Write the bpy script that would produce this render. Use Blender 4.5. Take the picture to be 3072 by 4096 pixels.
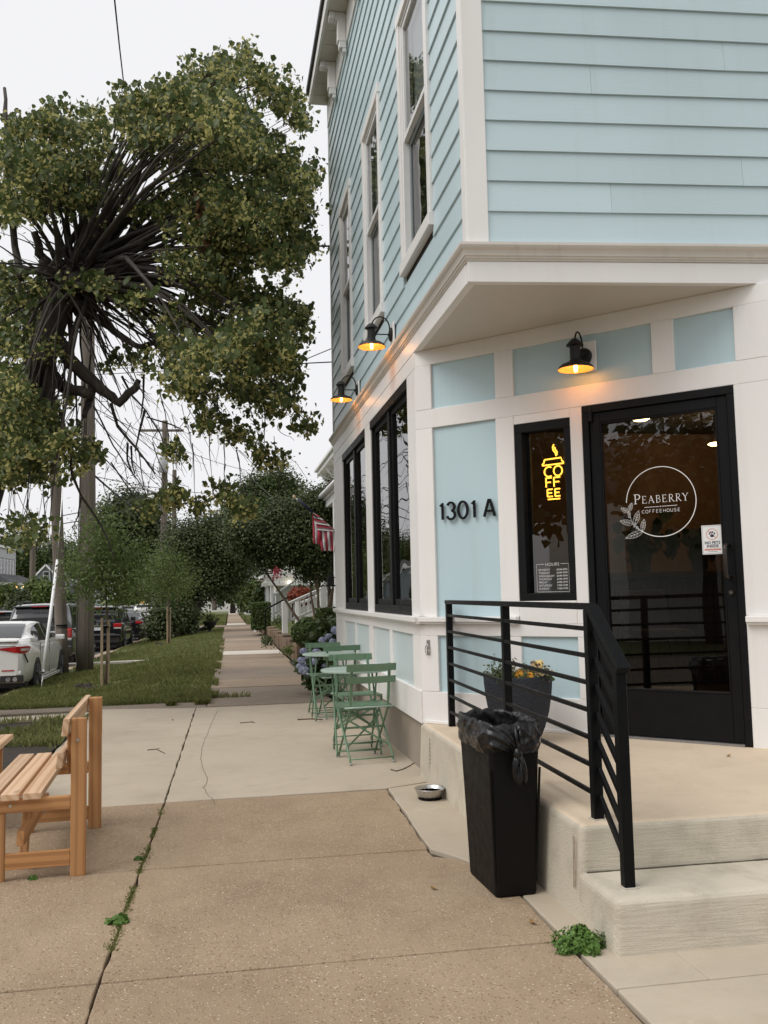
import bpy, bmesh, math, random
from mathutils import Vector, Matrix, noise as mnoise
import numpy as np

R = math.radians
SC = bpy.context.scene
for o in list(bpy.data.objects):
    bpy.data.objects.remove(o, do_unlink=True)
COL = SC.collection

# ------------------------------------------------------------------ camera
EYE = 1.40
FOC = 3640.0            # focal length in pixels of the 3072 x 4096 photograph
PC = (1536.0, 2048.0)
VPY = (897.0, 2385.0)   # vanishing point of the street direction (+Y)
ROLL = 0.0215
_y = Vector((VPY[0]-PC[0], VPY[1]-PC[1], FOC)).normalized()
_u = Vector((-ROLL, -1.0, (ROLL*_y.x+_y.y)/_y.z)).normalized()
_x = _y.cross(_u)
if _x.x < 0: _x = -_x
WR = Matrix((_x, _y, _u))       # camera(px right, px down, forward) -> world
CAMP = Vector((0, 0, EYE))
cam = bpy.data.cameras.new("Camera"); camo = bpy.data.objects.new("Camera", cam)
COL.objects.link(camo)
cam.sensor_fit = 'HORIZONTAL'; cam.sensor_width = 36.0
cam.lens = FOC/3072.0*36.0
cam.clip_start = 0.05; cam.clip_end = 4000
_r = WR @ Vector((1, 0, 0)); _d = WR @ Vector((0, 1, 0)); _f = WR @ Vector((0, 0, 1))
M3 = Matrix((_r, -_d, -_f)).transposed()
camo.matrix_world = Matrix.Translation(CAMP) @ M3.to_4x4()
SC.camera = camo
SC.render.resolution_x = 768; SC.render.resolution_y = 1024

# ------------------------------------------------------------------ light
SUN_EL, SUN_AZ = R(52), R(250)
w = bpy.data.worlds.new("World"); SC.world = w; w.use_nodes = True
nt = w.node_tree; nt.nodes.clear()
sky = nt.nodes.new('ShaderNodeTexSky'); sky.sky_type = 'NISHITA'; sky.sun_disc = False
sky.sun_elevation = SUN_EL; sky.sun_rotation = SUN_AZ
sky.air_density = 1.0; sky.dust_density = 6.0; sky.ozone_density = 1.0
hsv = nt.nodes.new('ShaderNodeHueSaturation'); hsv.inputs['Saturation'].default_value = 0.10
mixs = nt.nodes.new('ShaderNodeMix'); mixs.data_type = 'RGBA'
mixs.inputs[0].default_value = 0.86          # an overcast deck hides most of the clear sky
mixs.inputs[7].default_value = (9.2, 9.2, 9.45, 1)
bg = nt.nodes.new('ShaderNodeBackground'); bg.inputs['Strength'].default_value = 0.10
wo = nt.nodes.new('ShaderNodeOutputWorld')
nt.links.new(sky.outputs[0], hsv.inputs['Color']); nt.links.new(hsv.outputs[0], mixs.inputs[6])
nt.links.new(mixs.outputs[2], bg.inputs['Color']); nt.links.new(bg.outputs[0], wo.inputs['Surface'])
sl = bpy.data.lights.new("Sun", 'SUN'); sl.energy = 1.5; sl.angle = R(35); sl.color = (1, .97, .93)
slo = bpy.data.objects.new("Sun", sl); COL.objects.link(slo)
sd = Vector((math.sin(SUN_AZ)*math.cos(SUN_EL), math.cos(SUN_AZ)*math.cos(SUN_EL), math.sin(SUN_EL)))
slo.rotation_euler = sd.to_track_quat('Z', 'Y').to_euler()
slo.location = (0, 0, 30)
VS = SC.view_settings
VS.view_transform = 'Standard'; VS.look = 'None'; VS.exposure = 0.12; VS.gamma = 1.0
VS.use_curve_mapping = False
SC.render.engine = 'CYCLES'
SC.cycles.max_bounces = 7; SC.cycles.transparent_max_bounces = 12

# ------------------------------------------------------------------ pixel -> place
def ray(px, py): return WR @ Vector((px-PC[0], py-PC[1], FOC))
def onz(px, py, z=0.0):
    d = ray(px, py); return CAMP + d*((z-EYE)/d.z)
def onx(px, py, x):
    d = ray(px, py); return CAMP + d*(x/d.x)
def ony(px, py, y):
    d = ray(px, py); return CAMP + d*(y/d.y)
def sstep(t):
    t = max(0.0, min(1.0, t)); return t*t*(3-2*t)
def drift(y): return .0058*max(0.0, y-12)
CURBX = -4.05
def gz(x, y):
    """height of the natural ground: falls gently up the street and towards the kerb"""
    b = -.0074*max(0.0, y-12)
    return b - .30*sstep((-.85-(x-drift(y)))/3.0)*sstep((y-12.2)/3.0)
def gpt(px, py, dz=0.0):
    z = 0.0
    for i in range(14):
        p = onz(px, py, z+dz); z = gz(p.x, p.y)
    p.z = z
    return p

# ------------------------------------------------------------------ mesh builder
class MB:
    def __init__(s): s.v = []; s.f = []
    def add(s, vs, fs):
        o = len(s.v); s.v.extend([tuple(p) for p in vs]); s.f.extend([tuple(i+o for i in f) for f in fs]); return s
    HEX = [(0,3,2,1),(4,5,6,7),(0,1,5,4),(1,2,6,5),(2,3,7,6),(3,0,4,7)]
    def hexa(s, p): return s.add(p, MB.HEX)
    def box2(s, x0, x1, y0, y1, z0, z1):
        x0, x1 = min(x0,x1), max(x0,x1); y0, y1 = min(y0,y1), max(y0,y1); z0, z1 = min(z0,z1), max(z0,z1)
        return s.hexa([(x0,y0,z0),(x1,y0,z0),(x1,y1,z0),(x0,y1,z0),(x0,y0,z1),(x1,y0,z1),(x1,y1,z1),(x0,y1,z1)])
    def beam(s, p0, p1, w, h, up=(0,0,1)):
        p0 = Vector(p0); p1 = Vector(p1); d = (p1-p0).normalized(); up = Vector(up)
        if abs(d.dot(up)) > .98: up = Vector((0,1,0)) if abs(d.y) < .9 else Vector((1,0,0))
        a = d.cross(up).normalized(); b = a.cross(d).normalized()
        a *= w/2; b *= h/2
        return s.hexa([p0-a-b, p0+a-b, p1+a-b, p1-a-b, p0-a+b, p0+a+b, p1+a+b, p1-a+b])
    def tube(s, pts, r, n=8, cap=True):
        pts = [Vector(p) for p in pts]; m = len(pts)
        rs = r if isinstance(r, (list, tuple)) else [r]*m
        t0 = (pts[1]-pts[0]).normalized()
        a = t0.orthogonal().normalized(); o = len(s.v)
        for i in range(m):
            t = (pts[min(i+1,m-1)]-pts[max(i-1,0)]).normalized()
            a = (a - t*a.dot(t))
            a = a.normalized() if a.length > 1e-6 else t.orthogonal().normalized()
            b = t.cross(a)
            for k in range(n):
                q = 2*math.pi*k/n
                s.v.append(tuple(pts[i] + (a*math.cos(q)+b*math.sin(q))*rs[i]))
        for i in range(m-1):
            for k in range(n):
                k2 = (k+1) % n
                s.f.append((o+i*n+k, o+i*n+k2, o+(i+1)*n+k2, o+(i+1)*n+k))
        if cap:
            s.f.append(tuple(o+k for k in range(n))[::-1]); s.f.append(tuple(o+(m-1)*n+k for k in range(n)))
        return s
    def lathe(s, prof, n=20, c=(0,0,0), sx=1, sy=1, cap=True):
        o = len(s.v); m = len(prof)
        for r, z in prof:
            for k in range(n):
                q = 2*math.pi*k/n
                s.v.append((c[0]+r*sx*math.cos(q), c[1]+r*sy*math.sin(q), c[2]+z))
        for i in range(m-1):
            for k in range(n):
                k2 = (k+1) % n
                s.f.append((o+i*n+k, o+i*n+k2, o+(i+1)*n+k2, o+(i+1)*n+k))
        if cap and prof[0][0] > 1e-4: s.f.append(tuple(o+k for k in range(n))[::-1])
        if cap and prof[-1][0] > 1e-4: s.f.append(tuple(o+(m-1)*n+k for k in range(n)))
        return s
    def prism(s, poly, z0, z1):
        """poly: ccw list of (x,y) or (x,y,dz)"""
        n = len(poly)
        vs = [(p[0], p[1], z0) for p in poly] + [(p[0], p[1], z1+(p[2] if len(p) > 2 else 0)) for p in poly]
        fs = [tuple(range(n))[::-1], tuple(range(n, 2*n))] + [(i, (i+1) % n, n+(i+1) % n, n+i) for i in range(n)]
        return s.add(vs, fs)
    def build(s, name, mt, parent=None, smooth=False, bevel=0, seg=1, local=False, **kw):
        """coordinates are world ones unless local (then they are the thing's own)"""
        v = np.array(s.v, dtype=np.float64).reshape(-1, 3)
        base = ROOT.get(parent.name, Vector((0,0,0))) if parent else Vector((0,0,0))
        if local: v = v + np.array(base)
        lo = v.min(0); hi = v.max(0)
        org = Vector(((lo[0]+hi[0])/2, (lo[1]+hi[1])/2, lo[2]))
        me = bpy.data.meshes.new(name)
        me.from_pydata([tuple(p) for p in (v-np.array(org))], [], s.f)
        me.update()
        if smooth:
            me.polygons.foreach_set('use_smooth', [True]*len(me.polygons))
        o = bpy.data.objects.new(name, me); COL.objects.link(o)
        o.location = org - base; ROOT[o.name] = org
        if parent: o.parent = parent
        if mt is not None:
            for mm in (mt if isinstance(mt, (list, tuple)) else [mt]): me.materials.append(mm)
        if bevel:
            b = o.modifiers.new('Bevel', 'BEVEL'); b.width = bevel; b.segments = seg; b.limit_method = 'ANGLE'; b.angle_limit = R(40)
        tag(o, **kw)
        return o
ROOT = {}
def tag(o, label=None, cat=None, group=None, kind=None):
    if label: o['label'] = label
    if cat: o['category'] = cat
    if group: o['group'] = group
    if kind: o['kind'] = kind
    return o
def thing(name, loc, label, cat, group=None, rz=0.0):
    o = bpy.data.objects.new(name, None); COL.objects.link(o)
    o.empty_display_size = .1
    o.location = loc; o.rotation_euler = (0, 0, rz); ROOT[o.name] = Vector(loc)
    return tag(o, label, cat, group)
def copy_tree(o, loc, rz=None, label=None, parent=None):
    c = o.copy(); COL.objects.link(c)
    if parent is None:
        c.location = loc
        if rz is not None: c.rotation_euler = (0, 0, rz)
    else: c.parent = parent
    ROOT[c.name] = Vector(c.location)
    if label: c['label'] = label
    for ch in [k for k in KIDS.get(o.name, [])]:
        copy_tree(ch, None, parent=c)
    return c
KIDS = {}
def index_kids():
    KIDS.clear()
    for o in bpy.data.objects:
        if o.parent: KIDS.setdefault(o.parent.name, []).append(o)
class Frame:
    """wall frame: s along the wall, d out of the wall, z up"""
    def __init__(f, org, u, n): f.o = Vector(org); f.u = Vector(u).normalized(); f.n = Vector(n).normalized()
    def pt(f, s, d, z): return f.o + f.u*s + f.n*d + Vector((0,0,z))
    def box(f, mb, s0, s1, d0, d1, z0, z1, z0b=None, z1b=None):
        """z0b, z1b: heights at the s1 end when they differ"""
        a = z0 if z0b is None else z0b; b = z1 if z1b is None else z1b
        p = [f.pt(s0,d0,z0), f.pt(s1,d0,a), f.pt(s1,d1,a), f.pt(s0,d1,z0), f.pt(s0,d0,z1), f.pt(s1,d0,b), f.pt(s1,d1,b), f.pt(s0,d1,z1)]
        if f.u.cross(f.n).z < 0: p = [p[3],p[2],p[1],p[0],p[7],p[6],p[5],p[4]]
        return mb.hexa(p)
    def pane(f, s0, s1, d, z0, z1, amp=.0006, wl=.16, seed=0, nu=14, nv=34):
        """old glass: one sheet with faint waves"""
        mb = MB()
        for j in range(nv+1):
            for i in range(nu+1):
                s = s0+(s1-s0)*i/nu; z = z0+(z1-z0)*j/nv
                e = amp*mnoise.noise(Vector((s/wl, z/wl*1.6, seed*7.1)))
                mb.v.append(tuple(f.pt(s, d+e, z)))
        for j in range(nv):
            for i in range(nu):
                a = j*(nu+1)+i; q = (a, a+1, a+nu+2, a+nu+1); mb.f.append(q if f.u.cross(f.n).z < 0 else q[::-1])
        return mb
    def s_of(f, px, py):
        d = ray(px, py); t = f.n.dot(f.o-CAMP)/f.n.dot(d); P = CAMP+d*t
        return (P-f.o).dot(f.u), P.z

# ------------------------------------------------------------------ materials
MATS = {}
class NT:
    def __init__(s, name):
        m = bpy.data.materials.new(name); m.use_nodes = True; s.m = m; s.t = m.node_tree; s.t.nodes.clear()
        s.out = s.n('ShaderNodeOutputMaterial'); s.b = s.n('ShaderNodeBsdfPrincipled')
        s.l(s.b.outputs[0], s.out.inputs['Surface']); MATS[name] = m
    def n(s, k, **kw):
        a = s.t.nodes.new(k)
        for q, v in kw.items(): setattr(a, q, v)
        return a
    def l(s, a, b): s.t.links.new(a, b)
    def pos(s, scale=(1,1,1), obj=False, rot=(0,0,0)):
        if obj: g = s.n('ShaderNodeTexCoord').outputs['Object']
        else: g = s.n('ShaderNodeNewGeometry').outputs['Position']
        mp = s.n('ShaderNodeMapping'); mp.inputs['Scale'].default_value = scale; mp.inputs['Rotation'].default_value = rot
        s.l(g, mp.inputs['Vector']); return mp.outputs[0]
    def noise(s, vec, scale, detail=4, rough=.55, dist=0):
        a = s.n('ShaderNodeTexNoise'); a.inputs['Scale'].default_value = scale; a.inputs['Detail'].default_value = detail
        a.inputs['Roughness'].default_value = rough; a.inputs['Distortion'].default_value = dist
        s.l(vec, a.inputs['Vector']); return a.outputs['Fac']
    def vor(s, vec, scale, feat='F1', out='Distance'):
        a = s.n('ShaderNodeTexVoronoi', feature=feat); a.inputs['Scale'].default_value = scale
        s.l(vec, a.inputs['Vector']); return a.outputs[out]
    def ramp(s, fac, stops):
        a = s.n('ShaderNodeValToRGB'); e = a.color_ramp.elements
        while len(e) < len(stops): e.new(.5)
        for k, (p, c) in zip(e, stops):
            k.position = p; k.color = (c, c, c, 1) if isinstance(c, (int, float)) else (*c, 1)
        s.l(fac, a.inputs['Fac']); return a.outputs[0]
    def mix(s, f, a, b, mode='MIX'):
        q = s.n('ShaderNodeMix', data_type='RGBA', blend_type=mode)
        for i, v in ((0, f), (6, a), (7, b)):
            if isinstance(v, (int, float)): q.inputs[i].default_value = v
            elif isinstance(v, tuple): q.inputs[i].default_value = (*v, 1) if len(v) == 3 else v
            else: s.l(v, q.inputs[i])
        return q.outputs[2]
    def math(s, op, a, b=0.0):
        q = s.n('ShaderNodeMath', operation=op)
        for i, v in ((0, a), (1, b)):
            if isinstance(v, (int, float)): q.inputs[i].default_value = v
            else: s.l(v, q.inputs[i])
        return q.outputs[0]
    def bump(s, h, strength=.3, dist=.01):
        b = s.n('ShaderNodeBump'); b.inputs['Strength'].default_value = strength; b.inputs['Distance'].default_value = dist
        s.l(h, b.inputs['Height']); s.l(b.outputs[0], s.b.inputs['Normal'])
    def col(s, c):
        if isinstance(c, tuple): s.b.inputs['Base Color'].default_value = (*c, 1)
        else: s.l(c, s.b.inputs['Base Color'])
    def rough(s, r):
        if isinstance(r, (int, float)): s.b.inputs['Roughness'].default_value = r
        else: s.l(r, s.b.inputs['Roughness'])
    def objrand(s): return s.n('ShaderNodeObjectInfo').outputs['Random']

def plain(name, c, rough=.5, metal=0.0, var=.12, scale=6.0, bump=0.0, bscale=60, spec=.5, obj=False):
    t = NT(name); v = t.pos(obj=obj)
    n = t.noise(v, scale, 5, .6)
    c2 = tuple(min(1, k*(1-var)) for k in c); c3 = tuple(min(1, k*(1+var*.6)) for k in c)
    t.col(t.ramp(n, [(.3, c2), (.7, c3)])); t.b.inputs['Metallic'].default_value = metal
    t.b.inputs['Specular IOR Level'].default_value = spec
    t.rough(t.ramp(t.noise(v, scale*2.3, 3), [(.3, max(0, rough-.08)), (.7, min(1, rough+.08))]))
    if bump: t.bump(t.noise(v, bscale, 4, .6), bump, .004)
    return t.m
def emit(name, c, st):
    t = NT(name); t.col((0,0,0)); t.b.inputs['Emission Color'].default_value = (*c, 1); t.b.inputs['Emission Strength'].default_value = st
    return t.m
def glass(name, tint=(.9,.95,.93), ior=1.7, rough=0.0, wavy=0.0, wscale=1.2):
    t = NT(name); t.t.nodes.remove(t.b)
    tr = t.n('ShaderNodeBsdfTransparent'); tr.inputs[0].default_value = (*tint, 1)
    gl = t.n('ShaderNodeBsdfGlossy'); gl.inputs['Roughness'].default_value = rough; gl.inputs[0].default_value = (1,1,1,1)
    fr = t.n('ShaderNodeFresnel'); fr.inputs['IOR'].default_value = ior
    if wavy:
        v = t.pos((1,1,.35)); bp = t.n('ShaderNodeBump'); bp.inputs['Strength'].default_value = wavy; bp.inputs['Distance'].default_value = .02
        t.l(t.noise(v, wscale, 2), bp.inputs['Height']); t.l(bp.outputs[0], gl.inputs['Normal'])
    mx = t.n('ShaderNodeMixShader'); t.l(fr.outputs[0], mx.inputs[0]); t.l(tr.outputs[0], mx.inputs[1]); t.l(gl.outputs[0], mx.inputs[2])
    t.l(mx.outputs[0], t.out.inputs['Surface']); return t.m

def m_paint(name, c, grain=True, dirt=.10, rough=.40, gdir='x'):
    """outdoor paint on fibre cement / wood: fine wood grain relief, faint weather streaks"""
    t = NT(name); g = t.pos((3, 3, 60) if grain else (8, 8, 8))
    n = t.noise(g, 1.6, 6, .62, 1.4)
    big = t.noise(t.pos((.9, .9, .5)), 1.3, 4, .55)
    streak = t.noise(t.pos((9, 9, .35)), 1.5, 4, .6)
    dk = tuple(k*(1-dirt*2.2) for k in c)
    a = t.mix(t.ramp(big, [(.35, 0.0), (.75, .55)]), c, dk)
    a = t.mix(t.ramp(streak, [(.56, 0.0), (.8, .5)]), a, tuple(k*(1-dirt*2.0) for k in (c[0], c[1]*.98, c[2]*.93)))
    rnd = t.ramp(t.objrand(), [(0, .95), (1, 1.03)])
    a = t.mix(1.0, a, rnd, 'MULTIPLY')
    t.col(a); t.rough(rough)
    t.b.inputs['Specular IOR Level'].default_value = .5
    if grain: t.bump(n, .35, .003)
    else: t.bump(t.noise(t.pos((1,1,1)), 90, 3), .08, .002)
    return t.m

m_siding = m_paint('pale_blue_siding', (.545, .675, .715), dirt=.06)
m_panel = m_paint('pale_blue_panel', (.50, .645, .69), grain=False, dirt=.06)
m_panel2 = m_paint('faded_blue_panel', (.60, .68, .69), grain=False, dirt=.08)
m_white = m_paint('warm_white_trim', (.84, .82, .795), grain=False, dirt=.06)
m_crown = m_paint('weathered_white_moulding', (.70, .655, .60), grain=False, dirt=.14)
m_soffit = m_paint('shade_toned_white_soffit', (.62, .575, .52), grain=False, dirt=.05)  # white paint, base colour darkened to stand in for shade under the overhang
m_black = plain('black_paint', (.005, .005, .0055), .5, var=.2, spec=.18)
m_blackframe = plain('black_window_frame', (.006, .006, .0065), .55, var=.2, spec=.2)
m_rail = plain('black_powder_coat', (.0042, .0045, .005), .5, var=.2, scale=14, spec=.13)
m_bulb = emit('lit_bulb', (1, .56, .13), 16.0)
m_glass = glass('window_glass', (.80, .86, .86), 2.0)
m_doorglass = glass('door_glass', (.55, .53, .50), 1.85)
m_upglass = glass('upper_window_glass', (.85, .9, .9), 2.1)
# ------------------------------------------------------------------ ground materials
def m_concrete(name, c, c2, agg=0.0, dirt=.5, bumpy=.25, stain=(.18,.13,.09), seed=0):
    t = NT(name); v = t.pos()
    big = t.noise(t.pos((1,1,1), rot=(0,0,seed*.7)), .55, 5, .6)
    mid = t.noise(v, 4.5, 6, .65)
    col = t.mix(t.ramp(big, [(.32, 0.0), (.72, 1.0)]), c, c2)
    col = t.mix(t.ramp(mid, [(.50, 0.0), (.80, dirt)]), col, stain)
    blot = t.noise(t.pos((1,1,1), rot=(0,0,1+seed)), 1.25, 6, .62, .6)
    col = t.mix(t.ramp(blot, [(.52, 0.0), (.72, min(.8, dirt*1.1))]), col, tuple(k*.78 for k in c2))
    pale = t.noise(t.pos((1,1,1), rot=(0,0,2+seed)), 2.6, 7, .7)
    col = t.mix(t.ramp(pale, [(.62, 0.0), (.76, .45)]), col, tuple(min(1, k*1.28) for k in c))
    fine = t.noise(v, 150, 3, .7)
    if agg:
        vc = t.n('ShaderNodeTexVoronoi'); vc.inputs['Scale'].default_value = 78; t.l(v, vc.inputs['Vector'])
        peb = t.ramp(vc.outputs['Distance'], [(.18, 1.0), (.42, 0.0)])
        rc = t.ramp(vc.outputs['Color'], [(.0, (.09,.05,.03)), (.30, (.24,.15,.085)), (.55, (.46,.34,.21)), (.8, (.62,.50,.36)), (1.0, (.85,.79,.70))])
        patch = t.ramp(t.noise(v, 1.7, 3), [(.30, .45), (.60, 1.0)])
        col = t.mix(t.math('MULTIPLY', t.math('MULTIPLY', peb, agg), patch), col, rc)
        t.bump(t.math('ADD', t.math('MULTIPLY', peb, .6), fine), bumpy, .006)
    else:
        brush = t.noise(t.pos((4, 60, 60)), 1.5, 4)
        t.bump(t.math('ADD', t.math('MULTIPLY', fine, .7), brush), bumpy, .004)
    col = t.mix(t.ramp(fine, [(.25, .30), (.42, 0.0)]), col, tuple(k*.45 for k in c))
    col = t.mix(t.ramp(t.noise(v, 42, 2), [(.68, 0.0), (.76, .35)]), col, tuple(min(1, k*1.5) for k in c2))
    t.col(col); t.rough(.9); t.b.inputs['Specular IOR Level'].default_value = .25
    return t.m
m_agg = m_concrete('exposed_aggregate_concrete', (.40,.305,.205), (.285,.205,.135), agg=1.0, dirt=.42, stain=(.19,.125,.075), bumpy=.7)
m_new = m_concrete('pale_broomed_concrete', (.50,.43,.335), (.41,.35,.27), dirt=.42, stain=(.36,.285,.205), bumpy=.2, seed=1)
m_old = m_concrete('old_brown_concrete', (.34,.265,.19), (.27,.205,.15), agg=.5, dirt=.45, seed=2)
m_grey = m_concrete('old_grey_concrete', (.27,.22,.17), (.21,.17,.135), agg=.5, dirt=.4, seed=3)
m_white_slab = m_concrete('white_new_concrete', (.68,.62,.54), (.60,.55,.48), dirt=.1, seed=4)
m_step = m_concrete('rendered_step_concrete', (.60,.545,.44), (.50,.455,.365), dirt=.62, stain=(.29,.245,.18), bumpy=1.0, seed=5)
m_plat = m_concrete('buff_platform_concrete', (.66,.545,.405), (.58,.475,.355), dirt=.32, stain=(.36,.27,.18), bumpy=.2, seed=6)
m_found = m_concrete('grey_foundation_concrete', (.34,.295,.235), (.27,.235,.19), dirt=.4, stain=(.14,.12,.09), bumpy=.3, seed=7)
m_gutter = m_concrete('sandy_gutter_concrete', (.42,.33,.24), (.34,.27,.20), dirt=.4, seed=8)
m_asphalt = m_concrete('asphalt', (.115,.105,.10), (.085,.08,.078), dirt=.3, stain=(.05,.048,.045), bumpy=.4, seed=9)
def m_soil(name, c, c2):
    t = NT(name); v = t.pos(); n = t.noise(v, 14, 8, .7)
    t.col(t.ramp(n, [(.3, c), (.7, c2)])); t.rough(.95); t.bump(n, .9, .03); return t.m
m_dirt = m_soil('joint_dirt', (.06,.048,.034), (.13,.10,.07))
m_lawn = m_soil('lawn_soil', (.07,.095,.022), (.14,.15,.05))
m_mulch = m_soil('dark_mulch', (.022,.017,.013), (.06,.045,.032))
def m_leafy(name, lo, hi, hi2=None, trans=.25, rough=.5):
    t = NT(name); v = t.pos()
    n = t.noise(v, 2.0, 3); n2 = t.noise(v, 23, 2)
    a = t.mix(t.ramp(n, [(.3, 0.0), (.7, 1.0)]), lo, hi)
    a = t.mix(t.ramp(n2, [(.5, 0.0), (.75, .8)]), a, hi2 or hi)
    t.col(a); t.rough(rough); t.b.inputs['Specular IOR Level'].default_value = .3
    tr = t.n('ShaderNodeBsdfTranslucent'); t.l(a, tr.inputs[0])
    mx = t.n('ShaderNodeMixShader'); mx.inputs[0].default_value = trans
    t.l(t.b.outputs[0], mx.inputs[1]); t.l(tr.outputs[0], mx.inputs[2]); t.l(mx.outputs[0], t.out.inputs['Surface'])
    return t.m
m_grass = m_leafy('grass_blades', (.115,.145,.034), (.215,.225,.075), (.34,.31,.15), .28)

# ------------------------------------------------------------------ ground sheets
def sheet(name, xs, ys, zf, mt, parent=None, **kw):
    mb = MB(); nx = len(xs)
    for y in ys:
        for x in xs:
            X = x(y) if callable(x) else x
            mb.v.append((X, y, zf(X, y)))
    for j in range(len(ys)-1):
        for i in range(nx-1):
            a = j*nx+i; mb.f.append((a, a+1, a+nx+1, a+nx))
    return mb.build(name, mt, parent, smooth=True, **kw)
def lin(a, b, n): return [a+(b-a)*i/(n-1) for i in range(n)]
YFAR = [12.6+.7*i for i in range(25)] + [31, 33, 36, 39, 42, 46, 50]
def base(y): return -.0074*max(0.0, min(y, 330)-12)
sheet('ground', [-900, -300, -60, -14, CURBX-.6, CURBX, 0, 3, 12, 60, 300, 900], [-300, -60, 0, 12, 30, 60, 120, 330, 900, 1500], lambda x, y: base(y)-.62, m_lawn, kind='structure')
sheet('road', [CURBX-8.6, CURBX-6, CURBX-3, lambda y: CURBX-.30+drift(y)*.4], [-30, 0, 10, 20, 40, 80, 160, 330], lambda x, y: base(y)-.43-.012*abs(x-CURBX+4.2), m_asphalt, kind='structure')
sheet('far_verge', [-30, -13.2, CURBX-8.55], [-30, 12, 40, 80, 160, 330], lambda x, y: base(y)-.30, m_lawn, kind='structure')
# kerb and sandy gutter
kb = MB()
ks = [13.0+1.0*i for i in range(40)] + [56, 70, 100, 160, 330]
def kx(y): return CURBX + drift(y)*1.3
for a, b in zip(ks[:-1], ks[1:]):
    za, zb = gz(kx(a), a)-.02, gz(kx(b), b)-.02
    xa, xb = kx(a), kx(b)
    kb.hexa([(xa-.15,a,za-.5),(xa,a,za-.5),(xb,b,zb-.5),(xb-.15,b,zb-.5),(xa-.13,a,za),(xa,a,za+.01),(xb,b,zb+.01),(xb-.13,b,zb)])
kb.build('kerb', m_gutter, kind='structure')
gb = MB()
for a, b in zip(ks[:-1], ks[1:]):
    za, zb = base(a)-.425, base(b)-.425
    gb.hexa([(kx(a)-.65,a,za-.1),(kx(a)-.13,a,za-.1),(kx(b)-.13,b,zb-.1),(kx(b)-.65,b,zb-.1),(kx(a)-.65,a,za),(kx(a)-.13,a,za+.012),(kx(b)-.13,b,zb+.012),(kx(b)-.65,b,zb)])
gb.build('gutter', m_gutter, kind='structure')
WL = lambda y: -.22+drift(y); WRt = lambda y: 1.40+drift(y)
verge = sheet('verge', [kx]+[(lambda y, k=k: kx(y)+(WL(y)-kx(y))*k/9) for k in range(1, 10)], YFAR, lambda x, y: gz(x, y)-.012+.03*mnoise.noise(Vector((x*.9, y*.9, 0))), m_lawn, kind='structure')
sheet('far_lawn', [-3.4, WL], [56, 80, 120, 200, 330], lambda x, y: base(y)-.02, m_lawn, kind='structure')
sheet('right_far_lawn', [WRt, 4, 14], [56, 80, 120, 200, 330], lambda x, y: base(y)-.02, m_lawn, kind='structure')
sheet('cross_alley', [-4.5, 0, 6, 14], [51.4, 53, 55.6], lambda x, y: base(y)+.004, m_grey, kind='structure')
# planting bed beside the cafe, garden behind the block wall
sheet('planting_bed', [1.36, 1.9, 3, 8, 20], [12.45, 14, 16, 19.9], lambda x, y: base(y)+.03+.25*sstep((x-1.7)/2.0), m_mulch, kind='structure')
sheet('front_garden', [1.60, 2.2, 3.2, 6, 14], [19.9, 24, 30, 40, 51], lambda x, y: base(y)+.27+.35*sstep((x-1.8)/3.0), m_lawn, kind='structure')
bed = sheet('pavement', [-9, -3, 0, 1.45, 9], [-12, 0, 6, 12.4], lambda x, y: -.022, m_dirt, kind='structure')
bed2 = sheet('sidewalk', [WL, .6, WRt], [12.0, 20, 30, 40, 51.3], lambda x, y: base(y)-.022, m_dirt, kind='structure')

random.seed(5)
def edge(p, q, jit, step=.06):
    """points from p up to (not including) q, jittered"""
    p = Vector(p); q = Vector(q); L = (q-p).length; n = max(1, int(L/step)) if jit else 1
    nn = Vector((-(q-p).y, (q-p).x))/max(L, 1e-6); out = []; ph = random.random()*50
    for i in range(n):
        t = i/n; w_ = 0 if i == 0 else jit*(mnoise.noise(Vector((ph+t*L*3.1, 0, 0)))*1.2+random.uniform(-.4, .4))
        r_ = p+(q-p)*t+nn*w_; out.append((r_.x, r_.y))
    return out
def slab(poly, mt, parent=bed, jit=None, tz=0.0, slope=False, bev=.006):
    """poly ccw; jit: per-edge roughness"""
    n = len(poly); pts = []
    for i in range(n):
        pts += edge(poly[i], poly[(i+1) % n], (jit[i] if jit else 0.0))
    mb = MB(); m = len(pts)
    zt = lambda y: (base(y) if slope else 0.0)+tz
    vs = [(x, y, zt(y)-.05) for x, y in pts] + [(x, y, zt(y)) for x, y in pts]
    mb.add(vs, [tuple(range(m, 2*m))] + [(i, (i+1) % m, m+(i+1) % m, m+i) for i in range(m)])
    return mb.build('slab', mt, parent, bevel=bev, seg=2)
G_ = .006
CR = [(-.46, 1.2), (-.46, 3.60), (-.435, 5.0), (-.41, 6.55), (-.36, 11.95)]   # the long weedy joint
# aggregate slabs nearest the camera (rows between the cross joints)
rows = [(1.2, 3.60), (3.60, 5.0), (5.0, 6.55)]
crx = {1.2: -.46, 3.6: -.46, 5.0: -.435, 6.55: -.41, 11.95: -.36}
rx = {1.2: 1.335, 3.6: 1.335, 5.0: 1.085, 6.55: 1.135}
for a, b in rows:
    g0, g1 = .005, .005
    slab([(-3.6, a+.005), (crx[a]-g0, a+.005), (crx[b]-g0, b-.005), (-3.6, b-.005)], m_agg, jit=[.0015, .006, .0015, 0], tz=random.uniform(-.002, .002))
slab([(crx[1.2]+.006, 1.2), (1.325, 1.2), (1.325, 3.595), (crx[3.6]+.005, 3.595)], m_agg, jit=[0, .004, .0015, .010])
slab([(crx[3.6]+.006, 3.605), (1.325, 3.605), (1.335, 4.40), (1.20, 4.78), (1.085, 4.86), (1.08, 4.995), (crx[5.0]+.005, 4.995)], m_agg, jit=[.0015, .004, .010, .012, .008, .0015, .010])
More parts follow.
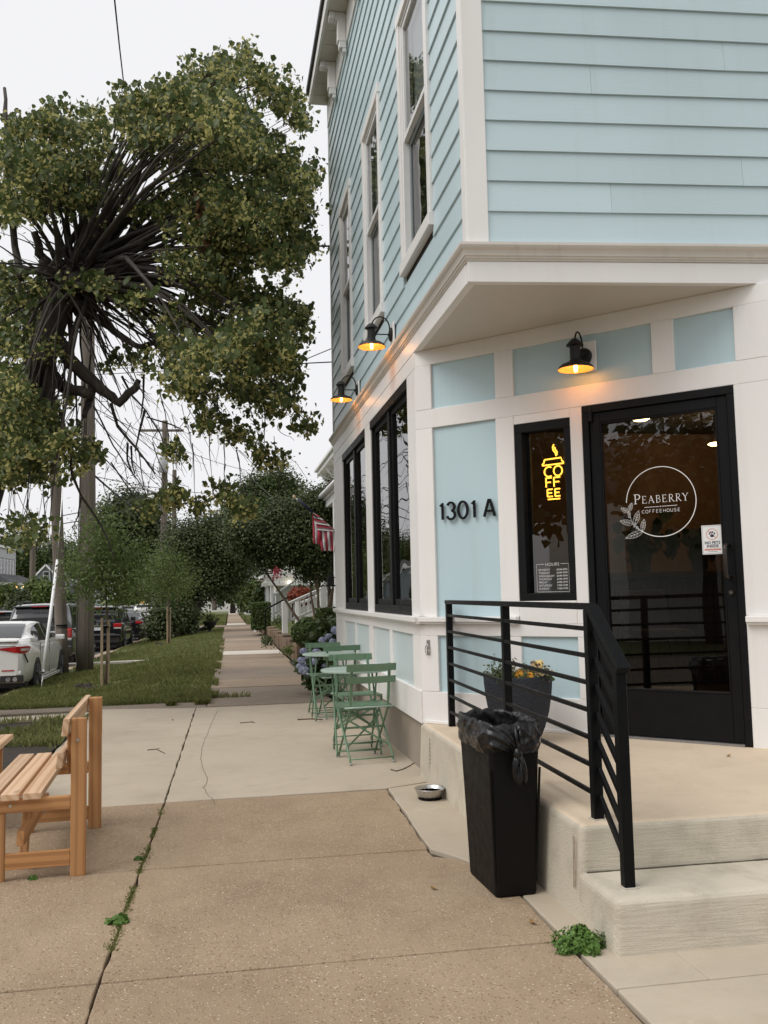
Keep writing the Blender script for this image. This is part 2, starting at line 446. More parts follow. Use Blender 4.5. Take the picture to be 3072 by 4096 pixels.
slab([(crx[5.0]+.006, 5.005), (1.085, 5.005), (1.135, 6.545), (crx[6.55]+.006, 6.545)], m_agg, jit=[.0015, .014, .003, .010], tz=.002)
# pale strip along the steps and the cafe
slab([(1.345, 3.14), (1.70, 3.14), (1.70, 4.6), (1.345, 4.405)], m_new, jit=[0, 0, 0, .006], tz=.002)
slab([(1.345, 4.415), (1.70, 4.6), (1.70, 6.78), (1.15, 6.575), (1.10, 5.0), (1.215, 4.79)], m_new, jit=[.004, 0, .004, .008, .010, .008], tz=.004)
slab([(1.345, 1.2), (9, 1.2), (9, 3.13), (1.345, 3.13)], m_new, jit=[0, 0, .002, .005], tz=.003)
slab([(1.70, 3.14), (9, 3.14), (9, 3.8), (1.70, 3.8)], m_new, tz=.001)
# big pale slabs (old driveway) with the joint between them
slab([(crx[6.55]+.005, 6.56), (1.14, 6.585), (1.60, 6.79), (1.60, 11.90), (.9, 11.92), (crx[11.95]+.006, 11.90)], m_new, jit=[.004, .003, 0, .005, .003, .008], tz=.004)
slab([(-1.50, 6.50), (crx[6.55]-.005, 6.545), (crx[11.95]-.006, 11.90), (-1.62, 12.2)], m_new, jit=[.003, .008, .005, .008], tz=.004)
slab([(-2.95, 11.35), (-1.66, 11.55), (-1.66, 11.95), (-2.95, 11.75)], m_new, jit=[.004]*4, tz=.002)
HC = [(870, 2842), (852, 2880), (832, 2930), (808, 2985), (802, 3030), (812, 3075), (829, 3112), (826, 3135), (812, 3150), (838, 3185), (858, 3205), (860, 3222)]
hcp = [onz(a, b, .0048) for a, b in HC]; mbh = MB(); sm_ = []
for p_, q_ in zip(hcp[:-1], hcp[1:]):
    for k in range(6): sm_.append(p_.lerp(q_, k/6)+Vector((random.uniform(-.006, .006), random.uniform(-.01, .01), 0)))
for p_, q_ in zip(sm_[:-1], sm_[1:]): mbh.beam(p_, q_, .0045, .001)
mbh.build('hairline_crack', plain('crack_line', (.17,.135,.10), .95), bed)
# dark old asphalt strip across the verge
slab([(-4.0, 12.0), (-1.64, 12.24), (crx[11.95]-.03, 11.95), (-.24, 11.93), (-.24, 12.62), (-4.0, 12.9)], m_grey, jit=[.01, .005, 0, .01, .02, 0], tz=-.004)
# little grass pit beside the pale slab
pit = sheet('grass_pit', [-4.0, -3, -2.2, -1.58], [6.62, 8, 9.5, 11.3], lambda x, y: .008+.03*mnoise.noise(Vector((x*2, y*2, 3))), m_mulch, kind='structure')
# sidewalk slabs going up the street
ys = [11.98, 13.15, 14.55, 16.0, 17.5, 19.0, 20.5, 22.1, 23.7, 25.6, 27.2, 28.9, 30.6, 32.3, 34.2, 36.2, 38.4, 40.8, 43.4, 46.2, 49.0, 51.3]
mts = [m_grey, m_grey, m_old, m_grey, m_grey, m_old, m_old, m_old, m_white_slab, m_old, m_old, m_old, m_grey, m_old, m_grey, m_grey, m_grey, m_old, m_old, m_old, m_old]
for i, (a, b) in enumerate(zip(ys[:-1], ys[1:])):
    e = .004+.003*random.random()
    slab([(WL(a), a+e), (WRt(a), a+e), (WRt(b), b-e), (WL(b), b-e)], mts[i], bed2, jit=[.003, .02, .003, .03], tz=random.uniform(-.006, .008), slope=True)
ys = [55.7, 60, 66, 74, 84, 96, 110, 130, 160]
far_walk = sheet('far_sidewalk', [lambda y: WL(y)+.1, lambda y: WRt(y)-.35], [55.5, 80, 120, 160], lambda x, y: base(y)-.015, m_dirt, kind='structure')
for i, (a, b) in enumerate(zip(ys[:-1], ys[1:])):
    slab([(WL(a)+.1, a+.02), (WRt(a)-.35, a+.02), (WRt(b)-.35, b-.02), (WL(b)+.1, b-.02)], m_white_slab if i in (0, 6) else m_old, far_walk, slope=True)
# white service walk crossing the verge beside the white slab
slab([(-3.9, 23.9), (-.25, 24.55), (-.25, 24.85), (-3.9, 24.2)], m_white_slab, verge, jit=[.02]*4, tz=-.10, slope=True)

# ------------------------------------------------------------------ grass
def grass(name, pts, hmin, hmax, label, mt=m_grass, wid=.006, kind='stuff'):
    rng = np.random.default_rng(len(pts))
    P = np.array(pts); n = len(P)
    h = rng.uniform(hmin, hmax, n); a = rng.uniform(0, 2*np.pi, n); ln = rng.uniform(.1, .9, n)*h; aa = rng.uniform(0, 2*np.pi, n)
    wv = np.stack([np.cos(a), np.sin(a), np.zeros(n)], 1)*(wid*rng.uniform(.6, 1.4, n)[:, None])
    tip = P+np.stack([np.cos(aa)*ln, np.sin(aa)*ln, h], 1)
    mid = P+np.stack([np.cos(aa)*ln*.3, np.sin(aa)*ln*.3, h*.6], 1)
    V = np.stack([P-wv, P+wv, mid+wv*.8, tip, mid-wv*.8], 1).reshape(-1, 3)
    me = bpy.data.meshes.new(name)
    F = (np.arange(n)[:, None]*5+np.arange(5)[None, :])
    me.vertices.add(len(V)); me.vertices.foreach_set('co', V.ravel())
    me.loops.add(F.size); me.loops.foreach_set('vertex_index', F.ravel().astype(np.int32))
    me.polygons.add(n); me.polygons.foreach_set('loop_start', (np.arange(n)*5).astype(np.int32))
    me.update(calc_edges=True); me.materials.append(mt)
    o = bpy.data.objects.new(name, me); COL.objects.link(o)
    if kind: tag(o, label, 'grass', kind=kind)
    return o
rng = np.random.default_rng(3)
pts = []
def scatter(n, x0, x1, y0, y1, zf, keep=lambda x, y: True):
    c = 0
    X = rng.uniform(0, 1, n*2); Y = rng.uniform(0, 1, n*2)
    for u, t in zip(X, Y):
        if c >= n: break
        y = y0+(y1-y0)*t**1.5
        a = x0(y) if callable(x0) else x0; b = x1(y) if callable(x1) else x1
        x = a+(b-a)*u
        if not keep(x, y): continue
        pts.append((x, y, zf(x, y))); c += 1
SAPS = []
def keepv(x, y):
    for sx, sy in SAPS:
        if (x-sx)**2+((y-sy)*.8)**2 < .55**2: return random.random() < .12
    q = mnoise.noise(Vector((x*.7, y*.5, 7)))
    if 23.9+.18*(x+3.9) < y < 24.25+.18*(x+3.9): return random.random() < .15
    return q > -.35 or random.random() < .35
sap1 = gpt(420, 2740); sap2 = gpt(675, 2572); sap3 = gpt(712, 2548)
SAPS += [(s.x, s.y) for s in (sap1, sap2, sap3)]
zv = lambda x, y: gz(x, y)-.02+.03*mnoise.noise(Vector((x*.9, y*.9, 0)))
scatter(52000, lambda y: kx(y), lambda y: WL(y)+.05*mnoise.noise(Vector((y*2.3, 0, 0))), 12.62, 22, zv, keepv)
scatter(30000, lambda y: kx(y), WL, 22, 50, zv, keepv)
grass('lawn_grass', pts, .03, .10, 'green lawn grass of the verge between sidewalk and kerb')
pts = []
scatter(1800, WL, lambda y: WL(y)+.1, 13, 34, lambda x, y: base(y)-.01, lambda x, y: mnoise.noise(Vector((x*3, y*1.3, 2))) > .05)
scatter(2600, lambda y: -.75, lambda y: -.2, 12.3, 13.2, lambda x, y: -.01, lambda x, y: mnoise.noise(Vector((x*3, y*2, 5))) > -.1)
scatter(170, -.2, .35, 12.98, 13.16, lambda x, y: base(y)-.01)
grass('edge_grass', pts, .03, .11, 'grass creeping over the edge of the sidewalk')
pts = []
scatter(5200, -3.9, -1.56, 9.3, 11.35, lambda x, y: .01, lambda x, y: mnoise.noise(Vector((x*1.1, y*1.1, 5))) > -.25)
scatter(900, -3.9, -1.56, 6.7, 9.4, lambda x, y: .01, lambda x, y: mnoise.noise(Vector((x*1.4, y*1.4, 9))) > .1)
grass('pit_grass', pts, .03, .10, 'patchy grass in the bare bed left of the pale slab')
pts = []
scatter(9000, lambda y: 1.62+drift(y), 4.5, 19.9, 44, lambda x, y: base(y)+.26+.35*sstep((x-1.8)/3.0))
grass('garden_grass', pts, .03, .09, 'bright grass of the front garden behind the block wall')
pts = []
scatter(7000, -3.3, WL, 56, 110, lambda x, y: base(y)-.03); scatter(6000, lambda y: WRt(y)-.3, 6, 56, 110, lambda x, y: base(y)-.03)
grass('far_grass', pts, .05, .12, 'grass beyond the alley on both sides of the walk', wid=.02)
# moss and weeds in the long joint
pts = []
def crx_at(y):
    for (xa, ya), (xb, yb) in zip(CR[:-1], CR[1:]):
        if ya <= y <= yb: return xa+(xb-xa)*(y-ya)/(yb-ya)
    return -.4
for i in range(2600):
    y = random.uniform(3.9, 6.4); q = mnoise.noise(Vector((0, y*2.4, 4)))
    if q > -.12: pts.append((crx_at(y)+random.gauss(0, .010+.016*max(0, q)), y, -.012))
grass('joint_moss', pts, .008, .026, 'green moss growing in the long joint between the slabs', wid=.0035)
# ------------------------------------------------------------------ the cafe building
XF = 1.50; YC = 6.957; YF = 5.30; YB = 12.40
FL = Frame((XF, 0, 0), (0, 1, 0), (-1, 0, 0))                 # street side wall: s = y
FC = Frame((XF, YC, 0), (1, -1, 0), (-1, -1, 0))              # chamfered entrance wall
_fd = Vector((1.90, -.18, 0)).normalized()
FF = Frame((XF, YF, 0), _fd, (_fd.y, -_fd.x, 0))              # front wall of the upper floor
CL = 2.76                                                     # length of the chamfered wall
cafe = thing('cafe_building', (XF, YC, 0), 'pale blue clapboard corner cafe with white trim and a cut-off entrance corner', 'building')
def part(fr, name, mt, *boxes, parent=cafe, bevel=.0025, **kw):
    mb = MB()
    for b in boxes: fr.box(mb, *b)
    return mb.build(name, mt, parent, bevel=bevel, **kw)
# foundation and hidden shell
mb = MB().box2(XF+.025, XF+.3, YC+.02, YB, -.3, .40); mb.build('foundation', m_found, cafe)
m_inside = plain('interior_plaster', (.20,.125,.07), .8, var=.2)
m_insidedark = plain('interior_dark', (.035,.026,.02), .8)
mb = MB().box2(XF+.2, 8.4, YB-.14, YB-.01, 0, 8.5); mb.build('rear_wall', m_siding, cafe)
mb = MB().box2(8.4, 8.5, 4.9, YB, 0, 8.5); mb.build('far_side_wall', m_siding, cafe)
mb = MB(); FF.box(mb, 2.05, 7.0, -.12, -.03, 0, 3.30); mb.build('front_lower_wall', m_white, cafe)
mb = MB().prism([(XF+.06, YC+.05), (3.42, 5.25), (8.4, 4.95), (8.4, YB-.15), (XF+.06, YB-.15)], .34, .395); mb.build('cafe_floor', plain('cafe_floor_wood', (.10,.06,.035), .5), cafe)
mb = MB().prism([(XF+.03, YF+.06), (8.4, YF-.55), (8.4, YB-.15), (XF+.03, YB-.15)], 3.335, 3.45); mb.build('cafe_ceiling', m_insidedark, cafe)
mb = MB().prism([(XF+.09, YF+.2), (8.4, YF-.45), (8.4, YB-.15), (XF+.09, YB-.15)], 8.42, 8.5); mb.build('attic_ceiling', m_soffit, cafe)
mb = MB().box2(3.3, 8.35, 10.6, 10.7, .4, 3.33); mb.build('interior_wall', m_inside, cafe)
mb = MB().box2(XF+.17, 3.3, 11.9, 12.0, .4, 3.33); mb.build('interior_wall', m_inside, cafe)
mb = MB().box2(8.2, 8.3, 5.1, 10.6, .4, 3.33); mb.build('interior_wall', m_inside, cafe)

# --- street side, ground floor
LW = [(7.28, 9.21), (9.575, 11.47)]                            # the two window bays
part(FL, 'skirt_board', m_white, (YC, YB, -.045, .012, .392, .640))
LP = [(7.27, 8.20), (8.33, 9.30), (9.55, 10.49), (10.60, 11.49)]
for a, b in LP: part(FL, 'lower_panel', m_panel2, (a-.01, b+.01, -.045, -.022, .630, 1.070), bevel=0)
st = [YC]+[q for p in LP for q in p]+[YB]
for a, b in zip(st[0::2], st[1::2]): part(FL, 'stile', m_white, (a, b, -.046, 0, .6405, 1.0605))
part(FL, 'rail', m_white, (YC, YB, -.046, .001, 1.061, 1.153))
mb = MB()
for d, z0, z1 in ((.062, 1.168, 1.208), (.045, 1.1535, 1.168)): FL.box(mb, YC-.04, YB-.15, -.06, d, z0, z1)
mb.build('window_ledge', m_white, cafe, bevel=.004, seg=2)
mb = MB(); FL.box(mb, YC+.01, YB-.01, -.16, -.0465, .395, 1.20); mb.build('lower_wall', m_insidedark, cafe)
for a, b in ((YC, LW[0][0]), (LW[0][1], LW[1][0]), (LW[1][1], YB)):
    part(FL, 'post', m_white, (a, b, -.13, 0, 1.2085, 3.172))
part(FL, 'head_board', m_white, (YC-.005, YB, -.14, .001, 3.1725, 3.302))
m_steel = plain('brushed_steel', (.55,.54,.52), .28, metal=1.0, var=.15, scale=30)
def shop_window(a, b):
    f = MB(); z0, z1 = 1.212, 3.170
    for bx in ((a, b, -.125, -.012, z0, z0+.075), (a, b, -.125, .004, z1-.085, z1), (a, a+.055, -.125, -.012, z0+.075, z1-.085), (b-.055, b, -.125, -.012, z0+.075, z1-.085)): FL.box(f, *bx)
    o = f.build('shop_window', m_blackframe, cafe, bevel=.003)
    m = (a+b)/2
    q = MB(); FL.box(q, m-.05, m+.05, -.125, -.012, z0+.0755, z1-.0855); q.build('mullion', m_blackframe, o, bevel=.003)
    for s0, s1 in ((a+.056, m-.051), (m+.051, b-.056)):
        q = MB()
        for bx in ((s0, s0+.035, -.09, -.034, z0+.076, z1-.086), (s1-.035, s1, -.09, -.034, z0+.076, z1-.086), (s0+.035, s1-.035, -.09, -.034, z0+.076, z0+.13), (s0+.035, s1-.035, -.09, -.034, z1-.14, z1-.086)): FL.box(q, *bx)
        q.build('sash', m_blackframe, o, bevel=.003)
        FL.pane(s0+.03, s1-.03, -.050, z0+.12, z1-.13, .0010, .30, s0).build('pane', m_glass, o, smooth=True)
for a, b in LW: shop_window(a, b)

# --- cornice round both sides
prof = [(0.0, 3.435), (.010, 3.436), (.012, 3.446), (.020, 3.449), (.022, 3.459), (.030, 3.463), (.033, 3.475), (.040, 3.492), (.054, 3.506), (.062, 3.520), (.062, 3.537), (-.03, 3.547), (-.03, 3.435)]
def sweep(name, prof, mt, s_far=7.0):
    mb = MB(); n = len(prof)
    mi = (FL.n+FF.n); mi = mi/mi.dot(FL.n)
    C = Vector((XF, YF, 0))
    for d, z in prof:
        mb.v += [tuple(Vector((XF, YB+.02, 0))+FL.n*d+Vector((0,0,z))), tuple(C+mi*d+Vector((0,0,z))), tuple(FF.pt(s_far, d, z+.006))]
    for i in range(n):
        j = (i+1) % n
        for k in (0, 1): mb.f.append((i*3+k, i*3+k+1, j*3+k+1, j*3+k))
    mb.f.append(tuple(i*3 for i in range(n))[::-1]); mb.f.append(tuple(i*3+2 for i in range(n)))
    return mb.build(name, mt, cafe)
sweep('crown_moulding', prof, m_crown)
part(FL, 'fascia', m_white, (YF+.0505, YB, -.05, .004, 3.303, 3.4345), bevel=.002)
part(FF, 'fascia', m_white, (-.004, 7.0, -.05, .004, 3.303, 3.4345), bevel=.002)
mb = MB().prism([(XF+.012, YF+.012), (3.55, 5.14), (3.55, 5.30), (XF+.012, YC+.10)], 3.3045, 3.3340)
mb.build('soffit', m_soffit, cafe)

# --- chamfered entrance wall
for a, b, z0, z1 in ((.155, .705, .641, 1.065), (.857, 1.294, .641, 1.065), (.151, .707, 1.207, 2.677), (.152, .712, 2.826, 3.181), (.862, 1.905, 2.826, 3.181), (2.055, 2.442, 2.826, 3.181)):
    part(FC, 'panel', m_panel, (a-.01, b+.01, -.05, -.022, z0-.01, z1+.01), bevel=0)
tr = [  # s0,s1,z0,z1 white boards
 (0.0, 1.389, .392, .640), (2.4185, 2.9, .392, .640),
 (0.0, .155, .641, 1.0645), (.705, .857, .641, 1.0645), (1.294, 1.388, .641, 1.0645),
 (0.0, 1.388, 1.065, 1.153), (2.4185, 2.9, .641, 1.153),
 (0.0, .1505, 1.207, 2.676), (.707, .855, 1.207, 2.676), (1.297, 1.388, 1.155, 2.676), (2.4185, 2.9, 1.207, 2.676),
 (.8555, 1.2965, 1.155, 1.318), (.8555, 1.2965, 2.6125, 2.676),
 (0.0, 2.9, 2.6765, 2.8255), (0.0, .1515, 2.826, 3.181), (.712, .8615, 2.826, 3.181), (1.905, 2.0545, 2.826, 3.181), (2.442, 2.9, 2.826, 3.181),
 (0.0, 2.9, 3.1815, 3.304)]
for i, (a, b, z0, z1) in enumerate(tr):
    part(FC, 'trim_board', m_white, (a, b, -.05, .001*(i % 3), z0, z1), bevel=.003)
for a, b in ((-.02, .85), (2.425, 2.9)):
    mb = MB()
    for d, z0, z1 in ((.050, 1.170, 1.208), (.034, 1.1535, 1.170)): FC.box(mb, a, b, -.02, d, z0, z1)
    mb.build('window_ledge', m_white, cafe, bevel=.004, seg=2)
part(FC, 'base_strip', m_white, (.03, 1.387, .003, .022, .40, .425), bevel=.003)
mb = MB()
for bx in ((.01, 1.388, -.12, -.0505, .395, 1.20), (.01, .85, -.12, -.0505, 1.20, 2.68), (1.30, 1.388, -.12, -.0505, 1.2, 2.68), (.01, 2.9, -.12, -.0505, 2.68, 3.29), (2.42, 2.9, -.12, -.0505, .395, 2.68)): FC.box(mb, *bx)
mb.build('entrance_wall_core', m_insidedark, cafe)
# narrow side window
f = MB()
for bx in ((.857, 1.295, -.10, -.004, 1.320, 1.372), (.857, 1.295, -.10, -.004, 2.545, 2.611), (.857, .915, -.10, -.004, 1.372, 2.545), (1.245, 1.295, -.10, -.004, 1.372, 2.545)): FC.box(f, *bx)
sidew = f.build('side_window', m_blackframe, cafe, bevel=.003)
FC.pane(.91, 1.25, -.068, 1.368, 2.55, .0002, .3).build('pane', m_doorglass, sidew, smooth=True)
q = MB(); FC.box(q, .916, .944, -.098, -.072, 1.374, 2.543); q.build('sash', m_blackframe, sidew)
q = MB(); FC.box(q, .9445, .950, -.09, -.073, 1.374, 2.543); q.build('glazing_bead', plain('aluminium_bead', (.42,.35,.26), .35, metal=.8), sidew)
# door
door = thing('cafe_door_dummy', (0, 0, 0), '', '') if False else None
f = MB()
for bx in ((1.390, 2.417, -.12, .006, 2.622, 2.675), (1.390, 1.437, -.12, .006, .405, 2.622), (2.374, 2.417, -.12, .006, .405, 2.622)): FC.box(f, *bx)
dframe = f.build('door_frame', m_black, cafe, bevel=.003)
q = MB(); FC.box(q, 1.438, 2.373, -.10, .02, .400, .416); q.build('threshold', plain('threshold_aluminium', (.34,.34,.35), .4, metal=.9), dframe)
f = MB(); D0, D1 = -.060, -.012
for bx in ((1.440, 1.511, D0, D1, .420, 2.619), (2.304, 2.371, D0, D1, .420, 2.619), (1.511, 2.304, D0, D1, 2.548, 2.619), (1.511, 2.304, D0, D1, .420, .714)): FC.box(f, *bx)
door = f.build('door', m_black, cafe, bevel=.003)
FC.pane(1.508, 2.307, -.038, .71, 2.552, .0003, .5).build('door_glass', m_doorglass, door, smooth=True)
q = MB()
for bx in ((1.5115, 1.523, -.036, -.014, .7145, 2.5475), (2.292, 2.3035, -.036, -.014, .7145, 2.5475), (1.523, 2.292, -.036, -.014, 2.536, 2.5475), (1.523, 2.292, -.036, -.010, .7145, .728)): FC.box(q, *bx)
q.build('glazing_bead', m_black, door, bevel=.002)
m_bronze = plain('dark_bronze', (.045,.036,.030), .35, metal=.6, var=.2)
hp = [FC.pt(2.335, -.012, 1.655), FC.pt(2.335, .045, 1.655), FC.pt(2.333, .068, 1.647), FC.pt(2.331, .075, 1.625), FC.pt(2.331, .075, 1.48), FC.pt(2.333, .068, 1.458), FC.pt(2.335, .045, 1.450), FC.pt(2.335, -.012, 1.450)]
MB().tube(hp, .0125, 10).build('handle', m_bronze, door, smooth=True)
q = MB(); FC.box(q, 1.512, 2.303, -.105, -.06, 1.432, 1.462); q.build('push_bar', m_black, door, bevel=.004)
lk = FC.pt(2.336, -.012, 1.355)
q = MB(); q.tube([lk, lk+FC.n*.012], [.021, .018], 16); q.build('lock_collar', m_bronze, door, smooth=False)
q = MB(); q.tube([lk+FC.n*.0125, lk+FC.n*.018], [.0085, .007], 12); q.build('lock_cylinder', m_steel, door)
q = MB(); p = FC.pt(1.452, .004, 2.56); q.tube([p, p+Vector((0,0,.075))], .014, 10); q.tube([p+Vector((0,0,.0755)), p+Vector((0,0,.095))], [.016, .010], 10); q.build('hinge_pivot', m_black, door)

# --- upper floor siding
rnd = random.Random(4)
EXPO = .1985; Z0 = 3.563
WU = [(6.215, 7.315), (8.275, 9.335), (10.335, 11.315)]         # outer edges of the window casings
WZ0, WZ1 = 4.045, 6.325
def board(fr, s0, s1, z, zb=None, h=EXPO, d0=.0, top=None):
    """lap siding board: thick lower lip, top edge tucked under the board above"""
    mb = MB(); zb = z if zb is None else zb; t = h+.012
    lip = .019; a = [(d0-.012, 0), (d0+lip, 0), (d0+.004, t), (d0-.012, t)]
    P = []
    for s_, zz in ((s0, z), (s1, zb)):
        P += [fr.pt(s_, d, zz+k) for d, k in a]
    fs = [(0,1,2,3)[::-1], (4,5,6,7), (0,4,5,1)[::-1], (1,5,6,2)[::-1], (2,6,7,3)[::-1], (3,7,4,0)[::-1]]
    if fr.u.cross(fr.n).z < 0: fs = [f[::-1] for f in fs]
    mb.add(P, fs)
    return mb.build('siding_board', m_siding, cafe)
part(FL, 'starter_strip', m_siding, (YF+.095, YB-.03, -.04, -.004, 3.54, 3.60), bevel=0)
part(FF, 'starter_strip', m_siding, (.137, 7.0, -.04, -.004, 3.54, 3.60), bevel=0)
ncourse = 23
for k in range(ncourse):
    z = Z0+k*EXPO
    spans = [(YF+.092, YB-.02)]
    if z+EXPO > WZ0+.02 and z < WZ1-.05:
        e = [YF+.092]+[q for p in WU for q in p]+[YB-.02]; spans = list(zip(e[0::2], e[1::2]))
    for a, b in spans:
        cuts = [a]
        if b-a > 3.7: cuts.append(a+rnd.uniform(1.6, 3.4)); 
        if b-a > 6: cuts.append(cuts[-1]+rnd.uniform(1.5, 2.5))
        cuts.append(b)
        for c0, c1 in zip(cuts[:-1], cuts[1:]): board(FL, c0, c1-.0015, z+rnd.uniform(-.001, .001), d0=-.02)
def ftilt(z, s): return z-(z-3.56)*.0172*max(0, min(s, 2.4)-.135)
joints = {6: 1.72, 5: .83, 2: 1.80, 1: .93, 4: 3.3, 3: 3.0}
for k in range(ncourse):
    z = Z0+k*EXPO
    c = [.137]+([joints[k]] if k in joints else [rnd.uniform(2.3, 3.6)])+[rnd.uniform(4.2, 5.2), 7.0]
    for c0, c1 in zip(c[:-1], c[1:]): board(FF, c0, c1-.0015, ftilt(z, c0), ftilt(z, c1), d0=-.02)
mb = MB(); FL.box(mb, YF+.09, YB-.02, -.07, -.034, 3.45, WZ0+.02); FL.box(mb, YF+.09, YB-.02, -.07, -.034, WZ1-.05, 8.42)
e = [YF+.09]+[q for p in WU for q in p]+[YB-.02]
for a, b in zip(e[0::2], e[1::2]): FL.box(mb, a, b, -.07, -.034, WZ0+.02, WZ1-.05)
FF.box(mb, .09, 7, -.07, -.034, 3.45, 8.42)
mb.build('sheathing', m_insidedark, cafe)
mb = MB(); FL.box(mb, YF-.004, YF+.090, -.05, .006, 3.548, 8.40); mb.build('corner_board', m_white, cafe, bevel=.003)
mb = MB(); FF.box(mb, .0, .135, -.05, .006, 3.548, 8.40); mb.build('corner_board', m_white, cafe, bevel=.003)
mb = MB(); FL.box(mb, YB-.05, YB+.01, -.05, .006, 3.50, 8.40); mb.build('corner_board', m_white, cafe, bevel=.003)

# --- upper windows
m_blind = plain('white_roller_blind', (.82,.83,.84), .8, var=.04)
m_sash = plain('white_vinyl', (.74,.74,.73), .45, var=.05)
m_sashgrey = plain('grey_vinyl_track', (.20,.23,.23), .5, var=.1)
def sash_window(a, b):
    f = MB(); c = .085
    for bx in ((a, a+c, -.03, .016, WZ0+.10, WZ1-.10), (b-c, b, -.03, .016, WZ0+.10, WZ1-.10), (a-.01, b+.01, -.03, .020, WZ1-.0995, WZ1), (a-.012, b+.012, -.03, .030, WZ0, WZ0+.0995)): FL.box(f, *bx)
    o = f.build('upper_window', m_white, cafe, bevel=.003)
    i0, i1, z0, z1 = a+c, b-c, WZ0+.10, WZ1-.10; zm = 5.17
    q = MB()
    for bx in ((i0, i0+.03, -.10, -.002, z0, z1), (i1-.03, i1, -.10, -.002, z0, z1), (i0+.03, i1-.03, -.10, -.002, z1-.03, z1), (i0+.03, i1-.03, -.10, -.002, z0, z0+.03)): FL.box(q, *bx)
    q.build('jamb', m_sash, o, bevel=.002)
    q = MB(); j0, j1 = i0+.031, i1-.031
    for bx in ((j0, j0+.04, -.05, -.012, zm, z1-.031), (j1-.04, j1, -.05, -.012, zm, z1-.031), (j0+.04, j1-.04, -.05, -.012, z1-.075, z1-.031), (j0+.04, j1-.04, -.05, -.010, zm, zm+.045)): FL.box(q, *bx)
    q.build('upper_sash', m_sash, o, bevel=.002)
    FL.pane(j0+.035, j1-.035, -.032, zm+.04, z1-.07, .0005, .2, a).build('pane', m_upglass, o, smooth=True)
    q = MB()
    for bx in ((j0, j0+.04, -.095, -.055, z0+.031, zm-.001), (j1-.04, j1, -.095, -.055, z0+.031, zm-.001), (j0+.04, j1-.04, -.095, -.055, z0+.031, z0+.08), (j0+.04, j1-.04, -.095, -.055, zm-.045, zm-.001)): FL.box(q, *bx)
    q.build('lower_sash', m_sashgrey, o, bevel=.002)
    FL.pane(j0+.035, j1-.035, -.066, z0+.075, zm-.04, .0012, .16, a+3).build('pane', m_upglass, o, smooth=True)
    q = MB(); FL.box(q, j0, j1, -.112, -.108, zm+.02, z1-.031); q.build('blind', m_blind, o)
for a, b in WU: sash_window(a, b)
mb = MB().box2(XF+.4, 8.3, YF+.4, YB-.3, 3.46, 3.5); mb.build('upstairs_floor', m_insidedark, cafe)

# --- eaves
part(FL, 'frieze', m_white, (YF-.02, YB, -.06, .012, 8.03, 8.40), bevel=.003)
EX = ony(1200+.36166*97, .36166*1145, YB+.06); EAVE = XF-EX.x
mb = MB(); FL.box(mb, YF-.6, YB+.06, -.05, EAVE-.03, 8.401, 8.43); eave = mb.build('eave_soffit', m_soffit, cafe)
nb = 0
for k in range(24):
    y = YB-.05-.15-k*.30
    if y < YF-.5: break
    q = MB(); FL.box(q, y, y+.012, .03, EAVE-.06, 8.3955, 8.4005); q.build('vent_strip', m_crown, eave)
part(FL, 'eave_fascia', m_white, (YF-.6, YB+.08, EAVE-.0295, EAVE, 8.38, 8.62), bevel=.003)
part(FL, 'gutter_edge', plain('dark_roof_edge', (.05,.05,.05), .6), (YF-.6, YB+.08, EAVE+.0005, EAVE+.035, 8.55, 8.64), bevel=.004)
mb = MB().prism([(XF-EAVE, YF-.6), (8.5, YF-1.0), (8.5, YB+.07), (XF-EAVE, YB+.07)], 8.622, 8.72); mb.build('roof', plain('roof_membrane', (.08,.08,.08), .9), cafe)
for k in range(7):
    y = 11.40-1.03*k
    if y < YF: break
    mb = MB()
    FL.box(mb, y-.05, y+.05, .0125, .10, 7.95, 8.395)
    FL.box(mb, y-.049, y+.049, .10, EAVE-.12, 8.29, 8.394)
    p0 = FL.pt(y, .07, 8.03); p1 = FL.pt(y, EAVE-.20, 8.33)
    mb.beam(p0, p1, .096, .11)
    FL.box(mb, y-.045, y+.045, .0125, .06, 7.90, 7.9495)
    FL.box(mb, y-.06, y+.06, EAVE-.1195, EAVE-.05, 8.31, 8.396)
    mb.build('eave_bracket', m_white, cafe, bevel=.004)
# ------------------------------------------------------------------ entrance steps
steps = thing('entrance_steps', (1.47, 3.4, 0), 'rounded pale concrete entrance platform with one lower step', 'steps')
PZ = .400; SZ = .205
mb = MB()
bot = [(1.462, 3.752), (9, 3.66), (9, 4.9), (3.30, 5.20), (1.56, 6.90), (1.462, 6.985)]
top = [(1.485, 3.768), (9, 3.68), (9, 4.9), (3.30, 5.20), (1.56, 6.90), (1.485, 6.975)]
n = len(bot)
mb.add([(x, y, -.05) for x, y in bot]+[(x, y, PZ) for x, y in top], [tuple(range(n))[::-1], tuple(range(n, 2*n))]+[(i, (i+1) % n, n+(i+1) % n, n+i) for i in range(n)])
mb.build('platform', [m_plat, m_step], steps, bevel=.030, seg=4)
pl = bpy.data.objects['platform'].data
for p in pl.polygons: p.material_index = 0 if p.normal.z > .5 else 1
mb = MB()
bot = [(1.452, 3.390), (9, 3.30), (9, 3.70), (1.462, 3.80)]; top = [(1.472, 3.408), (9, 3.32), (9, 3.70), (1.472, 3.80)]
mb.add([(x, y, -.05) for x, y in bot]+[(x, y, SZ) for x, y in top], [(3,2,1,0), (4,5,6,7)]+[(i, (i+1) % 4, 4+(i+1) % 4, 4+i) for i in range(4)])
mb.build('lower_step', m_step, steps, bevel=.032, seg=4)


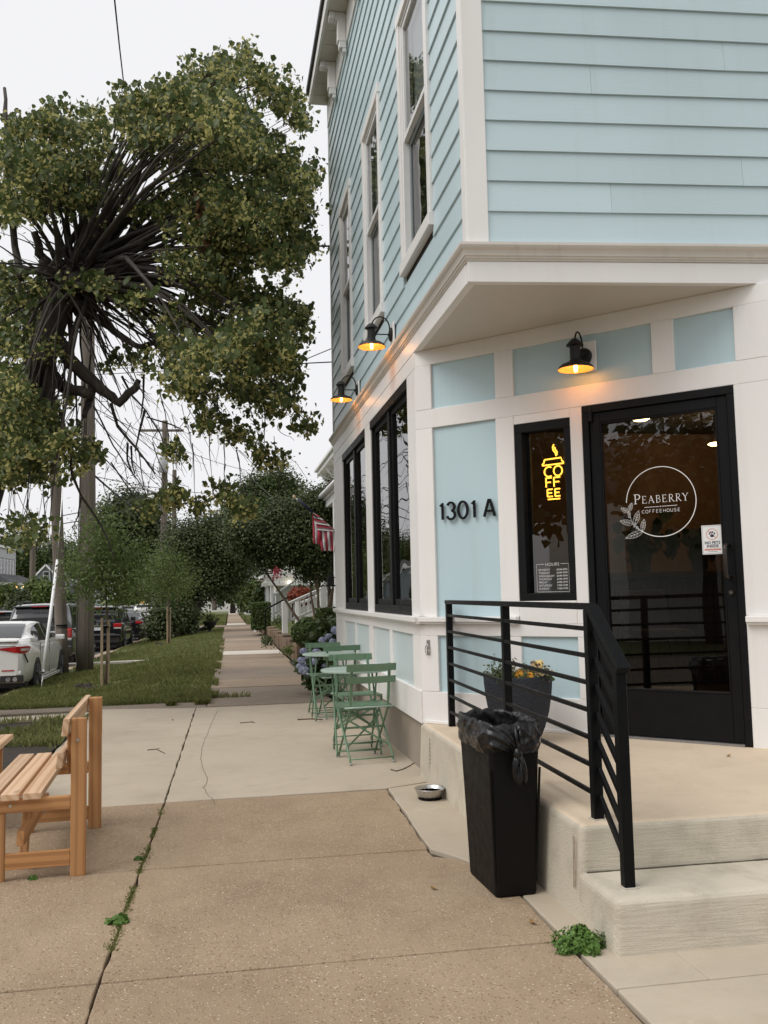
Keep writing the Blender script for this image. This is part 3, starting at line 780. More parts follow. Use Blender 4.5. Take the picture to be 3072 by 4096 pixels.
# rusty form-tie groove and joint stains on the platform side
m_rust = plain('rust_stain', (.32,.24,.17), .9, var=.4, scale=40); m_joint = plain('dark_joint_line', (.10,.085,.06), .9, var=.4, scale=30)
gx0 = onx(2293, 3300, 1.466); gx1 = onx(2303, 3560, 1.464)
for dy_ in (0, .014): MB().beam(Vector((1.4685, gx0.y+dy_, .345)), Vector((1.4635, gx0.y+dy_, .13)), .002, .004).build('form_tie_groove', m_rust, steps)
for k in range(9): zz = .09+.028*k; MB().beam(Vector((1.4705, 6.62, zz)), Vector((1.4715, 6.62, zz+.018)), .003, .004).build('joint_dash', m_joint, steps)
mb = MB(); pj = [(1.50+.11*k, 3.7535+.0015*math.sin(k*1.7)) for k in range(26)]
for (xa, ya), (xb, yb) in zip(pj[:-1], pj[1:]): mb.beam((xa, ya-(xa-1.5)*.0122, SZ+.0015), (xb, yb-(xb-1.5)*.0122, SZ+.0015), .009+.004*math.sin(xa*31), .004)
mb.build('joint_grime', m_joint, steps)
# ------------------------------------------------------------------ railing
rail = thing('metal_railing', (1.6, 3.85, PZ), 'black square-tube railing with seven bars along the entrance platform', 'railing')
PP = [Vector((1.664, 6.70, PZ)), Vector((1.628, 5.19, PZ)), Vector((1.597, 3.85, PZ)), Vector((1.588, 3.545, SZ))]
RT = 1.335
tops = [RT, RT, RT, RT-.232]
for i, (p, t) in enumerate(zip(PP, tops)):
    q = MB().box2(p.x-.0225, p.x+.0225, p.y-.0225, p.y+.0225, p.z-.05, t-.0295); q.build('post', m_rail, rail, bevel=.003)
def bar(a, b, w_, h_, name): MB().beam(a, b, w_, h_).build(name, m_rail, rail, bevel=.002)
z_ = RT-.0145
bar(PP[0]*1+Vector((0, .03, z_-PZ)), PP[2]+Vector((0, -.024, z_-PZ)), .05, .029, 'top_rail')
mb = MB(); a = PP[2]+Vector((0, -.025, z_-PZ)); b = PP[3]+Vector((0, -.045, RT-.232-.035-.0145-SZ+.012))
mb.beam(a, b, .056, .030); mb.build('sloped_top_rail', m_rail, rail, bevel=.002)
for zb in (1.222, 1.103, .985, .865, .746, .628, .510):
    for k in (0, 1):
        a, b = PP[k], PP[k+1]
        bar(Vector((a.x-.012, a.y-.0226, zb)), Vector((b.x-.012, b.y+.0226, zb)), .016, .020, 'bar')
    a, b = PP[2], PP[3]
    bar(Vector((a.x+.008, a.y-.0226, zb-.015)), Vector((b.x+.008, b.y+.0226, zb-.213)), .016, .030, 'sloped_bar')
m_grout = m_concrete('grout_collar', (.55,.50,.42), (.45,.41,.35), dirt=.3)
for p in PP[2:]:
    q = MB(); pr = []
    for k in range(14):
        an = 2*math.pi*k/14; r_ = .042+.006*math.sin(k*2.3)
        pr.append((p.x+.005+r_*math.cos(an), p.y+r_*.9*math.sin(an)))
    q.prism(pr, p.z-.01, p.z+.004); q.build('grout_collar', m_grout, rail)

# ------------------------------------------------------------------ barn lamps
m_lampblk = plain('matt_black_metal', (.014,.013,.013), .5, var=.3, scale=20, spec=.35)
m_lampbrn = plain('bronze_black_metal', (.020,.014,.012), .42, var=.35, scale=20)
m_lampin = plain('gold_reflector', (.85,.52,.20), .45, metal=.0, var=.05)
m_lampin.node_tree.nodes['Principled BSDF'] if False else None
def clear_glass():
    return glass('bulb_glass', (1,1,1), 1.25)
m_bglass = clear_glass()
def barn_lamp(fr, s, z, out, label, plate_w=.16, plate_h=.20, group='black barn lamps on the cafe walls'):
    """s, z: centre of the back plate; shade hangs `out` in front of the wall"""
    o = thing('wall_lamp', fr.pt(s, 0, z), label, 'lamp', group)
    q = MB(); fr.box(q, s-plate_w/2, s+plate_w/2, .0015, .018, z-plate_h/2, z+plate_h/2); mp = q.build('mounting_block', m_white, o, bevel=.006, seg=2)
    c = fr.pt(s, .018, z)
    q = MB(); q.tube([c+fr.n*.001, c+fr.n*.012, c+fr.n*.02], [.062, .062, .050], 22); q.build('back_plate', m_lampblk, o, smooth=False)
    h = fr.pt(s, out, z)
    q = MB(); q.tube([c+fr.n*.02, h-fr.n*.035], .0055, 8); q.tube([c+fr.n*.016, c+fr.n*.034], .011, 8); q.build('support_arm', m_lampblk, o, smooth=True)
    q = MB(); pts = []
    for k in range(15):
        an = math.pi*k/14
        pts.append(fr.pt(s, .035+(out-.035)*(.5-.5*math.cos(an)), z+.055+.105*math.sin(an)))
    pts = [fr.pt(s, .030, z+.02)]+pts+[fr.pt(s, out, z+.045)]
    q.tube(pts, .0065, 8); q.build('gooseneck', m_lampblk, o, smooth=True)
    hc = tuple(h)
    q = MB(); q.lathe([(.004, .100), (.020, .095), (.040, .078), (.058, .058), (.060, .050), (.046, .046), (.036, .043), (.036, -.050), (.043, -.058), (.043, -.064), (.03, -.064)], 24, hc)
    q.build('lamp_body', m_lampblk, o, smooth=False, bevel=.001)
    q = MB(); q.lathe([(.040, -.0645), (.062, -.069), (.092, -.081), (.113, -.096), (.122, -.110), (.124, -.118), (.1215, -.118), (.119, -.110), (.110, -.099), (.089, -.085), (.058, -.073), (.034, -.069)], 32, hc)
    q.build('lamp_shade', m_lampbrn, o, smooth=True)
    q = MB(); q.lathe([(.1205, -.1175), (.1178, -.110), (.1085, -.0998), (.0875, -.0862), (.0565, -.0745), (.012, -.071)], 32, hc, cap=False)
    q.build('reflector', m_lampin, o, smooth=True)
    q = MB(); q.lathe([(.001, -.138), (.010, -.133), (.0135, -.122), (.0135, -.090), (.010, -.080), (.001, -.078)], 16, hc)
    q.build('bulb', m_bulb, o, smooth=True)
    L = bpy.data.lights.new('lamp_light', 'POINT'); L.energy = 1.3; L.color = (1, .36, .07); L.shadow_soft_size = .03
    lo = bpy.data.objects.new('lamp_light', L); COL.objects.link(lo); lo.parent = o; lo.location = h-fr.pt(s, 0, z)+Vector((0, 0, -.128))
    return o
def lamp_out(px, py, y): return XF-ony(px, py, y).x
barn_lamp(FL, 7.80, 3.69, .20, 'black gooseneck barn lamp on the blue street side, nearer of the two above the cornice')
barn_lamp(FL, 9.93, 3.67, .20, 'black gooseneck barn lamp on the blue street side, farther of the two above the cornice')
barn_lamp(FC, 1.43, 3.02, .17, 'black gooseneck barn lamp on white block above the cafe door', .18, .215)

# ------------------------------------------------------------------ stroke lettering
def strokes(fr, d, org, sc, polys, width, name, mt, parent, depth=.0, closed=(), z3=None, **kw):
    """flat ribbon lettering in a wall frame; polys: lists of (x, y[, w]) in letter units"""
    mb = MB()
    for pl_ in polys:
        n = len(pl_)
        L = []; Rr = []
        for i in range(n):
            a = pl_[max(i-1, 0)]; b = pl_[min(i+1, n-1)]
            tx, ty = b[0]-a[0], b[1]-a[1]; l_ = math.hypot(tx, ty) or 1
            w_ = (pl_[i][2] if len(pl_[i]) > 2 else width)/2
            nx, ny = -ty/l_*w_, tx/l_*w_
            L.append((pl_[i][0]+nx, pl_[i][1]+ny)); Rr.append((pl_[i][0]-nx, pl_[i][1]-ny))
        o = len(mb.v)
        for x, y in L+Rr: mb.v.append(tuple(fr.pt(org[0]+x*sc, d, org[1]+y*sc)))
        for i in range(n-1): mb.f.append((o+i, o+i+1, o+n+i+1, o+n+i))
        if depth:
            o2 = len(mb.v)
            for x, y in L+Rr: mb.v.append(tuple(fr.pt(org[0]+x*sc, d-depth, org[1]+y*sc)))
            for i in range(n-1):
                mb.f.append((o+i, o2+i, o2+i+1, o+i+1)); mb.f.append((o+n+i, o+n+i+1, o2+n+i+1, o2+n+i))
            mb.f.append((o, o+n, o2+n, o2)); mb.f.append((o+n-1, o2+n-1, o2+2*n-1, o+2*n-1))
    return mb.build(name, mt, parent, **kw)
def arc(cx, cy, rx_, ry_, a0, a1, n=16): return [(cx+rx_*math.cos(R(a0+(a1-a0)*i/n)), cy+ry_*math.sin(R(a0+(a1-a0)*i/n))) for i in range(n+1)]
# house number
hn = thing('house_number', FC.pt(.43, 0, 1.95), 'black metal house number 1301A on the blue panel', 'number sign')
H_ = .128
def dig1(): return [[(.10, .82), (.26, 1.0), (.26, 0)]]
def dig3(): return [arc(.26, .745, .24, .255, 160, -78, 14)+arc(.25, .26, .27, .26, 82, -165, 16)]
def dig0(): return [arc(.32, .5, .31, .5, 90, 450, 28)]
def digA(): return [[(.0, 0), (.33, 1.0), (.40, 1.0), (.70, 0)], [(.12, .32), (.60, .32)]]
for gl, x in ((dig1, .192), (dig3, .268), (dig0, .365), (dig1, .472), (digA, .588)):
    strokes(FC, .006, (x, 1.950), H_, gl(), .13, 'numeral', m_black, hn, depth=.014)
# neon coffee cup
neon = thing('neon_sign', FC.pt(1.14, -.09, 2.05), 'yellow neon takeaway cup sign reading COFFEE inside the narrow window', 'neon sign')
m_neon = emit('neon_tube', (1.0, .50, .055), 5.0)
m_acry = glass('clear_acrylic', (.93, .90, .82), 1.35)
def ntube(pts, r_=.0052, name='tube'):
    q = MB(); q.tube([FC.pt(x, -.088, z) for x, z in pts], r_, 8); q.build(name, m_neon, neon, smooth=True)
x0 = 1.022
NP = lambda pts: [(x0+x, 2.055+z) for x, z in pts]
ntube(NP([(.030, .285), (.024, .262), (.012, .252), (.012, .244), (.178, .247), (.178, .256), (.166, .266), (.160, .290), (.034, .286), (.030, .284)]))
ntube(NP([(.108, .392), (.098, .372), (.101, .350), (.118, .328), (.122, .305)])); ntube(NP([(.112, .372), (.118, .352), (.130, .335), (.128, .312)]))
for gl in ([arc(.062, .195, .036, .036, 60, 300, 14)], [arc(.132, .197, .033, .036, 0, 360, 18)],
           [[(.036, .150), (.036, .083)], [(.036, .150), (.080, .150)], [(.036, .118), (.072, .118)]], [[(.098, .150), (.098, .083)], [(.098, .150), (.146, .150)], [(.098, .118), (.138, .118)]],
           [[(.044, .066), (.044, .014)], [(.044, .066), (.084, .066)], [(.044, .040), (.078, .040)], [(.044, .014), (.084, .014)]], [[(.104, .066), (.104, .014)], [(.104, .066), (.142, .066)], [(.104, .040), (.136, .040)], [(.104, .014), (.142, .014)]],
           [[(.046, -.006), (.140, -.006)]]):
    for g_ in gl: ntube(NP(g_))
outl = NP([(.035, -.022), (.152, -.022), (.164, .03), (.170, .11), (.178, .18), (.182, .225), (.196, .24), (.192, .27), (.172, .30), (.142, .318), (.140, .345), (.128, .375), (.118, .402), (.10, .405), (.088, .385), (.090, .345), (.104, .318), (.07, .305), (.022, .302), (.0, .268), (.0, .236), (.012, .222), (.014, .16), (.024, .06)])
q = MB(); n = len(outl); q.add([FC.pt(x, -.097, z) for x, z in outl]+[FC.pt(x, -.094, z) for x, z in outl], [tuple(range(n)), tuple(range(n, 2*n))[::-1]]+[(i, (i+1) % n, n+(i+1) % n, n+i) for i in range(n)])
q.build('acrylic_backing', m_acry, neon)
m_chain = plain('hanging_chain', (.35,.33,.30), .4, metal=.8)
for a, b in (((1.035, 2.352), (.995, 2.545)), ((1.202, 2.300), (1.212, 2.545))):
    q = MB(); q.tube([FC.pt(a[0], -.090, a[1]), FC.pt(b[0], -.090, b[1])], .0018, 5); q.build('chain', m_chain, neon)
q = MB(); q.tube([FC.pt(1.052, -.098, 2.115), FC.pt(1.0, -.1, 2.118), FC.pt(.955, -.1, 2.112)], .002, 5); q.build('power_cord', m_chain, neon)

# ------------------------------------------------------------------ vinyl lettering on glass
m_vinyl = plain('white_vinyl_lettering', (.85,.84,.82), .6, var=.02)
m_vinyl2 = plain('grey_white_lettering', (.62,.61,.58), .6, var=.02)
def text_mesh(fr, d, s, z, txt, size, mt, parent, name, align='LEFT', bold=0.0, sx=1.0):
    cu = bpy.data.curves.new('txt', 'FONT'); cu.body = txt; cu.size = 1.0; cu.align_x = align; cu.offset = bold
    cu.resolution_u = 2
    o = bpy.data.objects.new('txt', cu); COL.objects.link(o)
    bpy.context.view_layer.update()
    me = o.to_mesh(); mb = MB()
    mb.add([fr.pt(s+v.co.x*size*sx, d, z+v.co.y*size) for v in me.vertices], [tuple(p.vertices) for p in me.polygons])
    o.to_mesh_clear(); bpy.data.objects.remove(o, do_unlink=True)
    return mb.build(name, mt, parent)
hb = MB()
def rectline(mb, fr, d, s0, s1, z0, z1, t, gap=None):
    for bx in ((s0, s1, z0, z0+t), (s0, s0+t, z0, z1), (s1-t, s1, z0, z1)):
        mb.add([fr.pt(bx[0], d, bx[2]), fr.pt(bx[1], d, bx[2]), fr.pt(bx[1], d, bx[3]), fr.pt(bx[0], d, bx[3])], [(0,1,2,3)])
    for a, b in ((s0, gap[0]), (gap[1], s1)) if gap else ((s0, s1),):
        mb.add([fr.pt(a, d, z1-t), fr.pt(b, d, z1-t), fr.pt(b, d, z1), fr.pt(a, d, z1)], [(0,1,2,3)])
GD = -.0648
rectline(hb, FC, GD, .968, 1.221, 1.380, 1.582, .0032, (1.028, 1.158))
hb.build('hours_border', m_vinyl2, sidew)
text_mesh(FC, GD, 1.093, 1.567, 'HOURS', .033, m_vinyl2, sidew, 'hours_lettering', 'CENTER')
for i, (a, b) in enumerate((('MONDAY', '6AM-4PM'), ('TUESDAY', '6AM-4PM'), ('WEDNESDAY', '6AM-4PM'), ('THURSDAY', '6AM-4PM'), ('FRIDAY', '6AM-4PM'), ('SATURDAY', '7AM-5PM'), ('SUNDAY', '7AM-5PM'))):
    z = 1.533-i*.0225
    text_mesh(FC, GD, .984, z, a, .0205, m_vinyl2, sidew, 'hours_lettering', 'LEFT', .012)
    text_mesh(FC, GD, 1.208, z, b, .0205, m_vinyl2, sidew, 'hours_lettering', 'RIGHT', .012)
# round logo on the door
LD = -.0352; cx, cz, cr = 1.905, 1.968, .234
mb = MB()
logo = [arc(cx, cz, cr, cr, 178, -128, 70)]
strokes(FC, LD, (0, 0), 1, logo, .0055, 'logo_ring', m_vinyl, door)
# capital letters with serifs, x width of unit height
def serif(x, y, w_=.22): return [(x-w_/2, y, .045), (x+w_/2, y, .045)]
def LP_(): return [[(.14, .02, .10), (.14, .98, .10)], serif(.14, .02, .30), serif(.10, .98, .20), [(.14, .97, .05)]+[(x, y, .05+.05*math.cos(R(a))) for (x, y), a in zip(arc(.30, .72, .24, .255, 85, -85, 12), range(-85, 90, 14))]+[(.14, .47, .04)]], .60
def LE_(): return [[(.14, .02, .10), (.14, .98, .10)], [(.06, .98, .05), (.50, .98, .05), (.52, .84, .05)], [(.14, .52, .05), (.42, .52, .05)], [(.42, .60, .04), (.42, .44, .04)], [(.06, .02, .05), (.54, .02, .05), (.58, .20, .05)]], .64
def LA_(): return [[(.08, .02, .045), (.36, .98, .045)], [(.34, 1.0, .10), (.64, .02, .10)], [(.18, .34, .045), (.52, .34, .045)], serif(.08, .02, .20), serif(.64, .02, .22)], .74
def LB_(): return [[(.14, .02, .10), (.14, .98, .10)], [(.06, .98, .05)]+[(x, y, .06) for x, y in arc(.27, .76, .21, .22, 90, -90, 10)]+[(.14, .54, .05)], [(.14, .54, .05)]+[(x, y, .06) for x, y in arc(.29, .285, .25, .26, 90, -90, 10)]+[(.06, .02, .05)]], .62
def LR_(): return [[(.14, .02, .10), (.14, .98, .10)], serif(.14, .02, .26), [(.06, .98, .05)]+[(x, y, .06) for x, y in arc(.28, .74, .21, .24, 90, -90, 10)]+[(.14, .50, .05)], [(.27, .50, .09), (.60, .02, .09), (.70, .02, .05)]], .68
def LY_(): return [[(.06, .98, .10), (.32, .48, .10), (.32, .02, .10)], [(.58, .98, .045), (.32, .48, .05)], serif(.32, .02, .26), serif(.06, .98, .22), serif(.58, .98, .20)], .66
x = 1.723; zb = 1.962
for i, gl in enumerate((LP_, LE_, LA_, LB_, LE_, LR_, LR_, LY_)):
    pl_, adv = gl(); h = .066 if i == 0 else .050
    strokes(FC, LD, (x, zb), h, [[(q[0]*1.17,)+tuple(q[1:]) for q in pp_] for pp_ in pl_], .07, 'logo_letter', m_vinyl, door)
    x += adv*h*1.37
mb = MB()
for a, b in ((1.794, 1.893), (1.913, 2.015)): mb.add([FC.pt(a, LD, 1.934), FC.pt(b, LD, 1.934), FC.pt(b, LD, 1.937), FC.pt(a, LD, 1.937)], [(0,1,2,3)])
mb.add([FC.pt(1.903+.004*math.cos(R(k*45)), LD, 1.9355+.004*math.sin(R(k*45))) for k in range(8)], [tuple(range(8))])
mb.build('logo_rule', m_vinyl, door)
SANS = {'C': [arc(.5, .5, .45, .5, 45, 315, 14)], 'O': [arc(.5, .5, .45, .5, 0, 360, 18)], 'F': [[(.15, 0), (.15, 1)], [(.15, 1), (.75, 1)], [(.15, .52), (.62, .52)]], 'E': [[(.15, 0), (.15, 1)], [(.15, 1), (.75, 1)], [(.15, .52), (.65, .52)], [(.15, 0), (.75, 0)]], 'H': [[(.12, 0), (.12, 1)], [(.85, 0), (.85, 1)], [(.12, .52), (.85, .52)]], 'U': [[(.12, 1), (.12, .35)]+arc(.48, .35, .36, .35, 180, 360, 10)+[(.84, 1)]], 'S': [arc(.42, .75, .30, .25, 30, 250, 10)+arc(.42, .26, .33, .26, 80, -150, 10)]}
x = 1.775
for ch in 'COFFEEHOUSE':
    strokes(FC, LD, (x, 1.896), .0205, SANS[ch], .11, 'logo_letter', m_vinyl, door); x += .0240
# coffee sprig
def leafline(bx, bz, tx, tz, w_, side=1):
    b = Vector((bx, bz)); t = Vector((tx, tz)); ax = t-b; nn = Vector((-ax.y, ax.x)).normalized()
    L_ = []; R_ = []
    for k in range(11):
        u = k/10; wd = w_*math.sin(math.pi*u**.8)**.9
        p = b+ax*u; L_.append(tuple(p+nn*wd)); R_.append(tuple(p-nn*wd))
    out = [L_, R_, [tuple(b), tuple(b+ax*.93)]]
    for u in (.25, .42, .6):
        p = b+ax*u
        for s_ in (-1, 1): out.append([tuple(p), tuple(p+ax*.16+nn*s_*w_*.75)])
    return out
def g2(x_, y_):                      # position in the photograph -> wall position on the glass
    a_, b_ = FC.s_of(2400+.3014*x_, 1750+.3014*y_); return a_-.012, b_
sp = []
for b, t, w_ in (((375, 985), (275, 930), .015), ((380, 980), (425, 858), .014), ((440, 1140), (262, 1103), .018), ((462, 1145), (512, 962), .019), ((560, 1240), (585, 1075), .016), ((565, 1245), (335, 1335), .020)):
    sp += leafline(*g2(*b), *g2(*t), w_)
sp.append([g2(*p) for p in ((378, 975), (400, 1055), (440, 1140), (500, 1205), (570, 1248))])
for bx, bz in ((372, 1000), (398, 998), (375, 1022), (400, 1025), (378, 1048), (398, 1052), (450, 1158), (474, 1152), (452, 1180), (478, 1178), (500, 1182), (482, 1202), (506, 1206), (520, 1218)):
    c_ = g2(bx, bz); sp.append([(c_[0]+.0038*math.cos(R(k*40)), c_[1]+.0038*math.sin(R(k*40))) for k in range(10)])
strokes(FC, LD, (0, 0), 1, sp, .0018, 'logo_sprig', m_vinyl, door)
# no pets notice
m_paper = plain('white_paper', (.80,.80,.78), .7, var=.03)
m_ink = plain('dark_blue_ink', (.02,.03,.06), .6, var=.05); m_red = plain('salmon_ink', (.62,.25,.20), .6, var=.05)
ns = thing('paper_notice', FC.pt(2.23, -.035, 1.60), 'white paper notice with crossed-out paw reading NO PETS INSIDE', 'notice')
q = MB(); FC.box(q, 2.163, 2.294, -.0356, -.0346, 1.602, 1.790); q.build('sheet', m_paper, ns)
ND = -.0340; q = MB(); rectline(q, FC, ND, 2.168, 2.289, 1.607, 1.785, .0014); q.build('border', m_ink, ns)
strokes(FC, ND, (2.2285, 1.731), .035, [arc(0, 0, 1, 1, 0, 360, 28), [(-.7, .7), (.7, -.7)]], .12, 'prohibition_ring', m_red, ns)
q = MB()
for ex, ez, a_, b_ in ((0, -.010, .0125, .010), (-.016, .004, .0045, .007), (-.0055, .0125, .0046, .0075), (.0055, .0125, .0046, .0075), (.016, .004, .0045, .007)):
    q.add([FC.pt(2.2285+ex+a_*math.cos(R(k*30)), ND+.0003, 1.731+ez+b_*math.sin(R(k*30))) for k in range(12)], [tuple(range(12))])
q.build('paw_print', m_ink, ns)
text_mesh(FC, ND, 2.2285, 1.668, 'NO PETS', .026, m_ink, ns, 'lettering', 'CENTER', .03, .95)
text_mesh(FC, ND, 2.2285, 1.646, 'INSIDE', .026, m_ink, ns, 'lettering', 'CENTER', .03, .95)
q = MB(); q.add([FC.pt(2.177, ND, 1.627), FC.pt(2.280, ND, 1.627), FC.pt(2.280, ND, 1.638), FC.pt(2.177, ND, 1.638)], [(0,1,2,3)]); q.build('red_band', m_red, ns)
q = MB(); q.add([FC.pt(2.20, ND, 1.618), FC.pt(2.257, ND, 1.618), FC.pt(2.257, ND, 1.620), FC.pt(2.20, ND, 1.620)], [(0,1,2,3)]); q.build('small_print', m_ink, ns)
# leash hook with carabiner
hk = thing('leash_hook', FC.pt(.068, .002, .93), 'small steel wall plate with a carabiner clip on the white corner post', 'hook')
q = MB(); FC.box(q, .052, .084, .003, .006, .915, 1.032); q.build('hook_plate', m_steel, hk, bevel=.002)
ring = [FC.pt(.066+.017*math.cos(R(a)), .020, .955+.042*math.sin(R(a))) for a in range(0, 361, 20)]
q = MB(); q.tube(ring, .0028, 6); q.build('carabiner', m_steel, hk, smooth=True)
q = MB(); q.tube([FC.pt(.070+.010*math.cos(R(a)), .012+.010*math.sin(R(a)), .985) for a in range(0, 361, 30)], .003, 6); q.build('eye_ring', m_steel, hk, smooth=True)

# ------------------------------------------------------------------ trash can with bag
canp = Vector((1.305, 4.345, 0))
m_can = plain('dark_brown_black_plastic', (.0055,.0048,.0043), .55, var=.2, scale=9, spec=.16)
t_ = NT('black_bin_film'); v_ = t_.pos(); t_.col((.006, .006, .007)); t_.rough(t_.ramp(t_.noise(v_, 30, 3), [(.3, .20), (.7, .38)])); t_.b.inputs['Specular IOR Level'].default_value = .4
nz = t_.n('ShaderNodeTexNoise', noise_type='RIDGED_MULTIFRACTAL'); nz.inputs['Scale'].default_value = 11; nz.inputs['Detail'].default_value = 4; nz.inputs['Distortion'].default_value = .8
t_.l(v_, nz.inputs['Vector']); t_.bump(nz.outputs[0], .55, .02); m_bag = t_.m
can = thing('trash_can', canp, 'tall narrow black trash can beside the entrance platform', 'trash can', rz=R(2.5))
def rrect(hx, hy, r_, n=5):
    out = []
    for cx_, cy_, a0 in ((hx-r_, hy-r_, 0), (-hx+r_, hy-r_, 90), (-hx+r_, -hy+r_, 180), (hx-r_, -hy+r_, 270)):
        for k in range(n+1):
            a = R(a0+90*k/n); out.append((cx_+r_*math.cos(a), cy_+r_*math.sin(a)))
    return out
mb = MB(); levels = [(.0, .096, .196, .02), (.012, .101, .202, .022), (.30, .110, .214, .022), (.60, .120, .230, .024), (.735, .127, .242, .026), (.765, .130, .246, .028)]
rings = [[(x_, y_, z_) for x_, y_ in rrect(hx, hy, r_)] for z_, hx, hy, r_ in levels]
rings += [[(x_, y_, z_) for x_, y_ in rrect(hx, hy, r_)] for z_, hx, hy, r_ in ((.765, .124, .240, .026), (.55, .112, .222, .022), (.10, .095, .195, .02))]
n = len(rings[0])
for r_ in rings: mb.v += r_
for i in range(len(rings)-1):
    for k in range(n): mb.f.append((i*n+k, i*n+(k+1) % n, (i+1)*n+(k+1) % n, (i+1)*n+k))
mb.f.append(tuple(range(n))[::-1]); mb.f.append(tuple((len(rings)-1)*n+k for k in range(n)))
mb.build('can_body', m_can, can, local=True, smooth=False, bevel=.002)
for sx_ in (-1, 1):
    q = MB(); q.tube([(sx_*.098, -.193, .06), (sx_*.1205, -.2285, .58)], .006, 6); q.build('corner_rib', m_can, can, local=True)
# bag: film folded over the rim, gathered to a knot on the camera side
mb = MB(); NU, NV = 220, 30
knot = Vector((-.002, -.264, .655))
def rim(u, hx, hy):
    a = 2*math.pi*u; c_, s_ = math.cos(a), math.sin(a); k = (abs(c_)**5+abs(s_)**5)**(-1/5)
    return c_*k*hx, s_*k*hy
for j in range(NV):
    v = j/(NV-1)
    for i in range(NU):
        u = i/NU
        if v < .35:
            w_ = v/.35; z = .58+.20*w_; x_, y_ = rim(u, .105+.022*w_, .215+.028*w_)
        elif v < .45:
            w_ = (v-.35)/.10; z = .78+.014*math.sin(math.pi*w_); x_, y_ = rim(u, .127+.014*w_, .243+.014*w_)
        else:
            w_ = (v-.45)/.55; z = .78-.125*w_; b_ = .012*math.sin(math.pi*w_); x_, y_ = rim(u, .141+b_-.008*w_, .257+b_-.008*w_)
        p = Vector((x_, y_, z)); out = Vector((x_, y_*.5, 0)).normalized()
        nn = mnoise.noise(Vector((x_*6, y_*6, z*9)))
        rd = abs(mnoise.noise(Vector((x_*13+3+z*9, y_*13, z*16)))); rd2 = abs(mnoise.noise(Vector((x_*25-z*20, y_*25+7, z*12))))
        amp = .014 if v > .3 else .008
        p += out*(amp*nn+.020*(.30-rd)+.007*(.3-rd2)); p.z += .022*mnoise.noise(Vector((u*16, 3, 0)))*math.exp(-((v-.40)/.12)**2)
        if v > .75: p.z += (v-.75)*4*.022*mnoise.noise(Vector((u*8, 9, 0)))
        dk = (p-knot); dl = dk.length
        if v > .45 and dl < .20 and y_ < 0:
            an = math.atan2(dk.z, dk.x); g = (1-dl/.20)
            p += Vector((0, -1, 0))*(.020*g**.5*(1-abs(math.sin(an*6+nn*3)))**1.5); p += (knot-p)*g*g*.30
        mb.v.append(tuple(p))
for j in range(NV-1):
    for i in range(NU): mb.f.append((j*NU+i, j*NU+(i+1) % NU, (j+1)*NU+(i+1) % NU, (j+1)*NU+i))
bag = mb.build('bin_bag', m_bag, can, local=True, smooth=True)
mb = MB()
rnd = random.Random(8)
for k in range(9):                                   # knot ears and tails
    a = k/9*2*math.pi
    pts_ = [knot+Vector((.006*math.cos(a), -.004, .006*math.sin(a)))]
    up_ = k in (1, 2); ln_ = .13 if not up_ else .12
    for m_ in range(1, 6):
        t = m_/5
        pts_.append(knot+Vector((.026*math.cos(a)*t+.010*math.sin(3*t+k), -.018-.010*math.sin(3*t+a), (ln_ if up_ else -ln_)*t+.010*math.sin(5*t+k))))
    mb.tube(pts_, [.010, .013, .012, .012, .011, .004], 6)
mb.lathe([(.004, -.030), (.018, -.022), (.024, 0), (.018, .022), (.004, .03)], 9, tuple(knot+Vector((0, -.012, 0))))
mb.build('bag_knot', m_bag, can, local=True, smooth=True)

# ------------------------------------------------------------------ dog bowl
bw = onz(1725, 3172, .03)
bowl = thing('dog_bowl', (1.365, 6.17, .004), 'brushed steel dog water bowl with black rubber base on the pale slab', 'bowl')
MB().lathe([(.072, .012), (.078, .013), (.092, .045), (.101, .066), (.105, .071), (.103, .074), (.098, .071), (.090, .050), (.074, .020), (.001, .016)], 32).build('bowl_body', m_steel, bowl, local=True, smooth=True)
MB().lathe([(.074, .0005), (.080, .003), (.081, .012), (.070, .0125)], 32).build('rubber_base', m_rail, bowl, local=True, smooth=False)
t_ = NT('water'); t_.col((.05, .055, .055)); t_.rough(.02); t_.b.inputs['Specular IOR Level'].default_value = .8; m_water = t_.m
MB().lathe([(.0885, .050), (.001, .050)], 32).build('water', m_water, bowl, local=True)

# ------------------------------------------------------------------ planter and pansies
pp = Vector((1.935, 5.93, PZ))
plr = thing('planter', pp, 'tapering dark blue stone-textured planter on the entrance platform', 'planter', rz=R(38))
t_ = NT('blue_black_stone_finish'); v_ = t_.pos()
vv = t_.vor(v_, 90); t_.col(t_.mix(t_.ramp(vv, [(.15, 0.0), (.5, 1.0)]), (.005, .0065, .010), (.021, .026, .036))); t_.rough(.75); t_.bump(vv, .8, .006); m_stone = t_.m
mb = MB()
def sq(h, z, n=40, e=3.4):
    o_ = []
    for k in range(n):
        a = 2*math.pi*k/n; c_, s_ = math.cos(a), math.sin(a); q_ = (abs(c_)**e+abs(s_)**e)**(-1/e); o_.append((c_*q_*h, s_*q_*h, z))
    return o_
lv = [(.105, 0), (.118, .006), (.150, .09), (.176, .19), (.192, .29), (.199, .37), (.202, .425), (.200, .432), (.184, .432), (.180, .38), (.10, .372)]
for h, z in lv: mb.v += sq(h, z)
for i in range(len(lv)-1):
    for k in range(40): mb.f.append((i*40+k, i*40+(k+1) % 40, (i+1)*40+(k+1) % 40, (i+1)*40+k))
mb.f.append(tuple(range(40))[::-1]); mb.f.append(tuple((len(lv)-1)*40+k for k in range(40)))
mb.build('pot', m_stone, plr, local=True, smooth=True)
MB().prism([(x_, y_) for x_, y_, _ in sq(.181, 0)], .373, .395).build('soil', m_mulch, plr, local=True)

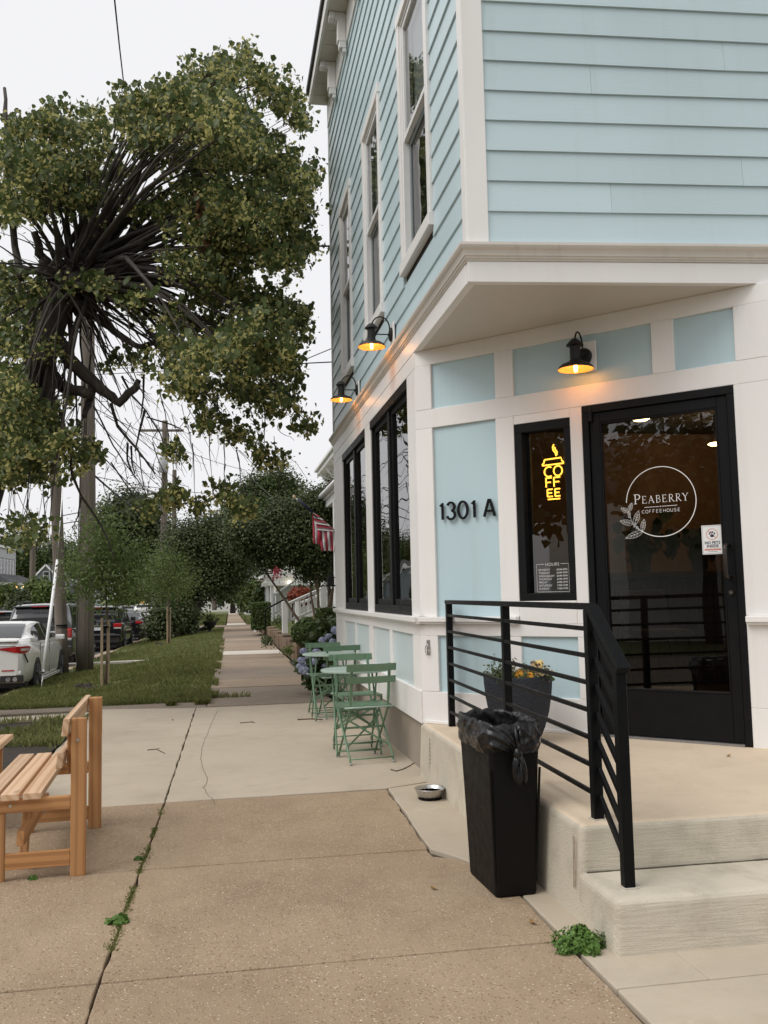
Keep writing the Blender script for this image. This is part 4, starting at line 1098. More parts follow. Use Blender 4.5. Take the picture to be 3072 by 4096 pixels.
def leaf_cloud(name, pos, nrm, size, mt, parent=None, kw=None, shape='leaf', fold=.25, rngs=1, aspect=1.0):
    """many small folded leaves: pos (n,3) centres, nrm (n,3) facing, size (n,) length"""
    rg = np.random.default_rng(rngs); n = len(pos); pos = np.asarray(pos, float); nrm = np.asarray(nrm, float)
    nrm = nrm/(np.linalg.norm(nrm, axis=1, keepdims=True)+1e-9)
    up = rg.normal(size=(n, 3)); up -= nrm*(up*nrm).sum(1, keepdims=True); up /= (np.linalg.norm(up, axis=1, keepdims=True)+1e-9)
    if shape == 'hang':                             # leaves hang tip down
        up = np.tile(np.array([0, 0, -1.0]), (n, 1))+rg.normal(size=(n, 3))*.45
        up /= np.linalg.norm(up, axis=1, keepdims=True); nrm = nrm-up*(nrm*up).sum(1, keepdims=True); nrm /= (np.linalg.norm(nrm, axis=1, keepdims=True)+1e-9)
    sd_ = np.cross(up, nrm); s_ = np.asarray(size)[:, None]
    L = s_*up; W = s_*sd_*.42*aspect; N = nrm*s_*fold*.42
    base_ = pos-L*.5; tip = pos+L*.5
    if shape in ('leaf', 'hang'):
        a = base_+L*.28+W*1.0+N*.6; b = base_+L*.66+W*.72+N*.4; c = base_+L*.28-W*1.0+N*.6; d = base_+L*.66-W*.72+N*.4
        V = np.stack([base_, a, b, tip, d, c], 1).reshape(-1, 3)
        Fq = np.array([[0, 1, 2, 3], [0, 3, 4, 5]]); k = 6
    else:
        a = pos+W+N; c = pos-W+N
        V = np.stack([base_, a, tip, c], 1).reshape(-1, 3); Fq = np.array([[0, 1, 2, 3]]); k = 4
    F = (np.arange(n)[:, None, None]*k+Fq[None]).reshape(-1, 4)
    me = bpy.data.meshes.new(name)
    me.vertices.add(len(V)); me.vertices.foreach_set('co', (V-pos.mean(0)).ravel())
    me.loops.add(F.size); me.loops.foreach_set('vertex_index', F.ravel().astype(np.int32))
    me.polygons.add(len(F)); me.polygons.foreach_set('loop_start', (np.arange(len(F))*4).astype(np.int32))
    me.update(calc_edges=True); me.materials.append(mt)
    o = bpy.data.objects.new(name, me); COL.objects.link(o)
    org = Vector(pos.mean(0)); ROOT[o.name] = org
    if parent: o.parent = parent; o.location = org-ROOT[parent.name]
    else: o.location = org
    if kw: tag(o, **kw)
    return o
m_herb = m_leafy('herb_green', (.05,.08,.025), (.10,.13,.04), (.20,.17,.07), .15)
m_pgold = plain('golden_petal', (.80,.36,.03), .6, var=.15, scale=40); m_pyel = plain('pale_yellow_petal', (.80,.62,.22), .6, var=.1, scale=40)
m_pdark = plain('maroon_petal', (.06,.012,.012), .6); m_dry = plain('withered_petal', (.40,.27,.15), .8, var=.3, scale=40)
pot_rz = R(38)
def potw(x_, y_, z_): return pp+Vector((x_*math.cos(pot_rz)-y_*math.sin(pot_rz), x_*math.sin(pot_rz)+y_*math.cos(pot_rz), z_))
pan = thing('pansies', potw(0, 0, .395), 'orange and maroon pansies with withered leaves in the dark planter', 'flowers')
rg = np.random.default_rng(2); P_ = []; N_ = []
for k in range(900):
    x_, y_ = rg.uniform(-.19, .19, 2); h_ = .03+.05*rg.random()+.03*max(0, mnoise.noise(Vector((x_*12, y_*12, 0))))
    P_.append(tuple(pp+Vector((x_, y_, .395+h_*rg.random()*1.2)))); N_.append((rg.normal()*.6, rg.normal()*.6-.3, 1))
leaf_cloud('foliage', P_, N_, rg.uniform(.012, .030, 900), m_herb, pan)
cup = pp+Vector((.10, -.06, .45)); P_ = [tuple(cup+Vector(rg.normal(size=3)*(.05, .05, .028))) for k in range(260)]
leaf_cloud('withered_blooms', P_, rg.normal(size=(260, 3)), rg.uniform(.014, .030, 260), m_dry, pan, dict(kind='stuff'), rngs=3)
for k in range(7):                                  # thyme-like sprigs
    b_ = pp+Vector((rg.uniform(-.15, .02), rg.uniform(-.12, .12), .40)); h_ = rg.uniform(.09, .16)
    zz = rg.uniform(0, 1, 60); P_ = [tuple(b_+Vector((.012*math.sin(9*z), 0, h_*z))+Vector(rg.normal(size=3)*.008)) for z in zz]
    leaf_cloud('sprig', P_, rg.normal(size=(60, 3)), np.full(60, .022), m_herb, pan, rngs=k+4, aspect=.35)
def pansy(c, face, r_, mt, dark=None):
    face = Vector(face).normalized(); a_ = face.orthogonal().normalized(); a_ = Vector((0, 0, 1)).cross(face).normalized(); b_ = face.cross(a_)
    q = MB()
    for ang, rr, off in ((60, 1.0, -.002), (120, 1.0, -.002), (190, .95, 0), (350, .95, 0), (270, 1.1, .003)):
        cc = c+(a_*math.cos(R(ang))+b_*math.sin(R(ang)))*r_*.5+face*off
        q.add([cc]+[cc+(a_*math.cos(R(t))+b_*math.sin(R(t)))*r_*.55*rr+face*.003*math.sin(R(3*t)) for t in range(0, 360, 36)], [(0, i+1, (i+1) % 10+1) for i in range(10)])
    o = q.build('bloom', mt, pan, smooth=True)
    if dark:
        q = MB()
        for ang in (190, 270, 350):
            cc = c+(a_*math.cos(R(ang))+b_*math.sin(R(ang)))*r_*.35+face*.006
            q.add([cc]+[cc+(a_*math.cos(R(t))+b_*math.sin(R(t)))*r_*.32 for t in range(0, 360, 45)], [(0, i+1, (i+1) % 8+1) for i in range(8)])
        q.build('bloom_face', dark, o)
cd = (CAMP-pp).normalized()
pansy(pp+Vector((-.04, -.15, .455)), cd, .028, m_pgold); pansy(pp+Vector((.03, -.17, .440)), cd+Vector((.2, 0, 0)), .024, m_pgold)
pansy(pp+Vector((.11, -.09, .505)), cd+Vector((0, 0, .2)), .030, m_pyel, m_pdark); pansy(pp+Vector((.125, -.10, .465)), cd, .026, m_pyel, m_pdark)
pansy(pp+Vector((.145, -.05, .51)), cd, .022, m_pyel, m_pdark)
# ------------------------------------------------------------------ wooden bench
t_ = NT('cedar_wood'); v_ = t_.pos((1, 1, 1), obj=True)
tc = t_.n('ShaderNodeTexCoord').outputs['Object']; oi = t_.objrand()
cm = t_.n('ShaderNodeCombineXYZ'); t_.l(t_.math('MULTIPLY', oi, 37.0), cm.inputs[0]); t_.l(t_.math('MULTIPLY', oi, 11.0), cm.inputs[1])
va = t_.n('ShaderNodeVectorMath', operation='ADD'); t_.l(tc, va.inputs[0]); t_.l(cm.outputs[0], va.inputs[1])
def wood(name, c0, c1, c2, axis):
    t = NT(name); tc = t.n('ShaderNodeTexCoord').outputs['Object']; oi = t.objrand()
    cm = t.n('ShaderNodeCombineXYZ'); t.l(t.math('MULTIPLY', oi, 37.0), cm.inputs[0]); t.l(t.math('MULTIPLY', oi, 11.0), cm.inputs[1]); t.l(t.math('MULTIPLY', oi, 23.0), cm.inputs[2])
    va = t.n('ShaderNodeVectorMath', operation='ADD'); t.l(tc, va.inputs[0]); t.l(cm.outputs[0], va.inputs[1])
    sc_ = [14, 14, 14]; sc_[axis] = .9
    mp = t.n('ShaderNodeMapping'); mp.inputs['Scale'].default_value = sc_; t.l(va.outputs[0], mp.inputs['Vector'])
    warp = t.noise(mp.outputs[0], .55, 3, .5)
    wv = t.n('ShaderNodeTexWave', wave_type='RINGS', rings_direction='XYZ'[axis]); wv.inputs['Scale'].default_value = .55; wv.inputs['Distortion'].default_value = 7.0; wv.inputs['Detail'].default_value = 2.5; wv.inputs['Detail Scale'].default_value = .6
    t.l(mp.outputs[0], wv.inputs['Vector'])
    fib = t.noise(mp.outputs[0], 9, 4, .7)
    a = t.ramp(wv.outputs['Fac'], [(.15, c1), (.55, c0), (.95, c0)])
    a = t.mix(t.ramp(warp, [(.3, 0.0), (.7, .6)]), a, c2)
    a = t.mix(t.ramp(fib, [(.5, 0.0), (.8, .4)]), a, c1)
    mk = t.n('ShaderNodeMapping'); ks_ = [9, 9, 9]; ks_[axis] = 3.2; mk.inputs['Scale'].default_value = ks_; t.l(va.outputs[0], mk.inputs['Vector'])
    kn = t.vor(mk.outputs[0], .55)
    a = t.mix(t.ramp(kn, [(.06, .85), (.14, 0.0)]), a, tuple(k*.35 for k in c1))
    a = t.mix(1.0, a, t.ramp(oi, [(0, .86), (1, 1.1)]), 'MULTIPLY')
    t.col(a); t.rough(.62); t.bump(wv.outputs['Fac'], .12, .003); t.b.inputs['Specular IOR Level'].default_value = .3
    return t.m
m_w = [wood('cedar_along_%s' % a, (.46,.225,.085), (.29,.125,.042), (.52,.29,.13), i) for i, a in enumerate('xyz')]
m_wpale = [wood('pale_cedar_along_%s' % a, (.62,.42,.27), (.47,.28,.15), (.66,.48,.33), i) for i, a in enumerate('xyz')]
bp = Vector((-.742, 4.985, 0))
def make_bench(loc, rz, label):
    o = thing('wooden_bench', loc, label, 'bench', 'slatted cedar benches', rz)
    def P(name, x0, x1, y0, y1, z0, z1, mt, **kw): return MB().box2(x0, x1, y0, y1, z0, z1).build(name, mt, o, local=True, bevel=.004, seg=2, **kw)
    for y in (-.019, .965):
        P('back_leg', -.038, .038, y, y+.038, 0, .79, m_w[2])
        P('front_leg', -.410, -.352, y+.001, y+.037, 0, .334, m_w[2])
        P('seat_support', -.415, -.0385, y+.002, y+.036, .335, .402, m_w[0])
        P('stretcher', -.3515, -.0385, y+.004, y+.034, .056, .134, m_w[0])
    P('back_block', -.036, .037, 1.0035, 1.035, .56, .79, m_w[2])
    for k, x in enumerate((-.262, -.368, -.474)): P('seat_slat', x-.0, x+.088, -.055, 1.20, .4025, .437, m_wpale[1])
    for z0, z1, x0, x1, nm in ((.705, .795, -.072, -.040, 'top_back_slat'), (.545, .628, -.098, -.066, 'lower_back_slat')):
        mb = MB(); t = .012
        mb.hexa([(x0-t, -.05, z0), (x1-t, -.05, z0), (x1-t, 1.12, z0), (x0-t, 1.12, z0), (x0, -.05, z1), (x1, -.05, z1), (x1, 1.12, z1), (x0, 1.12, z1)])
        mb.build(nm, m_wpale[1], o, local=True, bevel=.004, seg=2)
    P('bracing_slat', -.0655, -.0405, .06, .10, .50, .70, m_w[2])
    MB().beam((-.30, .42, .400), (-.29, .18, .05), .038, .085).build('brace', m_w[2], o, local=True, bevel=.003)
    P('lower_rail', -.30, -.265, .02, .964, .16, .235, m_w[1])
    for x, z, y in ((-.004, .680, -.0195), (-.325, .372, -.0175)):
        MB().tube([(x, y, z), (x, y-.006, z)], .009, 6).build('bolt', m_steel, o, local=True)
    MB().tube([(.001, 1.0355, .672), (.001, 1.041, .672)], .010, 6).build('bolt', m_steel, o, local=True)
    return o
make_bench(bp, R(2.9), 'slatted orange-brown cedar bench at the left on the aggregate slabs')
make_bench(Vector((-1.985, 7.02, 0)), R(183), 'cedar bench facing the first one, only its slat end in view at the left edge')
# chain hanging under the seat
ch = MB(); a = Vector((-1.30, 5.55, .17)); b = Vector((-1.005, 5.72, .20))
for k in range(16):
    t = k/15; c_ = a.lerp(b, t)+Vector((0, 0, -.07*math.sin(math.pi*t))); d_ = (b-a).normalized(); n_ = Vector((0, 0, 1)) if k % 2 else d_.cross(Vector((0, 0, 1)))
    ch.tube([c_+d_*.014*math.cos(R(q))+n_*.007*math.sin(R(q)) for q in range(0, 361, 45)], .0022, 5)
ch.build('bench_chain', plain('chain_steel', (.40,.38,.35), .4, metal=.9), smooth=True, label='slack steel chain hanging between the cedar benches under the seat', cat='chain')

# ------------------------------------------------------------------ folding bistro chairs and tables
m_green = plain('sage_green_enamel', (.125,.215,.130), .42, var=.12, scale=7)
m_mint = plain('pale_mint_enamel', (.34,.44,.375), .35, var=.05, scale=7)
m_foot = plain('foot_caps', (.30,.32,.29), .6)
def make_chair():
    o = thing('bistro_chair', (0, 0, 0), 'x', 'chair', 'green folding bistro chairs')
    hw = .185
    for s_ in (-1, 1):
        x = s_*hw
        MB().tube([(x, -.235, .012), (x, -.215, .05), (x*.99, .175, .445)], .0085, 7).build('crossed_leg', m_green, o, local=True, smooth=True)
        x2 = s_*(hw-.022)
        mb = MB(); mb.beam((x2, .215, .02), (x2, -.175, .445), .010, .018, (1, 0, 0)); mb.beam((x2, -.1755, .4455), (x2, -.19, .52), .010, .020, (1, 0, 0)); mb.beam((x2, -.1905, .5205), (x2, -.245, .815), .012, .024, (1, 0, 0))
        mb.build('back_upright', m_green, o, local=True, bevel=.002)
        for y in (-.240, .220):
            MB().lathe([(.001, 0), (.011, .001), (.012, .012), (.008, .02), (.001, .022)], 8, (x if y < 0 else x2, y, .001)).build('foot', m_foot, o, local=True, smooth=True)
        MB().beam((x*.98, -.185, .448), (x*.98, .185, .448), .008, .022).build('seat_rail', m_green, o, local=True, bevel=.002)
    for k in range(8):
        y = -.165+k*.046
        MB().box2(-hw-.012, hw+.012, y, y+.026, .4605, .4655).build('seat_slat', m_green, o, local=True, bevel=.0015)
    MB().tube([(-hw-.03, -.19, .455), (hw+.03, -.19, .455)], .0075, 7).build('pivot_rod', m_mint, o, local=True, smooth=True)
    for z0, z1, nm in ((.755, .815, 'top_back_slat'), (.655, .712, 'lower_back_slat')):
        mb = MB(); n = 9
        for i in range(n+1):
            u = -1+2*i/n; yy = -.262-(.80-(z0+z1)/2)*-.19-.016*(1-u*u)
            for z, t in ((z0, 0), (z1, 0), (z1, .004), (z0, .004)): mb.v.append((u*.215, yy+t-.012*((z-z0)/(z1-z0)), z))
        for i in range(n):
            for k in range(4): mb.f.append((i*4+k, i*4+(k+1) % 4, i*4+4+(k+1) % 4, i*4+4+k))
        mb.f.append((3, 2, 1, 0)); mb.f.append(tuple(n*4+k for k in range(4)))
        mb.build(nm, m_green, o, local=True, bevel=.0015)
    for y, z in ((-.222, .045), (.20, .045)):
        MB().tube([(-hw, y, z), (hw, y, z)], .006, 6).build('foot_bar', m_green, o, local=True, smooth=True)
    for s_ in (-1, 1):
        MB().beam((s_*-hw*.98, -.13, .13), (s_*hw*.9, .08, .355), .004, .016).build('diagonal_brace', m_green, o, local=True)
    MB().beam((-hw, .015, .265), (hw, .015, .265), .006, .018).build('middle_bar', m_green, o, local=True)
    return o
index_kids()
ch0 = make_chair(); index_kids()
def cpos(px, py, z): 
    p = onz(px, py, z); return Vector((p.x, p.y, .004))
def chair_at(px, py, rz, label, first=False):
    t = cpos(px, py, .800); off = Vector((math.sin(rz)*.25, -math.cos(rz)*.25, 0))
    loc = t-off
    if first: ch0.location = loc; ch0.rotation_euler = (0, 0, rz); ch0['label'] = label; return ch0
    return copy_tree(ch0, loc, rz, label)
chair_at(1484, 2664, R(8), 'green folding bistro chair nearest the camera, its back turned to us', True)
chair_at(1403, 2624, R(186), 'green folding bistro chair facing us behind the nearer round table')
chair_at(1366, 2588, R(7), 'green folding bistro chair with its back to us before the farther round table')
chair_at(1292, 2577, R(185), 'green folding bistro chair farthest from the camera, beside the hydrangeas')
def make_table(loc, label):
    o = thing('bistro_table', loc, label, 'table', 'pale green round bistro tables')
    r_ = .300
    MB().lathe([(.001, .712), (r_-.006, .712), (r_, .716), (r_, .728), (r_-.004, .732), (.001, .733)], 44).build('table_top', m_mint, o, local=True, smooth=False)
    for s_ in (-1, 1):
        x = s_*.19
        MB().tube([(x, -.20, .01), (x, -.19, .04), (x*.95, .17, .711)], .0085, 7).build('leg', m_green, o, local=True, smooth=True)
        MB().tube([(x*.9, .20, .01), (x*.9, .19, .04), (x*.9, -.17, .711)], .0085, 7).build('leg', m_green, o, local=True, smooth=True)
    for y in (-.187, .187): MB().tube([(-.185, y, .05), (.185, y, .05)], .006, 6).build('foot_bar', m_green, o, local=True, smooth=True)
    MB().beam((-.19, 0, .375), (.19, 0, .375), .006, .02).build('middle_bar', m_green, o, local=True)
    for s_ in (-1, 1): MB().beam((-.18*s_, .10, .20), (.18*s_, -.06, .48), .004, .016).build('diagonal_brace', m_green, o, local=True)
    return o
t1 = cpos(1418, 2682, .72); t2 = cpos(1316, 2618, .72)
tb0 = make_table(t1, 'pale green round bistro table, the nearer of the two'); index_kids()
tb1 = copy_tree(tb0, t2, 0.06, 'pale green round bistro table, the farther of the two, by the hydrangeas')
# twigs and a dead leaf on the slab
m_twig = plain('dry_twig', (.09,.055,.032), .8)
def twig(pts_, r_, label):
    mb = MB(); P_ = [onz(*p, .008) for p in pts_]; mb.tube(P_, [r_*(1-.6*i/len(P_)) for i in range(len(P_))], 5)
    a = P_[len(P_)//2]; mb.tube([a, a+Vector((.03, .015, .004))], r_*.5, 4)
    mb.build('twig', m_twig, smooth=True, label=label, cat='twig', group='dry twigs on the pavement')
twig([(1563, 3078), (1585, 3084), (1612, 3076), (1640, 3062), (1665, 3045)], .005, 'dry brown twig on the pale slab by the cafe foundation')
twig([(960, 2892), (1000, 2888), (1020, 2890)], .006, 'short dark twig lying near the end of the pale slab')
twig([(1190, 2879), (1240, 2876), (1290, 2878)], .012, 'dark stick lying beside the far green chair')
twig([(590, 3000), (625, 2996), (660, 3014)], .005, 'thin twig across the long joint in the pale slab')
m_deadleaf = plain('dead_leaf', (.28,.16,.05), .8)
for px, py, nm in ((2000, 3560, 'small dry leaf beside the foot of the trash can'), (1735, 3553, 'yellow curled leaf on the aggregate slab left of the trash can'), (2130, 3690, 'pale dry leaf on the pavement right of the trash can'), (690, 2880, 'dark fallen leaf near the long joint on the pale slab'), (2913, 3023, 'small dry leaf on the platform before the door'), (2215, 2990, 'brown leaf scraps on the platform behind the railing')):
    hz_ = PZ if 'platform' in nm else 0.0; c_ = onz(px, py, hz_+.006); mb = MB(); a0 = random.random()*6
    for k in range(8):
        a = 2*math.pi*k/8; mb.v.append((c_.x+.022*math.cos(a)*math.cos(a0)-.010*math.sin(a)*math.sin(a0), c_.y+.022*math.cos(a)*math.sin(a0)+.010*math.sin(a)*math.cos(a0), hz_+.006+.008*abs(math.cos(a))))
    mb.v.append((c_.x, c_.y, hz_+.004)); mb.f = [(8, k, (k+1) % 8) for k in range(8)]
    mb.build('dead_leaf', m_deadleaf, label=nm, cat='leaf', group='dead leaves on the pavement')
# weeds at the joints
m_weed = m_leafy('weed_green', (.06,.13,.025), (.11,.21,.04), (.22,.33,.09), .25)
def weed(px, py, rad, hgt, n, label, size=(.014, .024), seed=1):
    c_ = onz(px, py, 0); rg = np.random.default_rng(seed)
    a = rg.uniform(0, 2*np.pi, n); r_ = rad*np.sqrt(rg.uniform(0, 1, n)); z = hgt*rg.uniform(.05, 1, n)*(1-(r_/rad)**2*.6); r_ = r_*(1+.25*np.sin(a*5+seed))
    P_ = np.stack([c_.x+r_*np.cos(a), c_.y+r_*np.sin(a)*.8, z], 1); N_ = np.stack([np.cos(a)*.7, np.sin(a)*.7, np.full(n, .8)], 1)+rg.normal(size=(n, 3))*.35
    o = thing('weed', (c_.x, c_.y, 0), label, 'weed', 'weeds growing from pavement joints')
    leaf_cloud('leaves', P_, N_, rg.uniform(size[0], size[1], n), m_weed, o, rngs=seed, aspect=1.5)
    mb = MB()
    for k in range(12): mb.tube([(c_.x, c_.y, -.015), (c_.x+rad*.6*math.cos(k*.53), c_.y+rad*.5*math.sin(k*.53), hgt*.6)], .0015, 4)
    mb.build('stems', m_weed, o)
weed(2320, 3792, .105, .085, 1500, 'bushy green weed between the lower step and the aggregate slab', (.008, .015), seed=2)
weed(475, 3690, .042, .03, 110, 'small green weed sprouting from the long joint near the camera', (.018, .034), 3)
weed(555, 3440, .022, .02, 50, 'tiny green weed in the long joint by the cross joint', seed=4)
weed(130, 3518, .022, .018, 40, 'tiny grass tuft beside the near bench leg', seed=5)
# ------------------------------------------------------------------ vegetation
def m_barkf(name, c, c2, zs=.25, sc=14):
    t = NT(name); v = t.pos((1, 1, zs)); n = t.noise(v, sc, 7, .65); n2 = t.noise(t.pos(), 1.5, 3)
    a = t.ramp(n, [(.3, c), (.7, c2)]); a = t.mix(t.ramp(n2, [(.4, 0.0), (.7, .5)]), a, tuple(k*.55 for k in c2))
    t.col(a); t.rough(.9); t.bump(n, .8, .02); return t.m
m_bark = m_barkf('linden_bark', (.028,.023,.019), (.075,.062,.050))
m_bark2 = m_barkf('smooth_brown_bark', (.11,.075,.05), (.21,.155,.105))
m_polew = m_barkf('weathered_pole_wood', (.080,.064,.050), (.20,.168,.135), .05, 20)
m_linden = m_leafy('linden_leaf', (.062,.090,.028), (.105,.140,.044), (.19,.215,.08), .34, .45)
m_blos = m_leafy('linden_blossom', (.42,.40,.15), (.58,.53,.21), (.33,.34,.12), .40, .7)
m_brownleaf = m_leafy('brown_dead_leaves', (.16,.08,.035), (.25,.13,.06), (.10,.05,.025), .1, .8)
m_dkleaf = m_leafy('dark_tree_leaf', (.038,.056,.020), (.072,.098,.034), (.15,.17,.062), .22)
m_mdleaf = m_leafy('mid_green_leaf', (.040,.068,.018), (.075,.11,.030), (.13,.15,.05), .2)
m_ltleaf = m_leafy('fresh_green_leaf', (.075,.115,.025), (.12,.165,.04), (.17,.20,.065), .25)
m_spleaf = m_leafy('sapling_leaf', (.095,.140,.036), (.14,.195,.055), (.20,.25,.09), .36)
m_redleaf = m_leafy('rust_red_leaf', (.16,.030,.012), (.26,.055,.022), (.10,.020,.012), .15)
m_hedge = m_leafy('hedge_leaf', (.030,.055,.012), (.060,.095,.020), (.13,.15,.03), .12)
TRI = MB

def clumps(cent, rad, ncl, nper, sz, rg, cl=.16, shell=.55, flat=1.0):
    """leaf centres/normals gathered into clumps through an ellipsoid's volume"""
    cent = np.array(cent); rad = np.array(rad); P = []; N = []
    d = rg.normal(size=(ncl, 3)); d /= np.linalg.norm(d, axis=1, keepdims=True)
    r = rg.uniform(shell**3, 1, ncl)**(1/3)
    k = 1+.28*np.array([mnoise.noise(Vector(q*2.2+cent)) for q in d])
    cc = cent+d*rad*(r*k)[:, None]
    for c, dd in zip(cc, d):
        m = max(3, int(nper*rg.uniform(.5, 1.5)))
        P.append(c+rg.normal(size=(m, 3))*cl*np.array([1, 1, flat]))
        N.append(dd*.7+np.array([0, 0, .55])+rg.normal(size=(m, 3))*.55)
    P = np.concatenate(P); N = np.concatenate(N)
    return P, N, rg.uniform(sz*.7, sz*1.3, len(P)), cc
def limb_path(a, b, sag=0.0, wob=.06, n=7, seed=0):
    a = Vector(a); b = Vector(b); L = (b-a).length; out = []
    for i in range(n+1):
        t = i/n; p = a.lerp(b, t); q = Vector((seed*3.7, t*2.2, 1.3))
        p += Vector((mnoise.noise(q), mnoise.noise(q+Vector((9, 0, 0))), mnoise.noise(q+Vector((0, 0, 9)))))*wob*L*math.sin(math.pi*t)
        p.z += sag*L*math.sin(math.pi*t); out.append(p)
    return out
def tree(name, base_, blobs, mt, label, cat, leaf=.12, ncl=60, nper=16, cl=.3, trunk_r=.15, trunk_top=None, group=None, seed=1, bark=None, stems=1, shell=.45, shape='leaf', limbs=True, aspect=1.0):
    """blobs: list of (centre, radii, share)"""
    o = thing(name, base_, label, cat, group); rg = np.random.default_rng(seed)
    Ps = []; Ns = []; Ss = []; cs = []
    for c, r_, sh_ in blobs:
        P, N, S, cc = clumps(c, r_, int(ncl*sh_), nper, leaf, rg, cl, shell); Ps.append(P); Ns.append(N); Ss.append(S); cs.append(cc)
    leaf_cloud('crown', np.concatenate(Ps), np.concatenate(Ns), np.concatenate(Ss), mt, o, rngs=seed, shape=shape, aspect=aspect)
    if trunk_top is not None:
        mb = MB(); b = Vector(base_); top = Vector(trunk_top)
        for s_ in range(stems):
            off = Vector((rg.normal()*.10, rg.normal()*.10, 0)) if stems > 1 else Vector((0, 0, 0))
            tt = top+(Vector((rg.normal()*.5, rg.normal()*.5, rg.uniform(-.3, .3))) if stems > 1 else Vector((0, 0, 0)))
            pth = limb_path(b+off-Vector((0, 0, .1)), tt, 0, .05, 8, seed+s_); m = len(pth)
            mb.tube(pth, [trunk_r*(1.25-.75*i/m) for i in range(m)], 8)
            if limbs:
                cc = np.concatenate(cs)
                for k in range(max(3, int(14/stems))):
                    e = cc[rg.integers(len(cc))]; st_ = pth[int(m*rg.uniform(.72, .99))]
                    pl_ = limb_path(st_, Vector(e), .05, .10, 6, seed*7+k+s_*31); r0 = trunk_r*rg.uniform(.25, .5)
                    mb.tube(pl_, [r0*(1-.8*i/7) for i in range(7)], 5)
        mb.build('trunk', bark or m_bark, o, smooth=True)
    return o

# ---- the big linden on the left: pollard head with radiating shoots
rg = np.random.default_rng(11)
def z8(x, y): return (.9044*x, 100+.9044*y)
KN = ony(*z8(325, 1140), 12.0)
lin = thing('linden_tree', (-3.55, 11.9, 0), 'large blossoming linden with a dark pollard knot and radiating shoots at the left', 'tree')
BL = [(60,520,80,90),(170,430,90,60),(290,450,110,80),(420,440,100,70),(560,360,80,70),(620,430,120,100),(700,340,100,80),(800,330,100,80),(900,250,85,80),(985,190,75,75),(1080,190,85,75),(1180,260,75,75),(1265,340,70,60),(1335,430,45,55),
(120,620,140,90),(300,620,140,90),(470,640,110,80),(180,770,150,80),(380,770,130,70),(700,480,120,100),(860,450,140,110),(1010,420,130,110),(1110,520,120,110),(1000,600,150,110),(1200,640,130,110),(1330,690,75,85),(860,600,110,70),(560,820,80,45),(700,820,90,70),(850,760,110,80),(1000,760,130,90),(1150,800,130,100),(1290,850,100,85),(900,920,140,80),(1060,950,140,90),(1220,1000,120,80),(1325,960,55,85),
(830,1060,110,50),(1000,1080,120,60),(900,1180,110,60),(1060,1200,140,80),(1210,1240,110,70),(1310,1320,75,75),(780,1280,90,45),(920,1340,130,70),(1100,1350,140,80),(1260,1430,105,75),(740,1420,90,45),(900,1460,120,70),(1080,1500,130,70),(1225,1520,100,55),(820,1580,95,50),(980,1620,110,50),(1110,1620,100,60),(1255,1660,85,42),(1350,1770,42,38),(900,1740,75,42),(1050,1790,85,42),(1130,1870,55,42),(1205,1930,38,36),
(40,760,60,110),(90,1220,110,80),(220,1180,100,55),(500,1190,80,35),(600,1215,75,35),(60,1400,90,80),(160,1320,110,50),(560,1480,60,35),(50,1640,80,100),(170,1700,100,60),(90,1850,110,100),(250,1860,110,60),(380,1880,80,36),(190,1970,110,42),(60,2000,75,36),(330,1960,50,40),
(745,1885,62,22),(715,2105,75,34),(785,2065,50,26),(650,2130,34,24),(965,2065,75,30),(890,2110,52,34),(1085,2140,28,45),(1030,2090,60,26),(80,2190,60,22),(170,2240,48,26),(95,2265,40,22),(640,1260,60,40),(420,1150,60,35),(40,1560,70,60),(110,1760,90,80),(20,1800,60,110),(150,1840,90,60),(230,1420,60,60),(60,1950,80,60),(10,1350,50,60),(20,1120,60,70)]
TW = MB(); BRN = MB()
Ps = []; Ns = []; Ss = []; Fp = []; Fn = []
for bi, (bx, by, brx, bry) in enumerate(BL):
    hang = by > 1860 and bx > 500
    yc = 12.0+rg.normal()*.75 if not hang else 11.2+rg.normal()*.2
    area = brx*bry; ncl = max(4, int(area/(300 if not hang else 480))); K = 4.0 if not hang else 1.4
    cpt = ony(*z8(bx, by), yc)
    ends = []
    for c in range(ncl):
        u = rg.normal(size=2)*.52
        p = ony(*z8(bx+brx*u[0], by+bry*u[1]), yc+rg.normal()*.55*(0.25 if hang else 1))
        ends.append(p); m = int(rg.integers(9, 17)); cl = .12
        ax = Vector(rg.normal(size=3)); ax.z -= .5; ax.normalize()
        tt = rg.uniform(-1, 1, m)
        P = np.array(p)+tt[:, None]*np.array(ax)*.15+rg.normal(size=(m, 3))*.055
        Ps.append(P); Ns.append(rg.normal(size=(m, 3))*.6+np.array([0, -.15, .75])); Ss.append(rg.uniform(.055, .105, m))
        mf = int(rg.integers(14, 28)*(1.3 if bx > 700 else .9)); P = np.array(p)+rg.uniform(-1, 1, (mf, 1))*np.array(ax)*.14+rg.normal(size=(mf, 3))*.05-np.array([0, 0, .03])
        Fp.append(P); Fn.append(rg.normal(size=(mf, 3)))
    if not hang:
        far = (cpt-KN).length
        for s_ in range(1 if area < 5000 else 2):
            e = ends[int(rg.integers(len(ends)))]
            st_ = KN+Vector(rg.normal(size=3)*(.13, .13, .10))
            pth = limb_path(st_, e, .07 if by < 1300 else .13, .05, 9, bi*3+s_)
            r0 = rg.uniform(.018, .042)+.008*far/4
            BRN.tube(pth, [r0*(1-.88*i/9) for i in range(10)], 6)
            for e2 in ends[:4]:
                TW.tube(limb_path(pth[int(rg.integers(5, 9))], e2, .05, .08, 4, bi+s_), [.008, .006, .005, .004, .003], 4)
    else:
        e = ends[0]; up_ = ony(*z8(bx-40, by-260), 11.6)
        TW.tube(limb_path(up_, e, -.03, .06, 6, bi), [.010, .009, .008, .007, .005, .004, .003], 4)
        for e2 in ends: TW.tube([e, e2], [.003, .002], 4)
